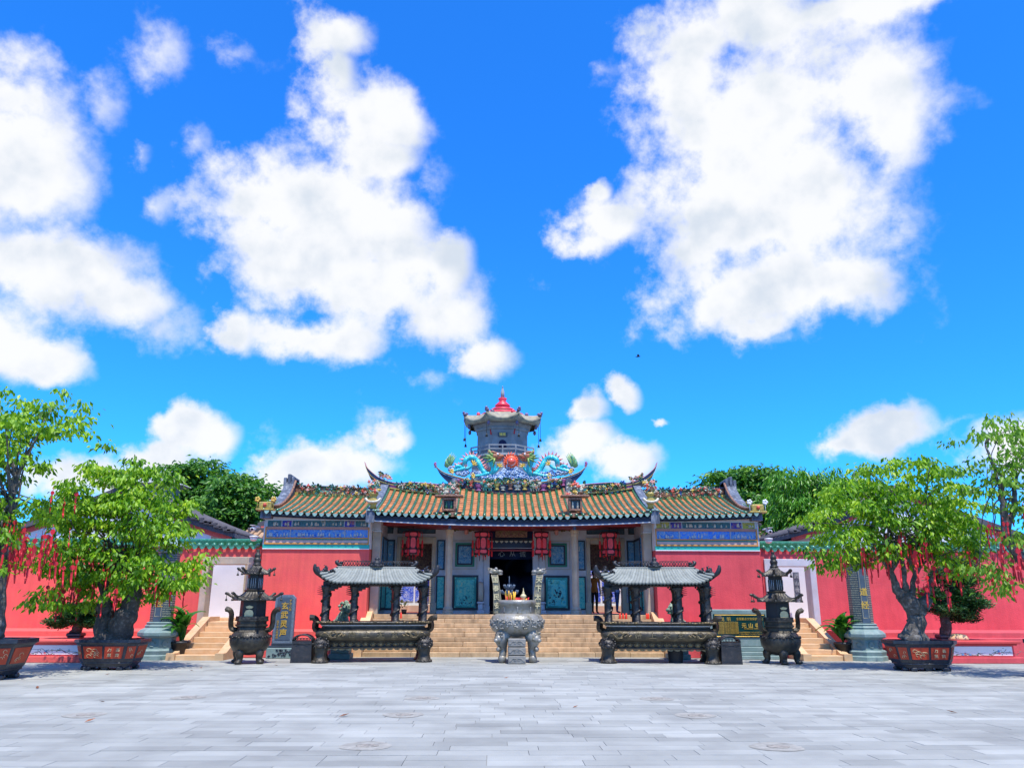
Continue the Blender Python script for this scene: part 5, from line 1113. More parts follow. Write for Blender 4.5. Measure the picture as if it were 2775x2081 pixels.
for px, lb, ph in ((1118,'red lantern farthest left, in front of the left side door',R(12)),(1307,'red lantern just left of the main door',R(12)),(1467,'red lantern just right of the main door',R(30)),(1652,'red lantern farthest right, in front of the right side door',R(0))):
    lantern(PX(px, 1470, YLN), YLN, lb, ph)

# ------------------------------------------------------------------ long roofed incense burners
def ellipse_ring(m, sections, n=32, sq=3.2, mi=0, smooth=True, cap=True):
    """rounded-rectangle lofted body; sections are (half length, half depth, z)"""
    vs = []
    for (a, b, z) in sections:
        for i in range(n):
            t = 2*math.pi*i/n; c, s_ = math.cos(t), math.sin(t); vs.append((a*math.copysign(abs(c)**(2/sq), c), b*math.copysign(abs(s_)**(2/sq), s_), z))
    fs = [(j*n+i, j*n+(i+1) % n, (j+1)*n+(i+1) % n, (j+1)*n+i) for j in range(len(sections)-1) for i in range(n)]
    if cap: fs += [tuple(reversed(range(n))), tuple((len(sections)-1)*n+i for i in range(n))]
    return m.add(vs, fs, mi, smooth)
def long_burner(label):
    t = thing('roofed_incense_burner', label, 'incense burner', (0,0,0), 'long roofed incense burners before the stair')
    # four lion feet
    for sx in (-1, 1):
        for sy in (-1, 1):
            x, y = sx*1.50, sy*.48; m = MB(); m.lathe([(.25,0),(.24,.05),(.20,.09),(.165,.26),(.19,.42),(.22,.55)], 14, (x, y, 0)); 
            for k in range(7): a = k*.45-1.35; m.ball((x+.2*math.sin(a), y-sy*-.2*math.cos(a), .05), (.05,.06,.05), 6)
            f = m.build('foot', 'bronze', t)
            m = MB(); m.ball((x, y, .60), (.24,.22,.23), 12); pr = random.Random(5)
            for k in range(34):
                a, b = pr.uniform(0, 6.28), pr.uniform(-.5, 1.3); m.ball((x+.23*math.cos(a)*math.cos(b), y+.21*math.sin(a)*math.cos(b), .60+.23*math.sin(b)), pr.uniform(.03,.055), 6)
            m.ball((x, y+sy*.2, .55), (.12,.10,.09), 8); m.ball((x-.08, y+sy*.2, .66), .04, 6); m.ball((x+.08, y+sy*.2, .66), .04, 6); m.build('lion_mask', 'bronze_relief', f)
    # apron with bosses, belly, neck and lip
    m = MB(); ellipse_ring(m, [(1.42,.44,.46),(1.48,.48,.48),(1.48,.48,.52),(1.44,.45,.53),(1.44,.45,.66),(1.50,.50,.68),(1.50,.50,.70)], sq=6); ap = m.build('apron', 'bronze', t)
    m = MB()
    for k in range(14):
        x = -1.3+k*.2; m.add([(x-.1,-.47,.46),(x+.1,-.47,.46),(x+.06,-.47,.41),(x,-.47,.395),(x-.06,-.47,.41)], [(4,3,2,1,0)])
    m.build('scalloped_edge', 'bronze_gold', ap, kind='stuff')
    boss = MB().ball((0,0,0), (.07,.03,.05), 8).tube([(.085*math.cos(a), -.005, .055*math.sin(a)) for a in np.linspace(0, 6.28, 13)], .012, 5).mesh('boss', 'bronze_gold')
    for k in range(13):
        for y_, r_ in ((-.46, 0), (.46, math.pi)): inst(boss, 'boss', ap, (-1.32+k*.22, y_, .595), (0, 0, r_))
    m = MB(); ellipse_ring(m, [(1.50,.50,.70),(1.64,.60,.76),(1.70,.64,.88),(1.70,.64,.98),(1.63,.58,1.06),(1.56,.52,1.08)], sq=4.5); be = m.build('belly', 'bronze_belly', t)
    m = MB(); ellipse_ring(m, [(1.58,.54,1.07),(1.60,.56,1.10),(1.54,.50,1.12),(1.52,.48,1.20),(1.58,.54,1.25),(1.66,.62,1.28),(1.67,.63,1.34),(1.60,.56,1.345),(1.55,.5,1.28)], sq=5); nk = m.build('neck', 'bronze', t)
    m = MB(); pr = random.Random(8)
    for i in range(60):
        a = i/60*6.2832; x = 1.66*math.copysign(abs(math.cos(a))**.4, math.cos(a)); y = .62*math.copysign(abs(math.sin(a))**.4, math.sin(a)); m.ball((x, y, 1.325+pr.uniform(-.012,.012)), (.07,.045,.03), 6)
    m.build('lip_relief', 'bronze_gold', nk, kind='stuff')
    m = MB(); ellipse_ring(m, [(1.56,.52,1.20),(1.56,.52,1.25)], sq=5); m.build('ash_bed', 'ash', t)
    for i, ch in enumerate('帝上天玄'): text(ch, (-.62+.41*i, -.662, .90), .22, be, 'bronze_gold', .012, bold=.004)
    for sx in (-1, 1):                              # relief dragons at both ends of the belly
        m = MB(); x0 = sx*1.15
        q = [(x0+sx*(.36-.06*i), -.65+.01*abs(i-6)*(i > 9), .90+.09*math.sin(i*.9)) for i in range(13)]
        m.tube(smooth_path(q, 3), .022, 6); m.tube([(x0+.1*math.cos(a), -.655, .92+.1*math.sin(a)) for a in np.linspace(0,5.5,10)], .02, 6)
        for k in range(5): m.ball((x0-sx*(.15+.04*k), -.66, .88+.03*(k % 3)), (.04,.02,.03), 6)
        m.build('relief_dragon', 'bronze_gold', be)
        # end handles
        m = MB(); hp = smooth_path([(sx*1.55,0,1.02),(sx*1.70,0,1.08),(sx*1.72,0,1.22),(sx*1.70,0,1.36),(sx*1.78,0,1.46),(sx*1.90,0,1.47)], 3)
        w_ = .09
        for a, b in zip(hp[:-1], hp[1:]):
            pass
        m.tube(hp, .10, 4, smooth=False, flat=1.3); m.build('handle', 'bronze', t)
    # eight dragon columns
    zc0, zc1 = 1.26, 2.56
    for sy in (-1, 1):
        for x in (-1.45, -.62, .62, 1.45):
            y = sy*.40; m = MB(); m.lathe([(.13,zc0),(.13,zc0+.05),(.105,zc0+.08),(.10,zc1-.25),(.14,zc1-.1),(.16,zc1)], 12, (x, y, 0)); c = m.build('column', 'bronze_relief', t)
            m = MB(); m.tube([(x+.11*math.cos(a), y+.11*math.sin(a), lerp(zc0+.08, zc1-.2, i/40)) for i, a in enumerate(np.linspace(0, 14, 41))], [.035+.012*math.sin(i*1.7) for i in range(41)], 6)
            for k in range(5): a = R(160+k*12) if x < 0 else R(20-k*12); m.tube([(x+.1*math.cos(a), y-.05, zc1-.32+.06*k), (x+.26*math.cos(a), y-.08, zc1-.30+.065*k)], [.02,.005], 5)
            m.build('column_dragon', 'bronze_relief', c)
            m = MB(); sg = -1 if x > 0 else 1
            for k in range(3): m.box(x-.12+sg*.05*k, x+.12+sg*.1*(k+1), y-.08, y+.08, zc1-.06*(3-k)+.0, zc1-.06*(2-k), bv=.01)
            m.build('bracket', 'iron_dark', c)
    m = MB(); m.box(-1.55, 1.55, -.48, -.32, 2.56, 2.70); m.box(-1.55, 1.55, .32, .48, 2.56, 2.70); m.box(-1.55, -1.40, -.32, .32, 2.56, 2.70); m.box(1.40, 1.55, -.32, .32, 2.56, 2.70); m.build('roof_frame', 'iron_dark', t)
    # corrugated hip roof with upturned corners
    def eave(x): return 2.64+.28*max(0, (abs(x)-1.1)/.58)**2
    Ex, Ey, Tx, Zt = 1.68, .74, 1.18, 3.16
    m = MB(); n = 33; vs = []
    for sy in (-1, 1):
        for i in range(n):
            x = lerp(-Ex, Ex, i/(n-1)); xt = lerp(-Tx, Tx, i/(n-1)); m_ = MB(); pts = []
            for j in range(7):
                u = j/6; xx = lerp(x, xt, u**.85); pts.append((xx, sy*lerp(Ey, .05, u), lerp(eave(x), Zt, u-.14*math.sin(math.pi*u))))
            m.tube(pts, [.056]*6+[.05], 6)
    rf = m.build('roof', 'patina_tile', t)
    m = MB(); k = 24
    for sy in (-1, 1):
        vs = []
        for j in range(7):
            u = j/6
            for i in range(k+1):
                x = lerp(-Ex, Ex, i/k); xx = lerp(x, lerp(-Tx, Tx, i/k), u**.85); vs.append((xx, sy*lerp(Ey, .05, u), lerp(eave(x), Zt, u-.14*math.sin(math.pi*u))-.03))
        fs = [(j*(k+1)+i, j*(k+1)+i+1, (j+1)*(k+1)+i+1, (j+1)*(k+1)+i) for j in range(6) for i in range(k)]
        m.add(vs, fs if sy < 0 else [tuple(reversed(f)) for f in fs]); m.add([(a, b, c-.05) for a, b, c in vs], [tuple(reversed(f)) for f in fs] if sy < 0 else fs)
    for sx in (-1, 1):
        vs = [(sx*Ex,-Ey,eave(Ex)-.03),(sx*Ex,Ey,eave(Ex)-.03),(sx*Tx,.05,Zt-.03),(sx*Tx,-.05,Zt-.03),(sx*(Ex-.0),0,2.86)]
        m.add(vs, [(0,4,3),(4,1,2),(4,2,3)])
    m.build('roof_deck', 'iron_dark', rf)
    m = MB(); m.box(-Tx-.03, Tx+.03, -.10, .10, Zt-.04, Zt+.07, bv=.02); rg = m.build('roof_ridge', 'patina_tile', t)
    for sx in (-1, 1):
        for sy in (-1, 1):
            m = MB(); m.tube(smooth_path([(sx*Tx,sy*.06,Zt+.02),(sx*1.38,sy*.34,2.92),(sx*1.58,sy*.62,2.86),(sx*1.74,sy*.76,2.98),(sx*1.80,sy*.80,3.14),(sx*1.80,sy*.80,3.26)], 3), [.05]*5+[.055,.06,.065,.07,.075,.075,.07,.06,.05,.04,.03], 8); hp = m.build('hip_horn', 'iron_dark', t)
            m = MB(); c = np.array([sx*1.44, sy*.48, 2.98]); pr = random.Random(4)
            for k in range(9): m.ball(c+np.array([sx*(k-4)*.045, sy*(k-4)*.03, .06+.05*math.sin(k*1.4)]), pr.uniform(.04,.07), 6)
            m.tube([c+np.array([sx*.1,0,.08]), c+np.array([sx*.06,0,.24]), c+np.array([sx*.13,0,.26])], [.04,.03,.01], 6); m.build('hip_beast', 'iron_dark', hp)
        # lattice along the ridge
        m = MB(); xa, xb_ = sx*.16, sx*1.02; z0, z1 = Zt+.09, Zt+.27
        m.tube([(xa,0,z0),(xb_,0,z0)], .012, 4); m.tube([(xa,0,z1),(xb_,0,z1)], .012, 4)
        for k in range(11):
            x0 = lerp(xa, xb_, k/10); x1 = lerp(xa, xb_, (k+1)/10) if k < 10 else x0
            m.tube([(x0,0,z0),(x0,0,z1)], .008, 4) if k % 5 == 0 else None
            if k < 10: m.tube([(x0,0,z0),(x1,0,z1)], .010, 4); m.tube([(x0,0,z1),(x1,0,z0)], .010, 4)
        m.build('ridge_lattice', 'iron_dark', rg)
        m = MB(); m.tube(smooth_path([(sx*1.04,0,Zt+.1),(sx*1.16,0,Zt+.14),(sx*1.22,0,Zt+.24),(sx*1.14,0,Zt+.27)], 3), [.06]*6+[.05,.04,.03,.015], 6); m.ball((sx*1.08,0,Zt+.2), .06, 6); m.build('ridge_beast', 'iron_dark', rg)
    m = MB(); m.lathe([(.20,Zt+.05),(.22,Zt+.10),(.12,Zt+.15),(.16,Zt+.2),(.10,Zt+.26),(.055,Zt+.29),(.085,Zt+.34),(.06,Zt+.38),(.02,Zt+.43)], 12)
    for k in range(7): a = k*.9; m.ball((.19*math.cos(a), .19*math.sin(a), Zt+.11), .055, 6)
    m.build('ridge_finial', 'iron_dark', rg)
    return t
lb1 = long_burner('long bronze roofed incense burner left of the central cauldron')
lb2 = copy_tree(lb1); lb2['label'] = 'long bronze roofed incense burner right of the central cauldron'
a, b = G(854, 1797), G(1142, 1794); lb1.location = ((a[0]+b[0])/2, (a[1]+b[1])/2+.48+.15, 0); lb1.rotation_euler = (0, 0, math.atan2(b[1]-a[1], b[0]-a[0]))
sc = (b[0]-a[0])/3.0; lb1.scale = (sc, sc, sc*.85)
a, b = G(1658, 1797.5), G(1940, 1800); lb2.location = ((a[0]+b[0])/2, (a[1]+b[1])/2+.48+.15, 0); lb2.rotation_euler = (0, 0, math.atan2(b[1]-a[1], b[0]-a[0])); lb2.scale = (sc, sc, sc*.85)

# ------------------------------------------------------------------ pagoda-shaped burners
def pagoda_burner(label):
    t = thing('pagoda_incense_burner', label, 'incense burner', (0,0,0), 'pagoda shaped incense burners')
    k = .00277; z = lambda v: (1582-v)*k; hx = dict(n=6, ph=R(0), smooth=False)
    for a in (R(250), R(330), R(160), R(60)):
        m = MB(); c, s_ = math.cos(a), math.sin(a); m.tube(smooth_path([(.30*c,.30*s_,z(1440)),(.42*c,.42*s_,z(1480)),(.40*c,.40*s_,z(1530)),(.46*c,.46*s_,z(1575))], 3), [.14,.14,.13,.12,.11,.10,.09,.085,.09,.10], 8); m.ball((.47*c,.47*s_,.05), (.11,.11,.055), 8); m.build('leg', 'bronze', t)
    m = MB(); m.lathe([(.10,z(1500)),(.30,z(1490)),(.46,z(1455)),(.55,z(1400)),(.57,z(1350)),(.54,z(1310)),(.47,z(1278)),(.44,z(1265))], 28); bw = m.build('bowl', 'bronze', t)
    m = MB(); pr = random.Random(6)
    for i in range(40): a = i/40*6.28; m.ball((.55*math.cos(a), .55*math.sin(a), z(1318)+.02*math.sin(i*2.2)), (.045,.045,.03), 6)
    m.build('bowl_relief', 'bronze_relief', bw, kind='stuff')
    m = MB(); m.lathe([(.46,z(1268)),(.43,z(1255)),(.42,z(1225)),(.47,z(1215)),(.47,z(1200)),(.43,z(1195)),(.43,z(1170)),(.48,z(1165)),(.48,z(1150))], c=(0,0,0), **hx); m.build('collar', 'bronze', t)
    m = MB(); m.lathe([(.47,z(1150)),(.47,z(1118)),(.45,z(1118)),(.45,z(1150))], cap=False, **hx); m.build('gallery_rail', 'bronze_relief', t)
    m = MB(); m.lathe([(.38,z(1150)),(.37,z(950))], **hx); ch = m.build('lower_chamber', 'iron_dark', t)
    m = MB(); fy = -.38*math.cos(R(30))-.012; m.prism([(-.12,z(1140)),(.12,z(1140)),(.125,z(1085)),(.09,z(1060)),(.0,z(1050)),(-.09,z(1060)),(-.125,z(1085))], lambda u, v, d: (u, d, v), fy-.02, fy); m.prism([(-.07,z(1040)),(.07,z(1040)),(.11,z(1022)),(0,z(1010)),(-.11,z(1022))], lambda u, v, d: (u, d, v), fy-.02, fy); m.build('furnace_door', 'pale_gold', ch)
    def hexroof(z0, z1, r0, r1, horn, nm):
        m = MB(); n = 48; prof = [(r0,0,1),(r0*.98,.05,1),(lerp(r0,r1,.45),.32,.35),(lerp(r0,r1,.75),.62,.1),(r1,1,0)]; vs = []
        for (r_, u, l) in prof:
            for i in range(n):
                a = 2*math.pi*i/n; q = abs((a % R(60))-R(30))/R(30); hexr = math.cos(R(30))/math.cos((a % R(60))-R(30)); vs.append((r_*hexr*(1+.06*l*q**3)*math.cos(a), r_*hexr*(1+.06*l*q**3)*math.sin(a), lerp(z0, z1, u)+l*horn*.5*q**3+(.016 if i % 2 else -.006)*(u < .9)))
        m.add(vs, [(j*n+i, j*n+(i+1) % n, (j+1)*n+(i+1) % n, (j+1)*n+i) for j in range(len(prof)-1) for i in range(n)], 0, False)
        m.add([(x, y, z0-.02) for x, y, _ in vs[:n]]+vs[:n], [tuple(reversed(range(n)))]+[(i, (i+1) % n, n+(i+1) % n, n+i) for i in range(n)])
        ro = m.build(nm, 'bronze', t)
        for q in range(6):
            a = R(60*q); c, s_ = math.cos(a), math.sin(a); r_ = r0*1.02
            m = MB(); m.tube(smooth_path([(r_*.55*c,r_*.55*s_,lerp(z0,z1,.5)),(r_*.85*c,r_*.85*s_,z0+horn*.45),(r_*1.1*c,r_*1.1*s_,z0+horn*.7),(r_*1.28*c,r_*1.28*s_,z0+horn*1.15),(r_*1.38*c,r_*1.38*s_,z0+horn*1.05)], 3), [.025,.028,.03,.034,.036,.036,.036,.036,.04,.04,.04,.035,.02], 7); m.ball((r_*1.26*c, r_*1.26*s_, z0+horn*1.05), .042, 6); m.build('roof_horn', 'bronze', ro)
            m = MB(); zz = z0+horn*.7; m.tube([(r_*1.3*c,r_*1.3*s_,zz+.06),(r_*1.3*c,r_*1.3*s_,zz-.08)], .008, 4); m.lathe([(.036,zz-.14),(.03,zz-.10),(.014,zz-.07)], 8, (r_*1.3*c, r_*1.3*s_, 0)); m.build('bell', 'bronze', ro)
    hexroof(z(955), z(865), .60, .27, .16, 'lower_roof')
    m = MB(); m.lathe([(.29,z(868)),(.31,z(856)),(.25,z(850))], **hx); m.build('mid_ring', 'bronze', t)
    m = MB(); m.lathe([(.23,z(852)),(.225,z(680))], **hx); uc = m.build('upper_chamber', 'iron_dark', t)
    for q in range(6):
        a = R(60*q+30); c, s_ = math.cos(a), math.sin(a); m = MB()
        for d in (-.06, 0, .06): m.box(-.0,.0,0,0,0,0) if False else m.tube([(.205*c-d*s_, .205*s_+d*c, z(835)), (.205*c-d*s_, .205*s_+d*c, z(735))], .008, 4)
        m.build('window_bar', 'pale_trim', uc)
    hexroof(z(690), z(600), .40, .12, .13, 'upper_roof')
    m = MB(); m.lathe([(.125,z(603)),(.12,z(590)),(.09,z(580)),(.105,z(560)),(.115,z(548)),(.10,z(530)),(.075,z(522)),(.09,z(510)),(.095,z(500)),(.08,z(485)),(.045,z(470)),(.05,z(450)),(.065,z(437)),(.03,z(436))], 14); m.build('finial', 'bronze_gold' if False else 'bronze', t)
    for sx in (-1, 1):
        m = MB(); m.tube(smooth_path([(sx*.42,0,z(1258)),(sx*.56,0,z(1240)),(sx*.60,0,z(1180)),(sx*.60,0,z(1100)),(sx*.66,0,z(1060)),(sx*.78,0,z(1045))], 3), .075, 4, smooth=False, flat=1.3); m.build('handle', 'bronze', t)
    return t
pb1 = pagoda_burner('dark pagoda shaped incense burner in front of the left side stair')
pb2 = copy_tree(pb1); pb2['label'] = 'dark pagoda shaped incense burner in front of the right side stair'
g = G(659, 1800); pb1.location = (g[0], g[1]+.45, 0); g = G(2136, 1801); pb2.location = (g[0], g[1]+.45, 0); pb2.rotation_euler = (0, 0, R(8))

# ------------------------------------------------------------------ central cauldron
g = G(1402, 1795); CX, CYY = float(g[0]), float(g[1])+.35
t = thing('tripod_cauldron', 'round three-legged cauldron with tall inscribed ears in front of the central stair', 'cauldron', (CX, CYY, 0))
k_ = .00180; z = lambda v: (1512-v)*k_
c0 = (CX, CYY, 0)
for a in (R(226), R(314), R(90)):
    c, s_ = math.cos(a), math.sin(a); m = MB(); q = lambda r_, v: (CX+r_*c, CYY+r_*s_, z(v))
    m.tube(smooth_path([q(.55,1040),q(.62,1110),q(.66,1180),q(.62,1250),q(.60,1310),q(.62,1380),q(.63,1440)], 3), [.20,.21,.22,.23,.22,.21,.19,.17,.16,.14,.125,.115,.11,.11,.11,.105,.10,.09,.09], 10); lg = m.build('leg', 'stone_cauldron', t)
    m = MB(); m.ball(q(.64,1450), (.125,.125,.125), 12); m.build('foot_ball', 'stone_cauldron', lg)
    m = MB(); m.ball(q(.78,1150), (.14,.12,.14), 10); m.ball(q(.90,1165), (.07,.07,.06), 8); m.ball(q(.80,1300), .07, 8)
    for j in range(8): m.ball((CX+.8*c-.13*math.cos(j)*s_, CYY+.8*s_+.13*math.cos(j)*c, z(1110)+.1*math.sin(j*1.3)), .045, 6)
    m.build('beast_mask', 'stone_cauldron', lg)
m = MB(); m.lathe([(.10,z(1128)),(.35,z(1118)),(.58,z(1080)),(.74,z(1020)),(.80,z(950)),(.815,z(900)),(.80,z(850)),(.74,z(795)),(.66,z(760)),(.55,z(748)),(.53,z(742))], 36, c0); bw = m.build('bowl', 'stone_cauldron', t)
pr = random.Random(12)
for i in range(9):
    a = R(180+20+i*17.5); m = MB(); c, s_ = math.cos(a), math.sin(a)
    for j in range(9):
        da = pr.uniform(-.11,.11); zz = pr.uniform(z(985), z(840)); m.ball((CX+.81*math.cos(a+da), CYY+.81*math.sin(a+da), zz), (.045,.045,.03), 6)
    m.tube([(CX+.82*math.cos(a+.1*math.cos(u)), CYY+.82*math.sin(a+.1*math.cos(u)), z(905)+.08*math.sin(u)) for u in np.linspace(0, 4.5, 9)], .016, 5)
    m.build('relief', 'stone_cauldron', bw, kind='stuff')
m = MB(); m.lathe([(.55,z(745)),(.545,z(620)),(.58,z(615)),(.585,z(540)),(.55,z(536)),(.52,z(536)),(.5,z(570))], 36, c0, cap=False); m.build('neck', 'stone_cauldron', t)
m = MB(); m.lathe([(.53,z(572)),(.53,z(560))], 30, c0); m.build('ash_bed', 'ash', t)
for j in range(3):
    a = R(225+j*45); m = MB(); m.tube([(CX+.55*math.cos(a), CYY+.55*math.sin(a), z(v)) for v in range(745, 615, -26)], .02, 5); m.build('neck_rib', 'stone_cauldron', t)
for sx, chars in ((-1, '国泰民安'), (1, '天下太平')):
    m = MB(); xa = lambda v: (.60+.07*((745-v)/620.0)**1.5) if True else 0
    T = []
    prof = [(.475,750),(.70,750),(.70,560),(.705,400),(.73,250),(.775,130),(.60,130),(.56,250),(.52,400),(.49,560)]
    poly = [(sx*a, z(v)) for a, v in prof]
    if sx < 0: poly = poly[::-1]
    m.prism(poly, lambda u, v, d: (CX+u, d, v), CYY-.12, CYY+.12); er = m.build('ear', 'cauldron_ear', t)
    m = MB()
    for a_, b_ in ((.70,.775),): m.tube([(CX+sx*x, CYY-.125, z(v)) for x, v in prof[1:6]], .018, 5); m.tube([(CX+sx*x, CYY-.125, z(v)) for x, v in prof[6:]+[prof[0]]], .018, 5)
    m.build('ear_border', 'cauldron_ear', er)
    for i, ch in enumerate(chars): v = 215+140*i; xx = .66-.06*(i/3.0); text(ch, (CX+sx*xx, CYY-.135, z(v)), .19, er, 'pale_gold', .015, bold=.003)
    m = MB(); cc = np.array([CX+sx*.69, CYY, z(75)]); pr = random.Random(3+sx)
    m.ball(cc, (.16,.14,.09), 10); m.ball(cc+np.array([-sx*.16,-.02,.0]), (.10,.10,.06), 8); m.ball(cc+np.array([-sx*.17,-.02,-.07]), (.09,.09,.035), 8); m.ball(cc+np.array([-sx*.05,-.08,.08]), .05, 8)
    for i in range(10): m.tube([cc+np.array([sx*.05,pr.uniform(-.1,.1),pr.uniform(-.05,.07)]), cc+np.array([sx*pr.uniform(.16,.24),pr.uniform(-.12,.12),pr.uniform(-.06,.14)])], [.035,.006], 5)
    m.build('dragon_finial', 'stone_cauldron', er)
# what stands in the cauldron
pr = random.Random(14)
def stick_bundle(px, py0, py1, n, spread, mt, label, r_=.009, cat='incense'):
    m = MB(); c = P(px, py1, CYY); zt_ = PZ(px, py0, CYY)
    for i in range(n):
        x, y = c[0]+pr.uniform(-spread, spread), CYY+pr.uniform(-.2,.2); h = (zt_-z(565))*pr.uniform(.75,1.0); lean = pr.uniform(-.04,.04); m.tube([(x, y, z(570)), (x+lean, y, z(565)+h)], r_, 5)
    m.build('incense_bundle', mt, None, label, cat, 'incense standing in the cauldron', 'stuff' if n > 9 else None)
stick_bundle(1375, 1600, 1629, 9, .05, 'incense_yellow', 'thick yellow incense bundle at left in the cauldron', .016)
stick_bundle(1386, 1600, 1629, 4, .015, 'incense_yellow', 'thin yellow incense bundle in the middle of the cauldron', .012)
stick_bundle(1394, 1602, 1629, 8, .035, 'incense_yellow', 'yellow incense bundle right of the lotus burner spike', .015)
stick_bundle(1378, 1612, 1629, 18, .13, 'incense_red', 'red incense sticks at left in the cauldron')
stick_bundle(1412, 1618, 1629, 26, .20, 'incense_red', 'short red incense sticks at right in the cauldron')
stick_bundle(1412, 1619, 1629, 10, .18, 'incense_yellow', 'short orange incense sticks at right in the cauldron')
m = MB(); c = P(1380, 1605, CYY+.1); m.tube([(c[0], CYY+.1, z(560)), (c[0], CYY+.1, PZ(1380,1588,CYY))], .04, 8); m.tube([(c[0], CYY+.1, PZ(1380,1590,CYY)), (c[0], CYY+.1, PZ(1380,1560,CYY))], [.022,.006], 6)
for zz, r_ in ((PZ(1380,1605,CYY), .28), (PZ(1380,1590,CYY), .17)):
    for i in range(10): a = i*.628; m.tube(smooth_path([(c[0], CYY+.1, zz-.05), (c[0]+r_*.7*math.cos(a), CYY+.1+r_*.7*math.sin(a), zz-.02), (c[0]+r_*math.cos(a), CYY+.1+r_*math.sin(a), zz+.07)], 3), [.035]*5+[.03,.02], 6)
    m.lathe([(.05,zz-.1),(r_*.5,zz-.05),(r_*.2,zz+.08)], 12, (c[0], CYY+.1, 0))
m.build('candle_stand', 'slate_blue', None, 'dark lotus shaped candle stand rising from the cauldron', 'candle stand')
m = MB(); c = P(1418, 1618, CYY); m.lathe([(.05,z(562)),(.055,z(500)),(.10,z(480)),(.07,z(450)),(.03,z(435)),(.045,z(420)),(.02,z(400)),(.012,z(380)),(.004,z(340))], 10, (c[0], CYY-.1, 0)); m.build('candle_stand', 'pale_gold', None, 'small gilded spired candle stand at right in the cauldron', 'candle stand')
# carved pedestal in front of the cauldron
g0, g1 = G(1377, 1799), G(1425, 1799); px0, px1, py = g0[0], g1[0], g0[1]
t = thing('stone_pedestal', 'square carved stone pedestal in three tiers in front of the cauldron', 'pedestal', ((px0+px1)/2, py+.27, 0)); hz = .70
for i in range(3):
    m = MB(); m.box(px0, px1, py, py+(px1-px0), hz*i/3+.004, hz*(i+1)/3-.012, bv=.02); b = m.build('tier', 'pedestal_stone', t)
    m = MB(); xm = (px0+px1)/2
    for sx in (-1, 1): m.tube([(xm+sx*(.05+.035*i2), py-.002, hz*(i+.5)/3+.045*math.sin(i2*1.1)) for i2 in range(6)], .012, 5); m.tube([(xm+sx*(.06+.05*math.cos(a)), py-.002, hz*(i+.52)/3+.035*math.sin(a)) for a in np.linspace(0,5.4,9)], .009, 5)
    m.build('carving', 'pedestal_stone', b)

# ------------------------------------------------------------------ stele, notice board, bins, bucket
YSL = 25.55
t = thing('inscribed_stele', 'blue-grey inscribed stone stele with gold characters before the left wing', 'stele', (PX(757,1784,YSL), YSL, 0))
a, b = PX(720,1780,YSL), PX(797,1780,YSL); m = MB(); m.box(a, b, YSL-.02, YSL+.5, 0, PZ(757,1755,YSL), bv=.015); bs = m.build('carved_base', 'green_stone', t)
m = MB(); pr = random.Random(2)
for i in range(40): m.ball((pr.uniform(a+.06, b-.06), YSL-.025, pr.uniform(.06, .26)), (.04,.018,.03), 6)
m.build('carving', 'black_granite', bs, kind='stuff')
m = MB(); m.box(a+.03, b-.03, YSL+.01, YSL+.45, PZ(757,1755,YSL), PZ(757,1749,YSL), bv=.01); m.box(a+.12, b-.1, YSL+.05, YSL+.4, PZ(757,1749,YSL), PZ(757,1742,YSL), bv=.01); m.build('plinth', 'black_granite', t)
x0, x1 = PX(737,1740,YSL+.1), PX(791.5,1740,YSL+.1); z0, z1 = PZ(757,1742,YSL+.1), PZ(770,1611,YSL+.1); ch = .10
m = MB(); m.prism([(x0,z0),(x1,z0),(x1,z1-ch),(x1-ch,z1),(x0+ch,z1),(x0,z1-ch)], lambda u, v, d: (u, d, v), YSL+.1, YSL+.28); sl = m.build('slab', 'stele_border', t)
m = MB(); bd = .075; m.prism([(x0+bd,z0+bd*1.3),(x1-bd,z0+bd*1.3),(x1-bd,z1-bd-.05),(x1-bd-.05,z1-bd),(x0+bd+.05,z1-bd),(x0+bd,z1-bd-.05)], lambda u, v, d: (u, d, v), YSL+.09, YSL+.1); fc = m.build('inscription_field', 'slate_blue', sl)
for i, c in enumerate('玄武灵声'): text(c, ((x0+x1)/2+.01, YSL+.085, lerp(z1, z0, .245+.185*i)), .235, fc, 'gold', .006, bold=.004)
for i, c in enumerate('岁次乙酉'): text(c, (x1-.135, YSL+.086, lerp(z1, z0, .13+.062*i)), .085, fc, 'gold', .004)
for i, c in enumerate('陆丰县人民政府'): text(c, (x0+.135, YSL+.086, lerp(z1, z0, .56+.055*i)), .075, fc, 'gold', .004)
YN = 25.45
t = thing('notice_board', 'green stone notice board with gold lettering before the right wing', 'sign', (PX(2005,1786,YN), YN, 0))
nx = lambda px: PX(px, 1700, YN); nz = lambda py: PZ(2005, py, YN)
xa, xb_ = nx(1915), nx(2092)
for (d, za, zc) in ((.28,1788,1775),(.20,1775,1765),(.12,1765,1752)): m = MB(); m.box(xa-d*.5, xb_+d*.5, YN-d+.1, YN+.42, nz(za) if za < 1788 else 0, nz(zc)-.002, bv=.015); m.build('plinth', 'green_stone', t)
m = MB(); m.box(xa, xb_, YN, YN+.3, nz(1752), nz(1651), bv=.02); bd = m.build('board', 'green_stone', t)
m = MB(); m.box(nx(1934), nx(2076), YN-.02, YN, nz(1727), nz(1663), bv=.006); pn = m.build('panel', 'board_green', bd)
m = MB(); q = [(nx(1938),nz(1724)),(nx(2072),nz(1724)),(nx(2072),nz(1666)),(nx(1938),nz(1666)),(nx(1938),nz(1724))]; m.tube([(u, YN-.022, v) for u, v in q], .010, 4, smooth=False); m.build('gilt_border', 'gold', pn)
tx = lambda s_, px, py, sz, **k: text(s_, (nx(px), YN-.028, nz(py)), sz, pn, 'gold', .003, **k)
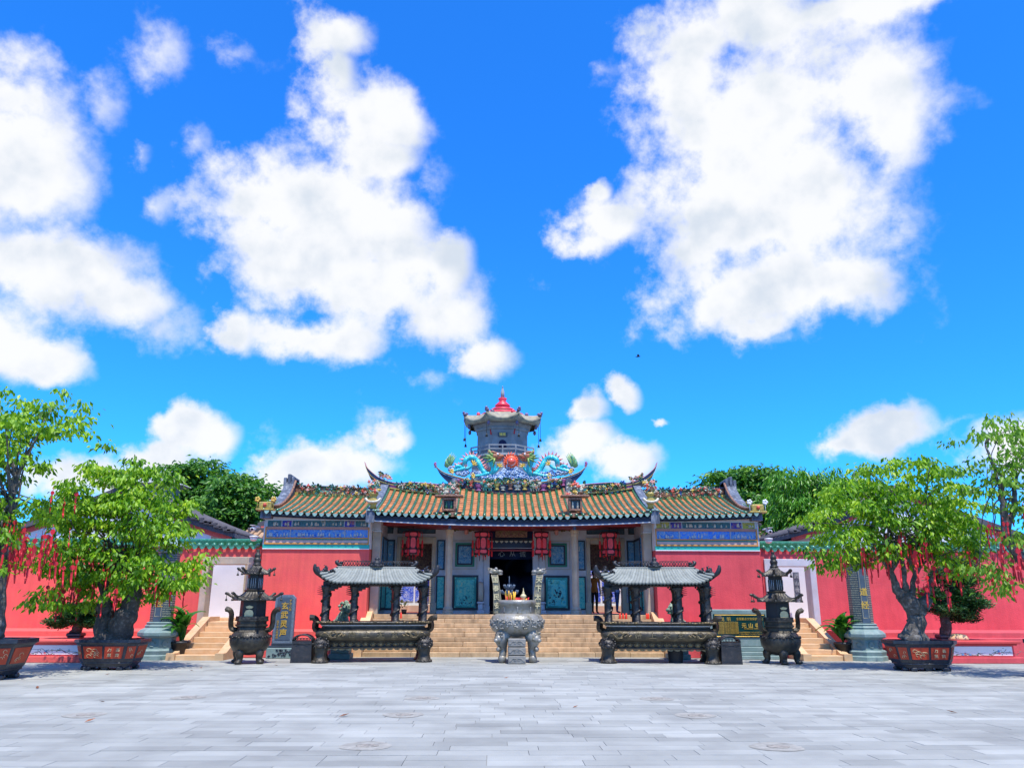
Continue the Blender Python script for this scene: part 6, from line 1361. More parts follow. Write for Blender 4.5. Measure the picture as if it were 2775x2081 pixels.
tx('说  明', 1967, 1678, .13); tx('全国重点文物保护单位', 2032, 1677, .085); tx('元', 2016, 1695, .155, bold=.003); tx('山', 2034, 1695, .155, bold=.003); tx('寺', 2052, 1695, .155, bold=.003); tx('YUANSHAN TEMPLE', 2036, 1703, .055)
tx('中华人民共和国国务院二〇〇六年五月二十五日公布', 2036, 1713, .042); tx('广东省人民政府二〇〇七年十二月三十日立', 2036, 1718, .042)
for i in range(9): tx('元山寺始建于明代依山而筑坐北朝南', 1972, 1686+3.7*i, .042)
def bin_(cx, y, label):
    t = thing('litter_bin', label, 'bin', (cx, y, 0), 'arched metal litter bins'); w = .28; d = .40
    m = MB(); m.prism([(-w-.02,0),(w+.02,0),(w,.60),(-w,.60)], lambda u, v, q: (cx+u, q, v), y, y+d); b = m.build('body', 'bin_metal', t)
    m = MB()
    for yy in (y+.03, y+d-.03): m.tube([(cx+w*math.cos(a), yy, .60+.17*math.sin(a)) for a in np.linspace(0, math.pi, 13)], .022, 6)
    m.build('arch_rim', 'bin_metal', t)
    m = MB(); vs = []; n = 12
    for yy in (y+.03, y+d-.03):
        for a in np.linspace(0, math.pi, n+1): vs.append((cx+w*math.cos(a), yy, .60+.17*math.sin(a)))
    m.add(vs, [(i, i+1, n+2+i, n+1+i) for i in range(n)]); m.build('hood', 'iron_dark', t)
    m = MB()
    for i in range(5): x = cx-.18+.09*i; m.tube([(x+.045*math.cos(a), y+.02, .655+.04*math.sin(a)) for a in np.linspace(0,6.28,10)], .010, 5)
    m.build('scroll_grille', 'bin_metal', t)
    m = MB(); m.tube([(cx-w+.03, y-.004, .52), (cx+w-.03, y-.004, .52)], .01, 4); m.tube([(cx+.13*math.cos(a)*1.3, y-.004, .46+.05*math.sin(a)) for a in np.linspace(0,3.14,9)], .008, 4); m.box(cx-w+.04, cx+w-.04, y-.006, y, .06, .08); m.build('relief', 'iron_dark', b)
g = G(814, 1796); bin_(g[0], g[1], 'arched dark litter bin beside the left long burner')
g = G(1985, 1800); bin_(g[0], g[1], 'arched dark litter bin beside the right long burner')
g = G(1838, 1797); t = thing('bucket', 'black tapered bucket behind the right long burner', 'bucket', (g[0], g[1]+.3, 0))
m = MB(); m.lathe([(.20,0),(.205,.02),(.245,.50),(.255,.50),(.255,.53),(.235,.53),(.22,.45)], 20, (g[0], g[1]+.3, 0), cap=False); m.lathe([(.20,.005),(.22,.40)], 20, (g[0], g[1]+.3, 0)); m.build('body', 'iron_dark', t)
m = MB(); m.tube([(g[0]+.25*math.cos(a), g[1]+.3-.1*math.sin(a), .52-.16*math.sin(a)) for a in np.linspace(0,3.14,12)], .008, 4); m.build('handle', 'iron_dark', t)

# ------------------------------------------------------------------ octagonal inscribed pillars
def inscribed(name, cols, rows):
    m, nt, b = _base(name); N = nt.nodes.new; L = nt.links.new
    geo = N('ShaderNodeNewGeometry'); tc = N('ShaderNodeTexCoord'); br = N('ShaderNodeTexBrick'); sp = N('ShaderNodeSeparateXYZ'); L(tc.outputs['Object'], sp.inputs[0])
    an = N('ShaderNodeMath'); an.operation = 'ARCTAN2'; L(sp.outputs[1], an.inputs[0]); L(sp.outputs[0], an.inputs[1]); cb = N('ShaderNodeCombineXYZ'); L(an.outputs[0], cb.inputs[0]); L(sp.outputs[2], cb.inputs[1])
    L(cb.outputs[0], br.inputs['Vector']); br.offset = 0.0; br.inputs['Scale'].default_value = 1.0; br.inputs['Brick Width'].default_value = .125; br.inputs['Row Height'].default_value = .068; br.inputs['Mortar Size'].default_value = .020; br.inputs['Mortar Smooth'].default_value = .15
    nz = N('ShaderNodeTexNoise'); nz.inputs['Scale'].default_value = 60; nz.inputs['Detail'].default_value = 2; L(geo.outputs['Position'], nz.inputs['Vector'])
    th = N('ShaderNodeMath'); th.operation = 'GREATER_THAN'; L(nz.outputs['Fac'], th.inputs[0]); th.inputs[1].default_value = .47
    iv = N('ShaderNodeMath'); iv.operation = 'SUBTRACT'; iv.inputs[0].default_value = 1.0; L(br.outputs['Fac'], iv.inputs[1]); ml = N('ShaderNodeMath'); ml.operation = 'MULTIPLY'; L(iv.outputs[0], ml.inputs[0]); L(th.outputs[0], ml.inputs[1])
    mx = N('ShaderNodeMix'); mx.data_type = 'RGBA'; L(ml.outputs[0], mx.inputs[0]); mx.inputs[6].default_value = (.05,.075,.085,1); mx.inputs[7].default_value = (.50,.48,.32,1); L(mx.outputs[2], b.inputs['Base Color']); b.inputs['Roughness'].default_value = .5; MATS[name] = m
inscribed('inscribed_stone', 8, 30)
def scripture_pillar(cx, cy, chars, label, ztop):
    t = thing('scripture_pillar', label, 'pillar', (cx, cy, 0), 'inscribed octagonal pillars'); c = (cx, cy, 0); o = dict(n=8, ph=R(22.5), c=c, smooth=False)
    m = MB(); m.lathe([(.62,0),(.62,.12),(.58,.15),(.60,.26),(.56,.30),(.54,.31)], **o); b = m.build('plinth', 'green_stone', t)
    m = MB(); m.lathe([(.50,.31),(.49,.62),(.56,.66)], **o); m.build('drum', 'green_stone', t)
    m = MB(); m.lathe([(.60,.66),(.63,.70),(.63,.78),(.56,.86),(.44,.92),(.45,.97),(.40,1.02),(.42,1.06),(.36,1.09)], **o); m.build('lotus_cushion', 'green_stone', t)
    m = MB()
    for i in range(8):
        a = R(45*i-90); m.tube([(cx+.47*math.cos(a)+.09*math.cos(u)*-math.sin(a), cy+.47*math.sin(a)+.09*math.cos(u)*math.cos(a), .47+.09*math.sin(u)) for u in np.linspace(0,5.2,10)], .014, 5)
    m.build('scroll_relief', 'green_stone', b)
    me = MB(); me.lathe([(.335,0),(.33,ztop-1.09)], n=8, ph=R(22.5), smooth=False); sh = bpy.data.objects.new('shaft', me.mesh('shaft', 'inscribed_stone')); COL.objects.link(sh); sh.parent = t; sh.location = (0,0,1.09); ORG[sh.as_pointer()] = (cx, cy, 1.09)
    yf = cy-.335*math.cos(R(22.5)); m = MB(); m.box(cx-.125, cx+.125, yf-.012, yf, 1.10, ztop-.05); f = m.build('title_face', 'slate_blue', sh)
    m = MB(); m.tube([(cx-.09,yf-.014,1.25),(cx+.09,yf-.014,1.25),(cx+.09,yf-.014,ztop-.15),(cx-.09,yf-.014,ztop-.15),(cx-.09,yf-.014,1.25)], .006, 4, smooth=False); m.build('gilt_border', 'pale_gold', f)
    for i, chh in enumerate(chars): text(chh, (cx, yf-.016, 2.02-.40*i), .25, f, 'gold', .005, bold=.004)
    m = MB(); m.lathe([(.36,ztop),(.40,ztop+.05),(.36,ztop+.1),(.5,ztop+.2),(.45,ztop+.28),(.15,ztop+.45),(.05,ztop+.6)], **o); m.build('cap', 'green_stone', t)
g0, g1 = G(345,1789), G(449,1789); scripture_pillar((g0[0]+g1[0])/2+.05, (g0[1]+g1[1])/2+.60, '德经', 'dark octagonal pillar of gold scripture on a green stone base, left, behind the bonsai', 3.15)
g0, g1 = G(2317,1792), G(2430,1792); scripture_pillar((g0[0]+g1[0])/2, (g0[1]+g1[1])/2+.60, '道经', 'dark octagonal pillar of gold scripture on a green stone base, right, behind the bonsai', 3.15)

# ------------------------------------------------------------------ stone lions at the stair
def lion(cx, cy, f, label):
    t = thing('stone_lion', label, 'statue', (cx, cy, 0), 'green stone lions flanking the stair')
    m = MB(); m.box(cx-.33, cx+.33, cy-.32, cy+.32, 0, .16, bv=.02); m.box(cx-.28, cx+.28, cy-.27, cy+.27, .16, .62, bv=.02); m.box(cx-.34, cx+.34, cy-.33, cy+.33, .62, .74, bv=.02); m.build('pedestal', 'green_stone', t)
    m = MB(); m.tube(smooth_path([(cx-f*.16,cy+.1,.82),(cx-f*.12,cy+.08,1.0),(cx-f*.02,cy,1.22),(cx+f*.06,cy-.05,1.38)], 3), [.2,.21,.21,.2,.19,.18,.17,.16,.15,.14], 10)
    for yy in (-.14, .12): m.tube(smooth_path([(cx+f*.06,cy+yy,1.2),(cx+f*.14,cy+yy,.95),(cx+f*.16,cy+yy,.77)], 3), [.09,.08,.075,.07,.07,.07,.07], 8); m.ball((cx+f*.2,cy+yy,.77), (.1,.07,.05), 8); m.ball((cx-f*.06,cy+yy*1.2,.83), (.16,.09,.12), 8)
    b = m.build('body', 'lion_stone', t)
    m = MB(); hx, hz = cx+f*.10, 1.50; m.ball((hx,cy-.05,hz), (.17,.17,.17), 10); m.ball((hx+f*.14,cy-.07,hz-.03), (.10,.11,.07), 8); m.ball((hx+f*.11,cy-.07,hz-.12), (.09,.10,.04), 8); m.ball((hx+f*.08,cy-.16,hz+.07), .04, 6)
    pr = random.Random(1)
    for i in range(26): a, e = pr.uniform(0,6.28), pr.uniform(-.6,1.3); m.ball((hx-f*.07+.17*math.cos(a)*math.cos(e), cy-.03+.18*math.sin(a)*math.cos(e), hz+.02+.18*math.sin(e)), .05, 6)
    for yy in (-.1,.1): m.ball((hx-f*.03,cy+yy,hz+.19), (.05,.03,.06), 6)
    m.build('head', 'lion_stone', t)
    m = MB(); m.tube(smooth_path([(cx-f*.26,cy+.1,.8),(cx-f*.33,cy+.1,1.0),(cx-f*.25,cy+.1,1.15)], 3), [.05,.055,.06,.06,.06,.05,.02], 7); m.build('tail', 'lion_stone', t)
c = P(930, 1700, 25.5); lion(float(c[0])-.02, 25.5, 1, 'small green stone lion at the left foot of the stair behind the burner')
c = P(1838, 1700, 25.5); lion(float(c[0])-.05, 25.5, -1, 'small green stone lion at the right foot of the stair behind the burner')

# ------------------------------------------------------------------ candles and flower pot on the landing
for i, (px, lb) in enumerate(((1680,'leftmost red candle of three on the top step right'),(1688,'middle red candle of three on the top step right'),(1697,'third red candle on the top step right'),(1752,'red candle on the top step beside the right pillar'),(1757,'red candle closest to the right cheek wall'),(1087,'lone red candle on the top step left'))):
    p = P(px, 1670, YLE-.05); m = MB(); m.lathe([(.03,0),(.035,.02),(.035,.17),(.03,.18),(.008,.185),(.006,.21)], 10, (p[0], YLE-.06-.03*(i % 2), ZL-rise*1-.0+.004)); m.build('candle', 'candle_red', None, lb, 'candle', 'red candles on the stair')
p = P(1095, 1650, YLE+.7); t = thing('flower_pot', 'small pot with yellow-green flowers on the left of the landing', 'flower pot', (float(p[0]), YLE+.7, ZL))
m = MB(); m.lathe([(.07,ZL-.003),(.10,ZL+.14),(.11,ZL+.15),(.11,ZL+.17),(.08,ZL+.17)], 14, (p[0], YLE+.7, 0)); m.build('pot', 'ridge_brown', t)
m = MB(); pr = random.Random(6)
for i in range(60):
    a, r_, zz = pr.uniform(0,6.28), pr.uniform(0,.16), pr.uniform(.17,.44); q = Vector((p[0]+r_*math.cos(a), YLE+.7+r_*math.sin(a), ZL+zz)); d = Vector((math.cos(a), math.sin(a), pr.uniform(-.3,.8)))*.07; w = d.cross(Vector((0,0,1)))*.4; m.add([q, q+d*.5+w, q+d, q+d*.5-w], [(0,1,2,3)])
m.build('leaves', 'leaf_fresh', t, kind='stuff')
m = MB()
for i in range(9): m.ball((p[0]+pr.uniform(-.12,.12), YLE+.62+pr.uniform(-.05,.05), ZL+pr.uniform(.32,.48)), .035, 6)
m.build('blossom', 'flower_yellow', t, kind='stuff')

# ------------------------------------------------------------------ security cameras, bird
for s in (-1, 1):
    x, y = s*9.02, YW-.10; zc = PZ(700, 1428, YW); t = thing('security_camera', 'white security camera on the outer corner of the %s wing' % ('left' if s < 0 else 'right'), 'camera', (x, y, zc))
    m = MB(); m.tube([(x-s*.06,y+.12,zc),(x+s*.08,y,zc+.02),(x+s*.10,y-.05,zc-.1)], .03, 6); m.build('arm', 'camera_white', t)
    m = MB(); m.tube([(x+s*.10,y+.05,zc-.04),(x+s*.10,y-.22,zc-.10)], [.075,.075], 10); m.box(x+s*.10-.08, x+s*.10+.08, y-.26, y+.05, zc+.03, zc+.045); b = m.build('housing', 'camera_white', t)
    m = MB(); m.ball((x+s*.10, y-.225, zc-.10), (.05,.02,.05), 8); m.build('lens', 'camera_glass', b)
    m = MB(); m.ball((x+s*.06, y-.08, zc-.42), (.13,.13,.09), 10); m.lathe([(.14,zc-.38),(.15,zc-.33),(.05,zc-.31)], 12, (x+s*.06, y-.08, 0)); m.build('dome', 'camera_white', t)
c = P(1729, 967, 70); t = thing('bird', 'small dark bird flying in the blue sky right of centre', 'bird', tuple(float(q) for q in c))
m = MB(); m.tube([c+np.array([-.28,0,.0]), c+np.array([-.05,0,.02]), c+np.array([.15,0,.05]), c+np.array([.24,0,.06])], [.01,.06,.06,.01], 7); m.build('body', 'bird_black', t)
for dy in (-1, 1): m = MB(); m.add([c+np.array([.12,dy*.03,.04]), c+np.array([-.08,dy*.03,.04]), c+np.array([-.14,dy*.28,.14]), c+np.array([.0,dy*.5,.10]), c+np.array([.06,dy*.25,.12])], [(0,1,2,4),(4,2,3)]); m.build('wing', 'bird_black', t)

# ------------------------------------------------------------------ two visitors inside the right side bay
def skinned(verts, edges, radii, root=0, sub=2):
    me = bpy.data.meshes.new('body'); me.from_pydata([tuple(v) for v in verts], edges, []); ob = bpy.data.objects.new('body', me); COL.objects.link(ob)
    sk = ob.modifiers.new('s', 'SKIN'); ob.modifiers.new('u', 'SUBSURF').levels = sub
    for v, r_ in zip(me.skin_vertices[0].data, radii): v.radius = r_ if isinstance(r_, tuple) else (r_, r_)
    for i, v in enumerate(me.skin_vertices[0].data): v.use_root = (i == root)
    dg = bpy.context.evaluated_depsgraph_get(); out = bpy.data.meshes.new_from_object(ob.evaluated_get(dg)); bpy.data.objects.remove(ob); return out
def person(loc, rz, label, h, top, legs, hair_long, bag=None, arm_bend=0.0):
    k = h/1.70; t = thing('person', label, 'person', loc, 'visitors at the right side door')
    V, E, Rr = [], [], []
    def v(x, y, z, r_, p=None):
        V.append((x*k, y*k, z*k)); Rr.append(tuple(q*k for q in r_) if isinstance(r_, tuple) else r_*k)
        if p is not None: E.append((p, len(V)-1))
        return len(V)-1
    pel = v(0,0,.92,(.15,.11)); wa = v(0,.0,1.08,(.13,.095),pel); ch_ = v(0,0,1.30,(.155,.11),wa); nk = v(0,0,1.44,.055,ch_); hd0 = v(0,-.01,1.53,(.075,.085),nk); hd1 = v(0,-.01,1.63,(.078,.09),hd0); v(0,0,1.69,.05,hd1)
    for s in (-1, 1):
        hp = v(s*.09,0,.86,.095,pel); kn = v(s*.10,-.02*s,.47,.06,hp); an = v(s*.10,.02-.03*s,.09,.042,kn); v(s*.11,-.13-.03*s,.04,(.04,.03),an)
        sh = v(s*.19,0,1.38,.06,ch_); el = v(s*.24,.03,1.10,.042,sh); wr = v(s*.22,-.04-.16*arm_bend,.88+.16*arm_bend,.03,el); pm = v(s*.22,-.07-.18*arm_bend,.80+.18*arm_bend,(.022,.036),wr)
        for i in range(4): a = v(s*.215,-.10-.18*arm_bend+.022*i,.735+.18*arm_bend-.008*(i in (1,2)),.009,pm); v(s*.205,-.105-.18*arm_bend+.022*i,.69+.18*arm_bend,.008,a)
        a = v(s*.195,-.115-.18*arm_bend,.79+.18*arm_bend,.010,pm); v(s*.185,-.125-.18*arm_bend,.755+.18*arm_bend,.009,a)
    me = skinned(V, E, Rr, 0, 2)
    for mt in ('skin', top, legs): me.materials.append(MATS[mt])
    for p in me.polygons:
        c = p.center/k; p.use_smooth = True
        far = abs(c[0]) > .175 and c[2] < 1.22
        p.material_index = 0 if (c[2] > 1.43 or far or c[2] < .06) else (1 if c[2] > .86 else 2)
    b = bpy.data.objects.new('body', me); COL.objects.link(b); b.parent = t
    m = MB(); m.ball((0,.015*k,1.62*k), (.098*k,.112*k,.11*k), 12)
    if hair_long: m.tube([(0,.05*k,1.66*k),(0,.09*k,1.5*k),(0,.09*k,1.34*k),(0,.08*k,1.22*k)], [.08*k,.09*k,.08*k,.03*k], 10)
    hr = m.build('hair', 'hair', None); hr.parent = t
    m = MB(); m.ball((0,-.10*k,1.585*k), (.012*k,.018*k,.02*k), 6)
    for s in (-1,1): m.ball((s*.082*k,0,1.585*k), (.012*k,.02*k,.03*k), 6)
    fo = m.build('nose_and_ears', 'skin', None); fo.parent = t
    m = MB()
    for s in (-1,1): m.ball((s*.03*k,-.088*k,1.605*k), (.011*k,.008*k,.007*k), 6)
    ey = m.build('eyes', 'hair', None); ey.parent = t
    m = MB(); m.ball((0,-.086*k,1.55*k), (.022*k,.008*k,.006*k), 6); mo = m.build('mouth', 'flower_red', None); mo.parent = t
    if bag:
        m = MB(); m.box(.20*k,.42*k,-.06*k,.06*k,.52*k,.78*k,bv=.02); m.tube([(.25*k,0,.78*k),(.27*k,0,.90*k),(.37*k,0,.78*k)], .01*k, 5); bo = m.build('shoulder_bag', 'bag_red', None); bo.parent = t
    t.rotation_euler = (0,0,rz); return t
p = P(1673, 1640, 31.6); person((float(p[0]), 31.6, ZL), R(100), 'person in light blue shirt and jeans with long black hair at the right side door', 1.62, 'shirt_blue', 'jeans', True, None, .6)
p = P(1612, 1640, 31.4); person((float(p[0]), 31.4, ZL), R(150), 'person in orange shirt and black trousers with red bag at the right side door', 1.62, 'shirt_orange', 'trousers_black', False, 'red', .2)
# ------------------------------------------------------------------ foliage
def leaf_mesh(name, C, D, Nn, size, width, mat):
    """many folded leaves as one mesh: centres C, directions D, normals Nn"""
    n = len(C); D = D/np.linalg.norm(D, axis=1)[:, None]; S = np.cross(D, Nn); S /= (np.linalg.norm(S, axis=1)[:, None]+1e-9); U = np.cross(S, D)
    L_ = size[:, None]; W_ = (size*width)[:, None]
    base = C-D*L_*.5; tip = C+D*L_*.5-U*L_*.10; l = C-D*L_*.05+S*W_*.5+U*W_*.22; r_ = C-D*L_*.05-S*W_*.5+U*W_*.22
    V = np.stack([base, l, tip, r_], 1).reshape(-1, 3); me = bpy.data.meshes.new(name)
    me.vertices.add(4*n); me.vertices.foreach_set('co', V.astype(np.float32).ravel()); me.loops.add(6*n); me.polygons.add(2*n)
    idx = (np.arange(n)*4)[:, None]+np.array([0,2,1,0,3,2]); me.loops.foreach_set('vertex_index', idx.astype(np.int32).ravel()); me.polygons.foreach_set('loop_start', np.arange(2*n, dtype=np.int32)*3)
    me.materials.append(MATS[mat]); me.update(calc_edges=True); return me
def crown(blobs, Y, ncl, nleaf, lsize, depth, seed, spread=.185, droop=.8, width=.50, shell=.55, maxz=None):
    """leaf sprays spread through ellipsoids: blobs are (x, y, rx, ry) in the photograph at the tree's distance"""
    g = np.random.default_rng(seed); area = np.array([b[2]*b[3] for b in blobs], float); pick = g.choice(len(blobs), ncl, p=area/area.sum())
    CC = []
    for i in pick:
        x, y, rx, ry = blobs[i]; d = g.normal(size=3); d /= np.linalg.norm(d); r_ = g.uniform(shell, 1.0)**.7
        c = P(x+d[0]*r_*rx, y+d[2]*r_*ry, Y); dep = depth*min(1.0, rx/90.0+.25); c[1] = Y+d[1]*r_*dep; CC.append(c)
    CC = np.array(CC); C = np.repeat(CC, nleaf, 0); n = len(C)
    o = g.normal(size=(n, 3))*np.array([spread, spread, spread*.36]); C = C+o
    D = o*np.array([1,1,.5])+g.normal(size=(n,3))*spread*.5; D[:, 2] -= droop*spread*1.5*(1+g.random(n)); Nn = g.normal(size=(n,3))*.55+np.array([0,-.25,1.0])
    return CC, C, D, Nn, lsize*g.uniform(.65, 1.25, n), width
def add_mesh(me, name, parent, kind=None):
    o = bpy.data.objects.new(name, me); COL.objects.link(o); o.parent = parent
    org = ORG[parent.as_pointer()]; o.location = [-org[i] for i in range(3)]
    return tag(o, None, None, None, kind)
def limbs(m, start, targets, r0, r1, seed, sag=.15, n=7):
    q = random.Random(seed)
    for tg in targets:
        s_ = np.array(start[q.randrange(len(start))], float); tg = np.array(tg, float); d = tg-s_; mid = s_+d*.5+np.array([q.uniform(-.2,.2), q.uniform(-.2,.2), sag*np.linalg.norm(d)*.6])
        pts = smooth_path([s_, s_+d*.22+np.array([0,0,.12*np.linalg.norm(d)]), mid, tg], 3); k = len(pts); rr = r0*q.uniform(.7,1.1); m.tube(pts, [lerp(rr, r1, i/(k-1)) for i in range(k)], 6)
def trunk_tube(m, pts, rad, seed, n=12):
    q = random.Random(seed); pp = smooth_path(pts, 4); k = len(pp); rr = np.interp(np.linspace(0,1,k), np.linspace(0,1,len(rad)), rad)
    m.tube([p+np.array([q.uniform(-.02,.02), q.uniform(-.02,.02), 0]) for p in pp], [r_*q.uniform(.9,1.12) for r_ in rr], n)

# ------------------------------------------------------------------ planters
def planter(t, cx, cy, w, h, seed, back=False):
    """octagonal glazed planter on feet, with red panels; w is its rim width"""
    a0, b0 = w*.5, w*.33; secs = [(.70,.10),(.73,.18),(.78,.26),(.82,.34),(.92,.82),(.95,.86),(1.0,.90),(1.0,1.0),(.92,1.0),(.90,.93)]
    def octo(f, z):
        a, b, c = a0*f, b0*f, w*.13*f
        return [(cx+x, cy+y, z*h) for x, y in ((-(a-c),-b),(a-c,-b),(a,-(b-c)),(a,b-c),(a-c,b),(-(a-c),b),(-a,b-c),(-a,-(b-c)))]
    m = MB(); vs = []
    for f, z in secs: vs += octo(f, z)
    m.add(vs, [(j*8+i, j*8+(i+1) % 8, (j+1)*8+(i+1) % 8, (j+1)*8+i) for j in range(len(secs)-1) for i in range(8)]+[tuple(reversed(range(8)))])
    po = m.build('planter', 'planter_glaze', t)
    lo, hi = octo(.82, .34), octo(.92, .82)
    def fp(i, u, v, out=.0):
        a, b = np.array(lo[i]), np.array(lo[(i+1) % 8]); c, d = np.array(hi[i]), np.array(hi[(i+1) % 8]); p = lerp(lerp(a, b, u), lerp(c, d, u), v); nn = np.cross(b-a, c-a); nn /= np.linalg.norm(nn); return p+nn*out
    pr = random.Random(seed)
    for i, spans in ((0, ((.05,.47),(.53,.95))), (1, ((.12,.88),)), (7, ((.12,.88),)), (2, ((.1,.9),)), (6, ((.1,.9),))):
        for (u0, u1) in spans:
            m = MB(); q = [fp(i,u,v,.012) for u, v in ((u0,.10),(u1,.10),(u1,.92),(u0,.92))]+[fp(i,u,v,-.02) for u, v in ((u0,.10),(u1,.10),(u1,.92),(u0,.92))]
            m.add(q, [(0,1,2,3),(1,0,4,5),(2,1,5,6),(3,2,6,7),(0,3,7,4)]); pn = m.build('panel', 'planter_red', po)
            uc = (u0+u1)/2; du = u1-u0
            if i == 0 and u0 > .5:
                for r_, row in enumerate(('万富','里贵')):
                    for cc, chh in enumerate(row): p = fp(i, uc+du*(-.22+.44*cc), .70-.36*r_, .018); text(chh, p, w*.066, pn, 'pale_gold', .003, rot=(math.pi/2-.1, 0, 0))
            else:
                m = MB()
                for k in range(7 if i == 0 else 3):
                    u, v = uc+du*pr.uniform(-.3,.3), pr.uniform(.25,.75); pts = [fp(i, min(u1-.02, max(u0+.02, u+du*.16*math.cos(a)*(1-.1*a))), min(.88, max(.14, v+.13*math.sin(a)*(1-.1*a))), .016) for a in np.linspace(0,4.6,8)]; m.tube(pts, .005, 4)
                m.build('gilt_flower', 'pale_gold', pn, kind='stuff')
    for i in range(8):
        p = octo(.66, 0)[i]; m = MB(); m.box(p[0]-.09*w/1.9, p[0]+.09*w/1.9, p[1]-.07, p[1]+.07, 0, .13*h, bv=.03); m.build('foot', 'planter_glaze', po)
    m = MB(); m.box(cx-.10*w/1.9, cx+.10*w/1.9, cy-b0*.66, cy-b0*.66+.14, 0, .13*h, bv=.03); m.build('foot', 'planter_glaze', po)
    # moulding round the waist
    m = MB(); q = octo(.765, .235); m.tube([(x, y, z) for x, y, z in q+q[:1]], .022, 5); m.build('waist_moulding', 'planter_glaze', po)
    m = MB(); m.add(octo(.91, .95), [tuple(range(8))]); m.build('soil', 'soil', t)
ribbon_me = MB().lathe([(.0,-.004),(.05,-.004),(.05,.004),(.0,.004)], 10, (0,0,0), cap=False).mesh('wish_ribbon', 'tag_red')
def make_ribbon(kind):
    m = MB(); n = 10
    m.tube([(0,0,0),(0,0,-.10)], .006, 4)
    r_ = .055; vs = [(r_*math.cos(2*math.pi*i/n), -.006, -.15+r_*math.sin(2*math.pi*i/n)) for i in range(n)]+[(r_*math.cos(2*math.pi*i/n), .006, -.15+r_*math.sin(2*math.pi*i/n)) for i in range(n)]
    m.add(vs, [tuple(range(n)), tuple(reversed(range(n,2*n)))]+[(i, i+n, (i+1) % n+n, (i+1) % n) for i in range(n)])
    L_ = (.30,.42,.22)[kind]; m.tube([(0,0,-.2),(.005,0,-.24)], .008, 4); m.box(-.022,.022,-.006,.006,-.24-L_*.55,-.24); m.tube([(0,0,-.24-L_*.55),(0.01,0,-.24-L_)], [.024,.014], 5)
    return m.mesh('wish_ribbon', 'tag_red')
RIB = [make_ribbon(k) for k in range(3)]
def ribbons(blobs, Y, depth, n, label, seed, group):
    g = random.Random(seed); tot = sum(b[2]*b[3] for b in blobs)
    for (x, y, rx, ry, *where) in blobs:
        for k in range(max(1, round(n*rx*ry/tot))):
            p = P(x+g.uniform(-1,1)*rx, y+g.uniform(-1,1)*ry, Y); o = bpy.data.objects.new('wish_ribbon', RIB[g.randrange(3)]); COL.objects.link(o); o.location = (float(p[0]), Y-depth*g.uniform(-.3,1.0), float(p[2])); s_ = g.uniform(.8,1.15)
            o.rotation_euler = (g.uniform(-.06,.06), g.uniform(-.08,.08), g.uniform(-1.2,1.2)); o.scale = (s_, s_, s_); tag(o, label % where[0] if where else label, 'ribbon', group)

def potted_tree(label, cx, Y, w, h, blobs, ncl, nleaf, lsize, depth, seed, trunk, forks, mat, bark, nb=34, br=.045, **k):
    t = thing('potted_bonsai_tree', label, 'tree', (cx, Y, 0), 'potted trees hung with red ribbons'); planter(t, cx, Y, w, h, seed)
    CC, C, D, Nn, sz, wd = crown(blobs, Y, ncl, nleaf, lsize, depth, seed, **k)
    m = MB()
    for pts, rad in trunk: trunk_tube(m, pts, rad, seed)
    tr = m.build('trunk', bark, t)
    g = random.Random(seed); m = MB(); limbs(m, forks, [CC[i] for i in g.sample(range(len(CC)), min(nb, len(CC)))], br, .008, seed); m.build('branches', bark, tr, kind='stuff')
    add_mesh(leaf_mesh('crown', C, D, Nn, sz, wd, mat), 'crown', t, 'stuff'); return t
# left bonsai
YL_ = float(G(305,1817)[1])+.52; cxL = PX(305,1760,YL_); B = lambda x, y, dy=0: P(x, y, YL_)+np.array([0,dy,0])
hL = PZ(305,1733,YL_-.6)
potted_tree('large bushy bonsai in dark glazed planter standing left of the left stair', cxL, YL_, 1.68, hL,
  [(290,1330,110,70),(400,1300,90,42),(230,1400,110,60),(400,1390,110,60),(470,1370,50,28),(300,1460,140,60),(460,1450,66,46),(210,1540,80,60),(330,1540,130,55),(460,1560,70,46),(180,1625,76,40),(300,1610,80,40),(395,1600,60,30),(270,1280,36,18),(350,1262,40,14),(520,1545,30,22),(110,1630,20,10),(545,1515,12,8)],
  340, 36, .165, 1.25, 1,
  [([B(292,1738), B(283,1700,-.05), B(287,1665,.0), B(280,1630)], [.30,.24,.22,.18]), ([B(318,1738), B(335,1690,-.1), B(355,1650,-.1), B(362,1600), B(372,1560)], [.34,.30,.24,.20,.14]), ([B(270,1738,-.2), B(300,1728,-.25), B(345,1735,-.2)], [.14,.2,.12])],
  [B(280,1630), B(372,1560), B(362,1600), B(285,1610), B(330,1560)], 'leaf_fresh', 'bark_dark')
# far left bonsai, cut by the frame
YLL = float(G(37,1846)[1])+.62; cxLL = PX(-62,1790,YLL); B2 = lambda x, y, dy=0: P(x, y, YLL)+np.array([0,dy,0])
potted_tree('tall bonsai in dark glazed planter cut by the left edge of the picture', cxLL, YLL, 2.15, PZ(40,1733,YLL-.7),
  [(30,1120,90,60),(130,1130,80,45),(170,1090,40,25),(60,1200,110,50),(200,1170,40,26),(250,1205,30,14),(20,1270,80,50),(120,1280,60,34),(150,1385,60,20),(40,1400,80,40),(60,1480,90,40),(20,1540,70,30),(-80,1200,110,120),(-90,1420,110,120),(120,1480,50,26)],
  185, 30, .165, 1.3, 2,
  [([B2(-25,1735), B2(-8,1640), B2(0,1560), B2(20,1460), B2(28,1360), B2(45,1300)], [.26,.17,.14,.11,.085,.06]), ([B2(0,1560), B2(-40,1450), B2(-60,1350)], [.11,.09,.06])],
  [B2(28,1360), B2(45,1300), B2(20,1460), B2(-60,1350), B2(8,1500)], 'leaf_fresh', 'bark', nb=40)
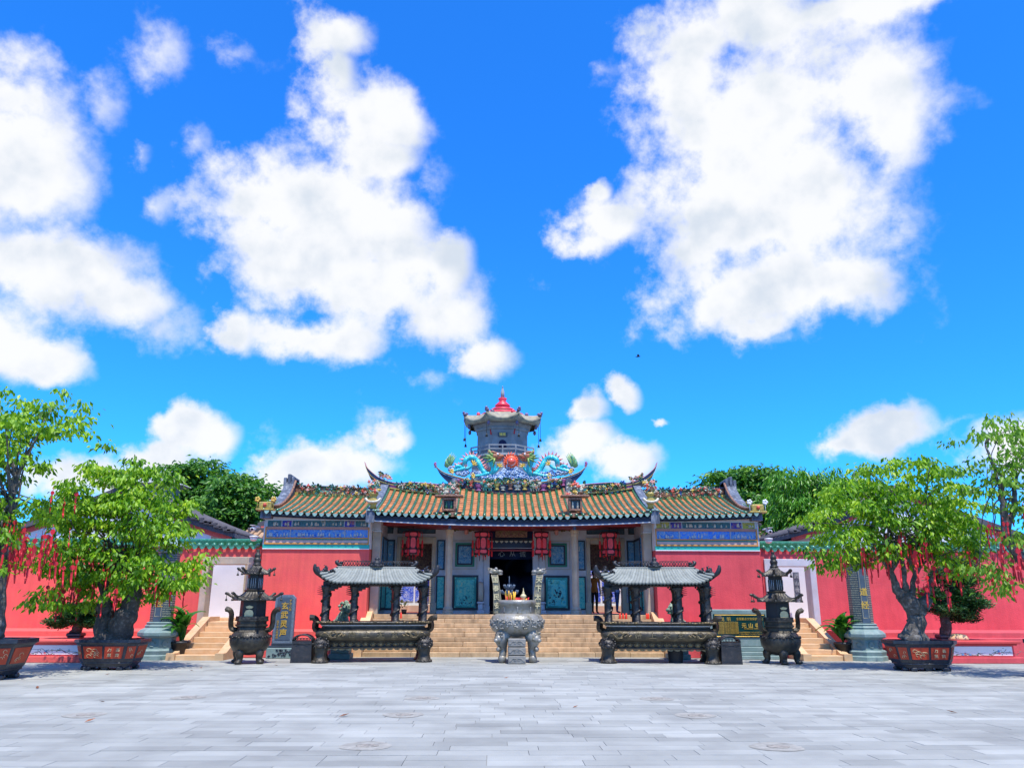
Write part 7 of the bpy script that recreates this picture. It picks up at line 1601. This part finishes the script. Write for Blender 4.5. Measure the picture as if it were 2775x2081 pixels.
# right bonsai
YRR_ = float(G(2495,1820)[1])+.52; cxR = PX(2492,1760,YRR_); B3 = lambda x, y, dy=0: P(x, y, YRR_)+np.array([0,dy,0])
potted_tree('wide bushy bonsai in dark glazed planter standing right of the right stair', cxR, YRR_, 1.68, PZ(2492,1736,YRR_-.6),
  [(2430,1290,110,40),(2410,1265,50,20),(2540,1310,80,40),(2340,1340,110,46),(2480,1370,130,50),(2600,1380,70,50),(2300,1410,110,44),(2440,1440,120,40),(2580,1450,90,40),(2260,1480,70,36),(2350,1500,80,34),(2480,1510,80,30),(2600,1520,60,34),(2250,1540,26,22),(2560,1560,30,20),(2450,1590,20,20),(2530,1610,26,20),(2190,1510,16,8)],
  275, 34, .165, 1.25, 3,
  [([B3(2475,1740), B3(2478,1700,-.05), B3(2482,1670), B3(2470,1640), B3(2445,1610)], [.38,.25,.21,.23,.17]), ([B3(2480,1660), B3(2500,1640,.05), B3(2512,1625)], [.22,.2,.14]), ([B3(2445,1615), B3(2428,1590), B3(2415,1550), B3(2400,1490)], [.15,.10,.07,.05]), ([B3(2455,1610), B3(2450,1560), B3(2440,1500)], [.10,.07,.05]), ([B3(2508,1628), B3(2525,1570), B3(2540,1520)], [.06,.055,.04]), ([B3(2470,1620), B3(2480,1560), B3(2510,1490)], [.09,.06,.04])],
  [B3(2400,1490), B3(2440,1500), B3(2540,1520), B3(2415,1550), B3(2510,1490), B3(2480,1560)], 'leaf_fresh', 'bark')
# far right bonsai, cut by the frame
YRF = YLL+.15; cxRF = PX(2935,1790,YRF); B4 = lambda x, y, dy=0: P(x, y, YRF)+np.array([0,dy,0])
potted_tree('tall thin bonsai with sparse crown cut by the right edge of the picture', cxRF, YRF, 2.15, PZ(2740,1736,YRF-.7),
  [(2760,1110,34,34),(2700,1165,60,22),(2640,1200,56,26),(2740,1215,60,30),(2600,1230,30,12),(2690,1260,60,30),(2760,1290,40,40),(2680,1320,50,20),(2620,1270,26,10),(2740,1380,50,20),(2700,1470,40,16),(2760,1500,40,26),(2690,1550,40,14),(2720,1590,14,24),(2830,1250,60,120),(2850,1450,60,100),(2770,1180,40,20)],
  125, 22, .16, 1.2, 4,
  [([B4(2905,1738), B4(2880,1650), B4(2815,1565), B4(2752,1495), B4(2728,1450), B4(2722,1400), B4(2716,1350), B4(2712,1300)], [.24,.18,.15,.13,.105,.085,.072,.06]), ([B4(2728,1440), B4(2745,1380), B4(2752,1300)], [.08,.06,.04]), ([B4(2714,1330), B4(2690,1260), B4(2670,1200)], [.045,.035,.02])],
  [B4(2712,1300), B4(2716,1350), B4(2722,1400), B4(2670,1200), B4(2690,1260), B4(2752,1300)], 'leaf_thin', 'bark', nb=20, br=.022, spread=.2)
ribbons([(120,1450,70,26,'in the dense bunch'),(60,1500,60,24,'low, nearest the trunk'),(150,1500,50,28,'low, on the side towards the next bonsai'),(190,1340,22,20,'high on a lone outer twig'),(30,1430,40,30,'beside the trunk fork')], YLL-.0, 1.0, 64, 'red wish ribbon %s of the far left bonsai', 31, 'red wish ribbons in the far left bonsai')
ribbons([(230,1500,60,40,'high on the left side'),(260,1600,90,34,'low over the trunk'),(370,1560,60,34,'amid leaves above the thick right stem'),(200,1590,40,30,'low on the left side'),(480,1590,50,10,'dangling at right in front of the red wall'),(450,1560,16,10,'just right of the scripture pillar')], YL_, .9, 58, 'red wish ribbon %s in the left bonsai', 32, 'red wish ribbons in the left bonsai')
ribbons([(2330,1500,80,26,'hanging at the left'),(2440,1490,70,30,'in the middle above the fork'),(2560,1510,70,30,'hanging at the right'),(2260,1530,24,14,'on the lowest left twig'),(2520,1580,50,30,'low, in front of the small pine'),(2420,1460,60,20,'high in the middle'),(2390,1430,30,16,'highest, amid the leaves')], YRR_, .9, 64, 'red wish ribbon %s in the right bonsai', 33, 'red wish ribbons in the right bonsai')
ribbons([(2720,1500,40,26,'in the thick bunch'),(2670,1430,20,30,'on the inner side'),(2750,1470,24,16,'beside the stem'),(2740,1370,24,20,'high up'),(2700,1560,14,10,'lowest')], YRF, .9, 34, 'red wish ribbon %s in the sparse bonsai at the right edge', 34, 'red wish ribbons in the far right bonsai')

# ------------------------------------------------------------------ small pines on the benches
def pine(label, base, Y, pads, trunk, seed):
    t = thing('bonsai_pine', label, 'tree', (float(base[0]), Y, .62), 'small pines on the benches')
    x, z0 = float(base[0]), .62
    m = MB(); m.box(x-.18, x+.18, Y-.15, Y+.15, z0, z0+.05, bv=.01); m.box(x-.22, x+.22, Y-.18, Y+.18, z0+.05, z0+.16, bv=.03); m.build('pot', 'planter_glaze', t)
    m = MB(); trunk_tube(m, trunk, [.17,.14,.11,.06], seed); CC, C, D, Nn, sz, wd = crown(pads, Y, 520, 34, .11, .6, seed, spread=.10, droop=-.3, width=.34, shell=.2)
    g = random.Random(seed); limbs(m, trunk[1:], [CC[i] for i in g.sample(range(len(CC)), 14)], .04, .01, seed); m.build('trunk', 'bark_dark', t); add_mesh(leaf_mesh('crown', C, D, Nn, sz, wd, 'leaf_pine'), 'crown', t, 'stuff')
YPN = 24.75; Q = lambda x, y: P(x, y, YPN)
pine('dark cloud-pruned pine in a low pot on the left bench', P(205,1725,YPN), YPN, [(165,1685,30,14),(210,1672,40,16),(250,1685,28,14),(235,1650,40,16),(190,1650,30,12)], [Q(204,1718), Q(212,1695), Q(222,1670), Q(230,1650)], 41)
pine('dark cloud-pruned pine in a low pot on the right bench', P(2560,1730,YPN), YPN, [(2610,1668,44,20),(2640,1635,34,22),(2600,1610,50,24),(2560,1650,50,22),(2620,1575,36,16),(2560,1560,40,26),(2530,1610,34,22),(2640,1545,14,8),(2600,1530,40,20)], [Q(2560,1722), Q(2563,1690), Q(2560,1650), Q(2590,1570)], 42)
x = PX(2590,1730,YPN); m = MB(); m.lathe([(.34,.62),(.33,.68),(.26,.76),(.12,.80),(.02,.81)], 16, (x, YPN-.1, 0), sy=.7); m.build('clay_mound', 'stair_granite', None, 'rounded tan stone lying on the right bench beside the pine pot', 'stone')

# ------------------------------------------------------------------ leafy pot plants beside the side stairs
def pot_plant(label, px, ybase, seed):
    g = G(px, ybase); cx, cy = float(g[0]), float(g[1])+.45; t = thing('potted_plant', label, 'plant', (cx, cy, 0), 'leafy pot plants by the side stairs'); q = random.Random(seed)
    m = MB(); m.lathe([(.20,0),(.22,.03),(.26,.44),(.30,.45),(.30,.52),(.26,.52),(.25,.46)], 18, (cx, cy, 0), cap=False); m.lathe([(.2,.005),(.25,.47)], 18, (cx, cy, 0)); m.build('pot', 'iron_dark', t)
    n = 8; L_ = .55; vs = []
    for i in range(n+1):
        u = i/n; w = .085*math.sin(math.pi*min(1, u*1.0)**.8)+.004; zz = .22*math.sin(u*2.2)-.14*u*u; vs += [(u*L_, -w, zz+.02), (u*L_, 0, zz), (u*L_, w, zz+.02)]
    lm = MB().add(vs, [(3*i+a, 3*i+3+a, 3*i+4+a, 3*i+1+a) for i in range(n) for a in (0,1)], 0, True).mesh('leaf', 'leaf_pot')
    for k in range(34):
        s_ = q.uniform(.8,1.5); inst(lm, 'leaf', t, (cx+q.uniform(-.08,.08), cy+q.uniform(-.08,.08), .52+q.uniform(0,.40)), (q.uniform(-.3,.3), q.uniform(-1.3,.05), q.uniform(0,6.28)), (s_, s_, s_))
    m = MB()
    for k in range(8): m.tube([(cx, cy, .45), (cx+q.uniform(-.1,.1), cy+q.uniform(-.1,.1), .85)], .012, 5)
    m.build('stems', 'leaf_pot', t, kind='stuff')
pot_plant('leafy green plant in a dark pot between left pillar and left stair', 468, 1788, 51)
pot_plant('leafy green plant in a dark pot between right stair and right pillar', 2308, 1790, 52)

# ------------------------------------------------------------------ trees beyond the wall
def far_tree(name, label, blobs, Y, ncl, nleaf, lsize, depth, mat, seed, **k):
    x = np.mean([b[0] for b in blobs]); base = P(x, 1500, Y); t = thing(name, label, 'tree', (float(base[0]), Y, 0), 'trees beyond the courtyard wall')
    CC, C, D, Nn, sz, wd = crown(blobs, Y, ncl, nleaf, lsize, depth, seed, **k); top = P(x, min(b[1] for b in blobs)+40, Y)
    m = MB(); trunk_tube(m, [(base[0],Y,0), (base[0]+.2,Y,base[2]*.5), (base[0]-.1,Y,base[2]), (top[0],Y,top[2]*.9)], [.4,.33,.26,.1], seed); g = random.Random(seed); limbs(m, [(base[0],Y,base[2]*.8),(base[0],Y,base[2])], [CC[i] for i in g.sample(range(len(CC)), 30)], .1, .02, seed); m.build('trunk', 'bark', t)
    add_mesh(leaf_mesh('crown', C, D, Nn, sz, wd, mat), 'crown', t, 'stuff')
far_tree('broadleaf_tree', 'dark green tree behind the left side hall roof, nearest the left bonsai', [(500,1310,60,44),(560,1290,50,36),(470,1360,60,50),(560,1360,70,60),(540,1420,80,40)], 47, 260, 40, .34, 2.5, 'leaf_far', 61, spread=.42, droop=.2)
far_tree('broadleaf_tree', 'dark green tree behind the left wing roof, nearest the wing gable', [(640,1330,50,40),(690,1340,44,40),(620,1390,70,50),(690,1400,50,46),(650,1440,70,26)], 43, 260, 40, .32, 2.3, 'leaf_far', 62, spread=.40, droop=.2)
far_tree('broadleaf_tree', 'dark green tree behind the right wing gable', [(1940,1310,36,20),(1980,1300,50,26),(2040,1300,60,30),(2080,1320,50,40),(2020,1370,80,60),(2080,1410,50,50),(1960,1360,50,40)], 47, 280, 40, .34, 2.5, 'leaf_far', 63, spread=.42, droop=.2)
far_tree('mango_tree', 'bright green long-leaved tree behind the right courtyard wall', [(2150,1310,50,32),(2220,1310,56,34),(2130,1370,50,50),(2200,1380,70,60),(2260,1360,60,50),(2150,1430,60,26),(2300,1330,50,34)], 39, 300, 44, .30, 2.3, 'leaf_mango', 64, spread=.34, droop=.9, width=.26)

# ------------------------------------------------------------------ incense smoke drifting in the doorway above the cauldron
sm = bpy.data.materials.new('incense_smoke'); sm.use_nodes = True; nt = sm.node_tree; nt.nodes.clear()
o_ = nt.nodes.new('ShaderNodeOutputMaterial'); pv = nt.nodes.new('ShaderNodeVolumePrincipled'); nt.links.new(pv.outputs[0], o_.inputs['Volume'])
tcn = nt.nodes.new('ShaderNodeTexCoord'); gr = nt.nodes.new('ShaderNodeTexNoise'); gr.inputs['Scale'].default_value = 1.6; gr.inputs['Detail'].default_value = 2.0; nt.links.new(tcn.outputs['Object'], gr.inputs['Vector'])
mrn = nt.nodes.new('ShaderNodeMapRange'); nt.links.new(gr.outputs['Fac'], mrn.inputs[0]); mrn.inputs[1].default_value = .42; mrn.inputs[2].default_value = .7; mrn.inputs[3].default_value = 0.0; mrn.inputs[4].default_value = .30; nt.links.new(mrn.outputs[0], pv.inputs['Density'])
pv.inputs['Color'].default_value = (.55,.7,1,1); MATS['incense_smoke'] = sm
m = MB(); m.ball((.30, YB-.55, 2.55), (.62,.40,1.05), 12); m.build('incense_smoke', 'incense_smoke', None, 'thin bluish incense smoke in the dark main doorway', 'smoke', None, 'stuff')
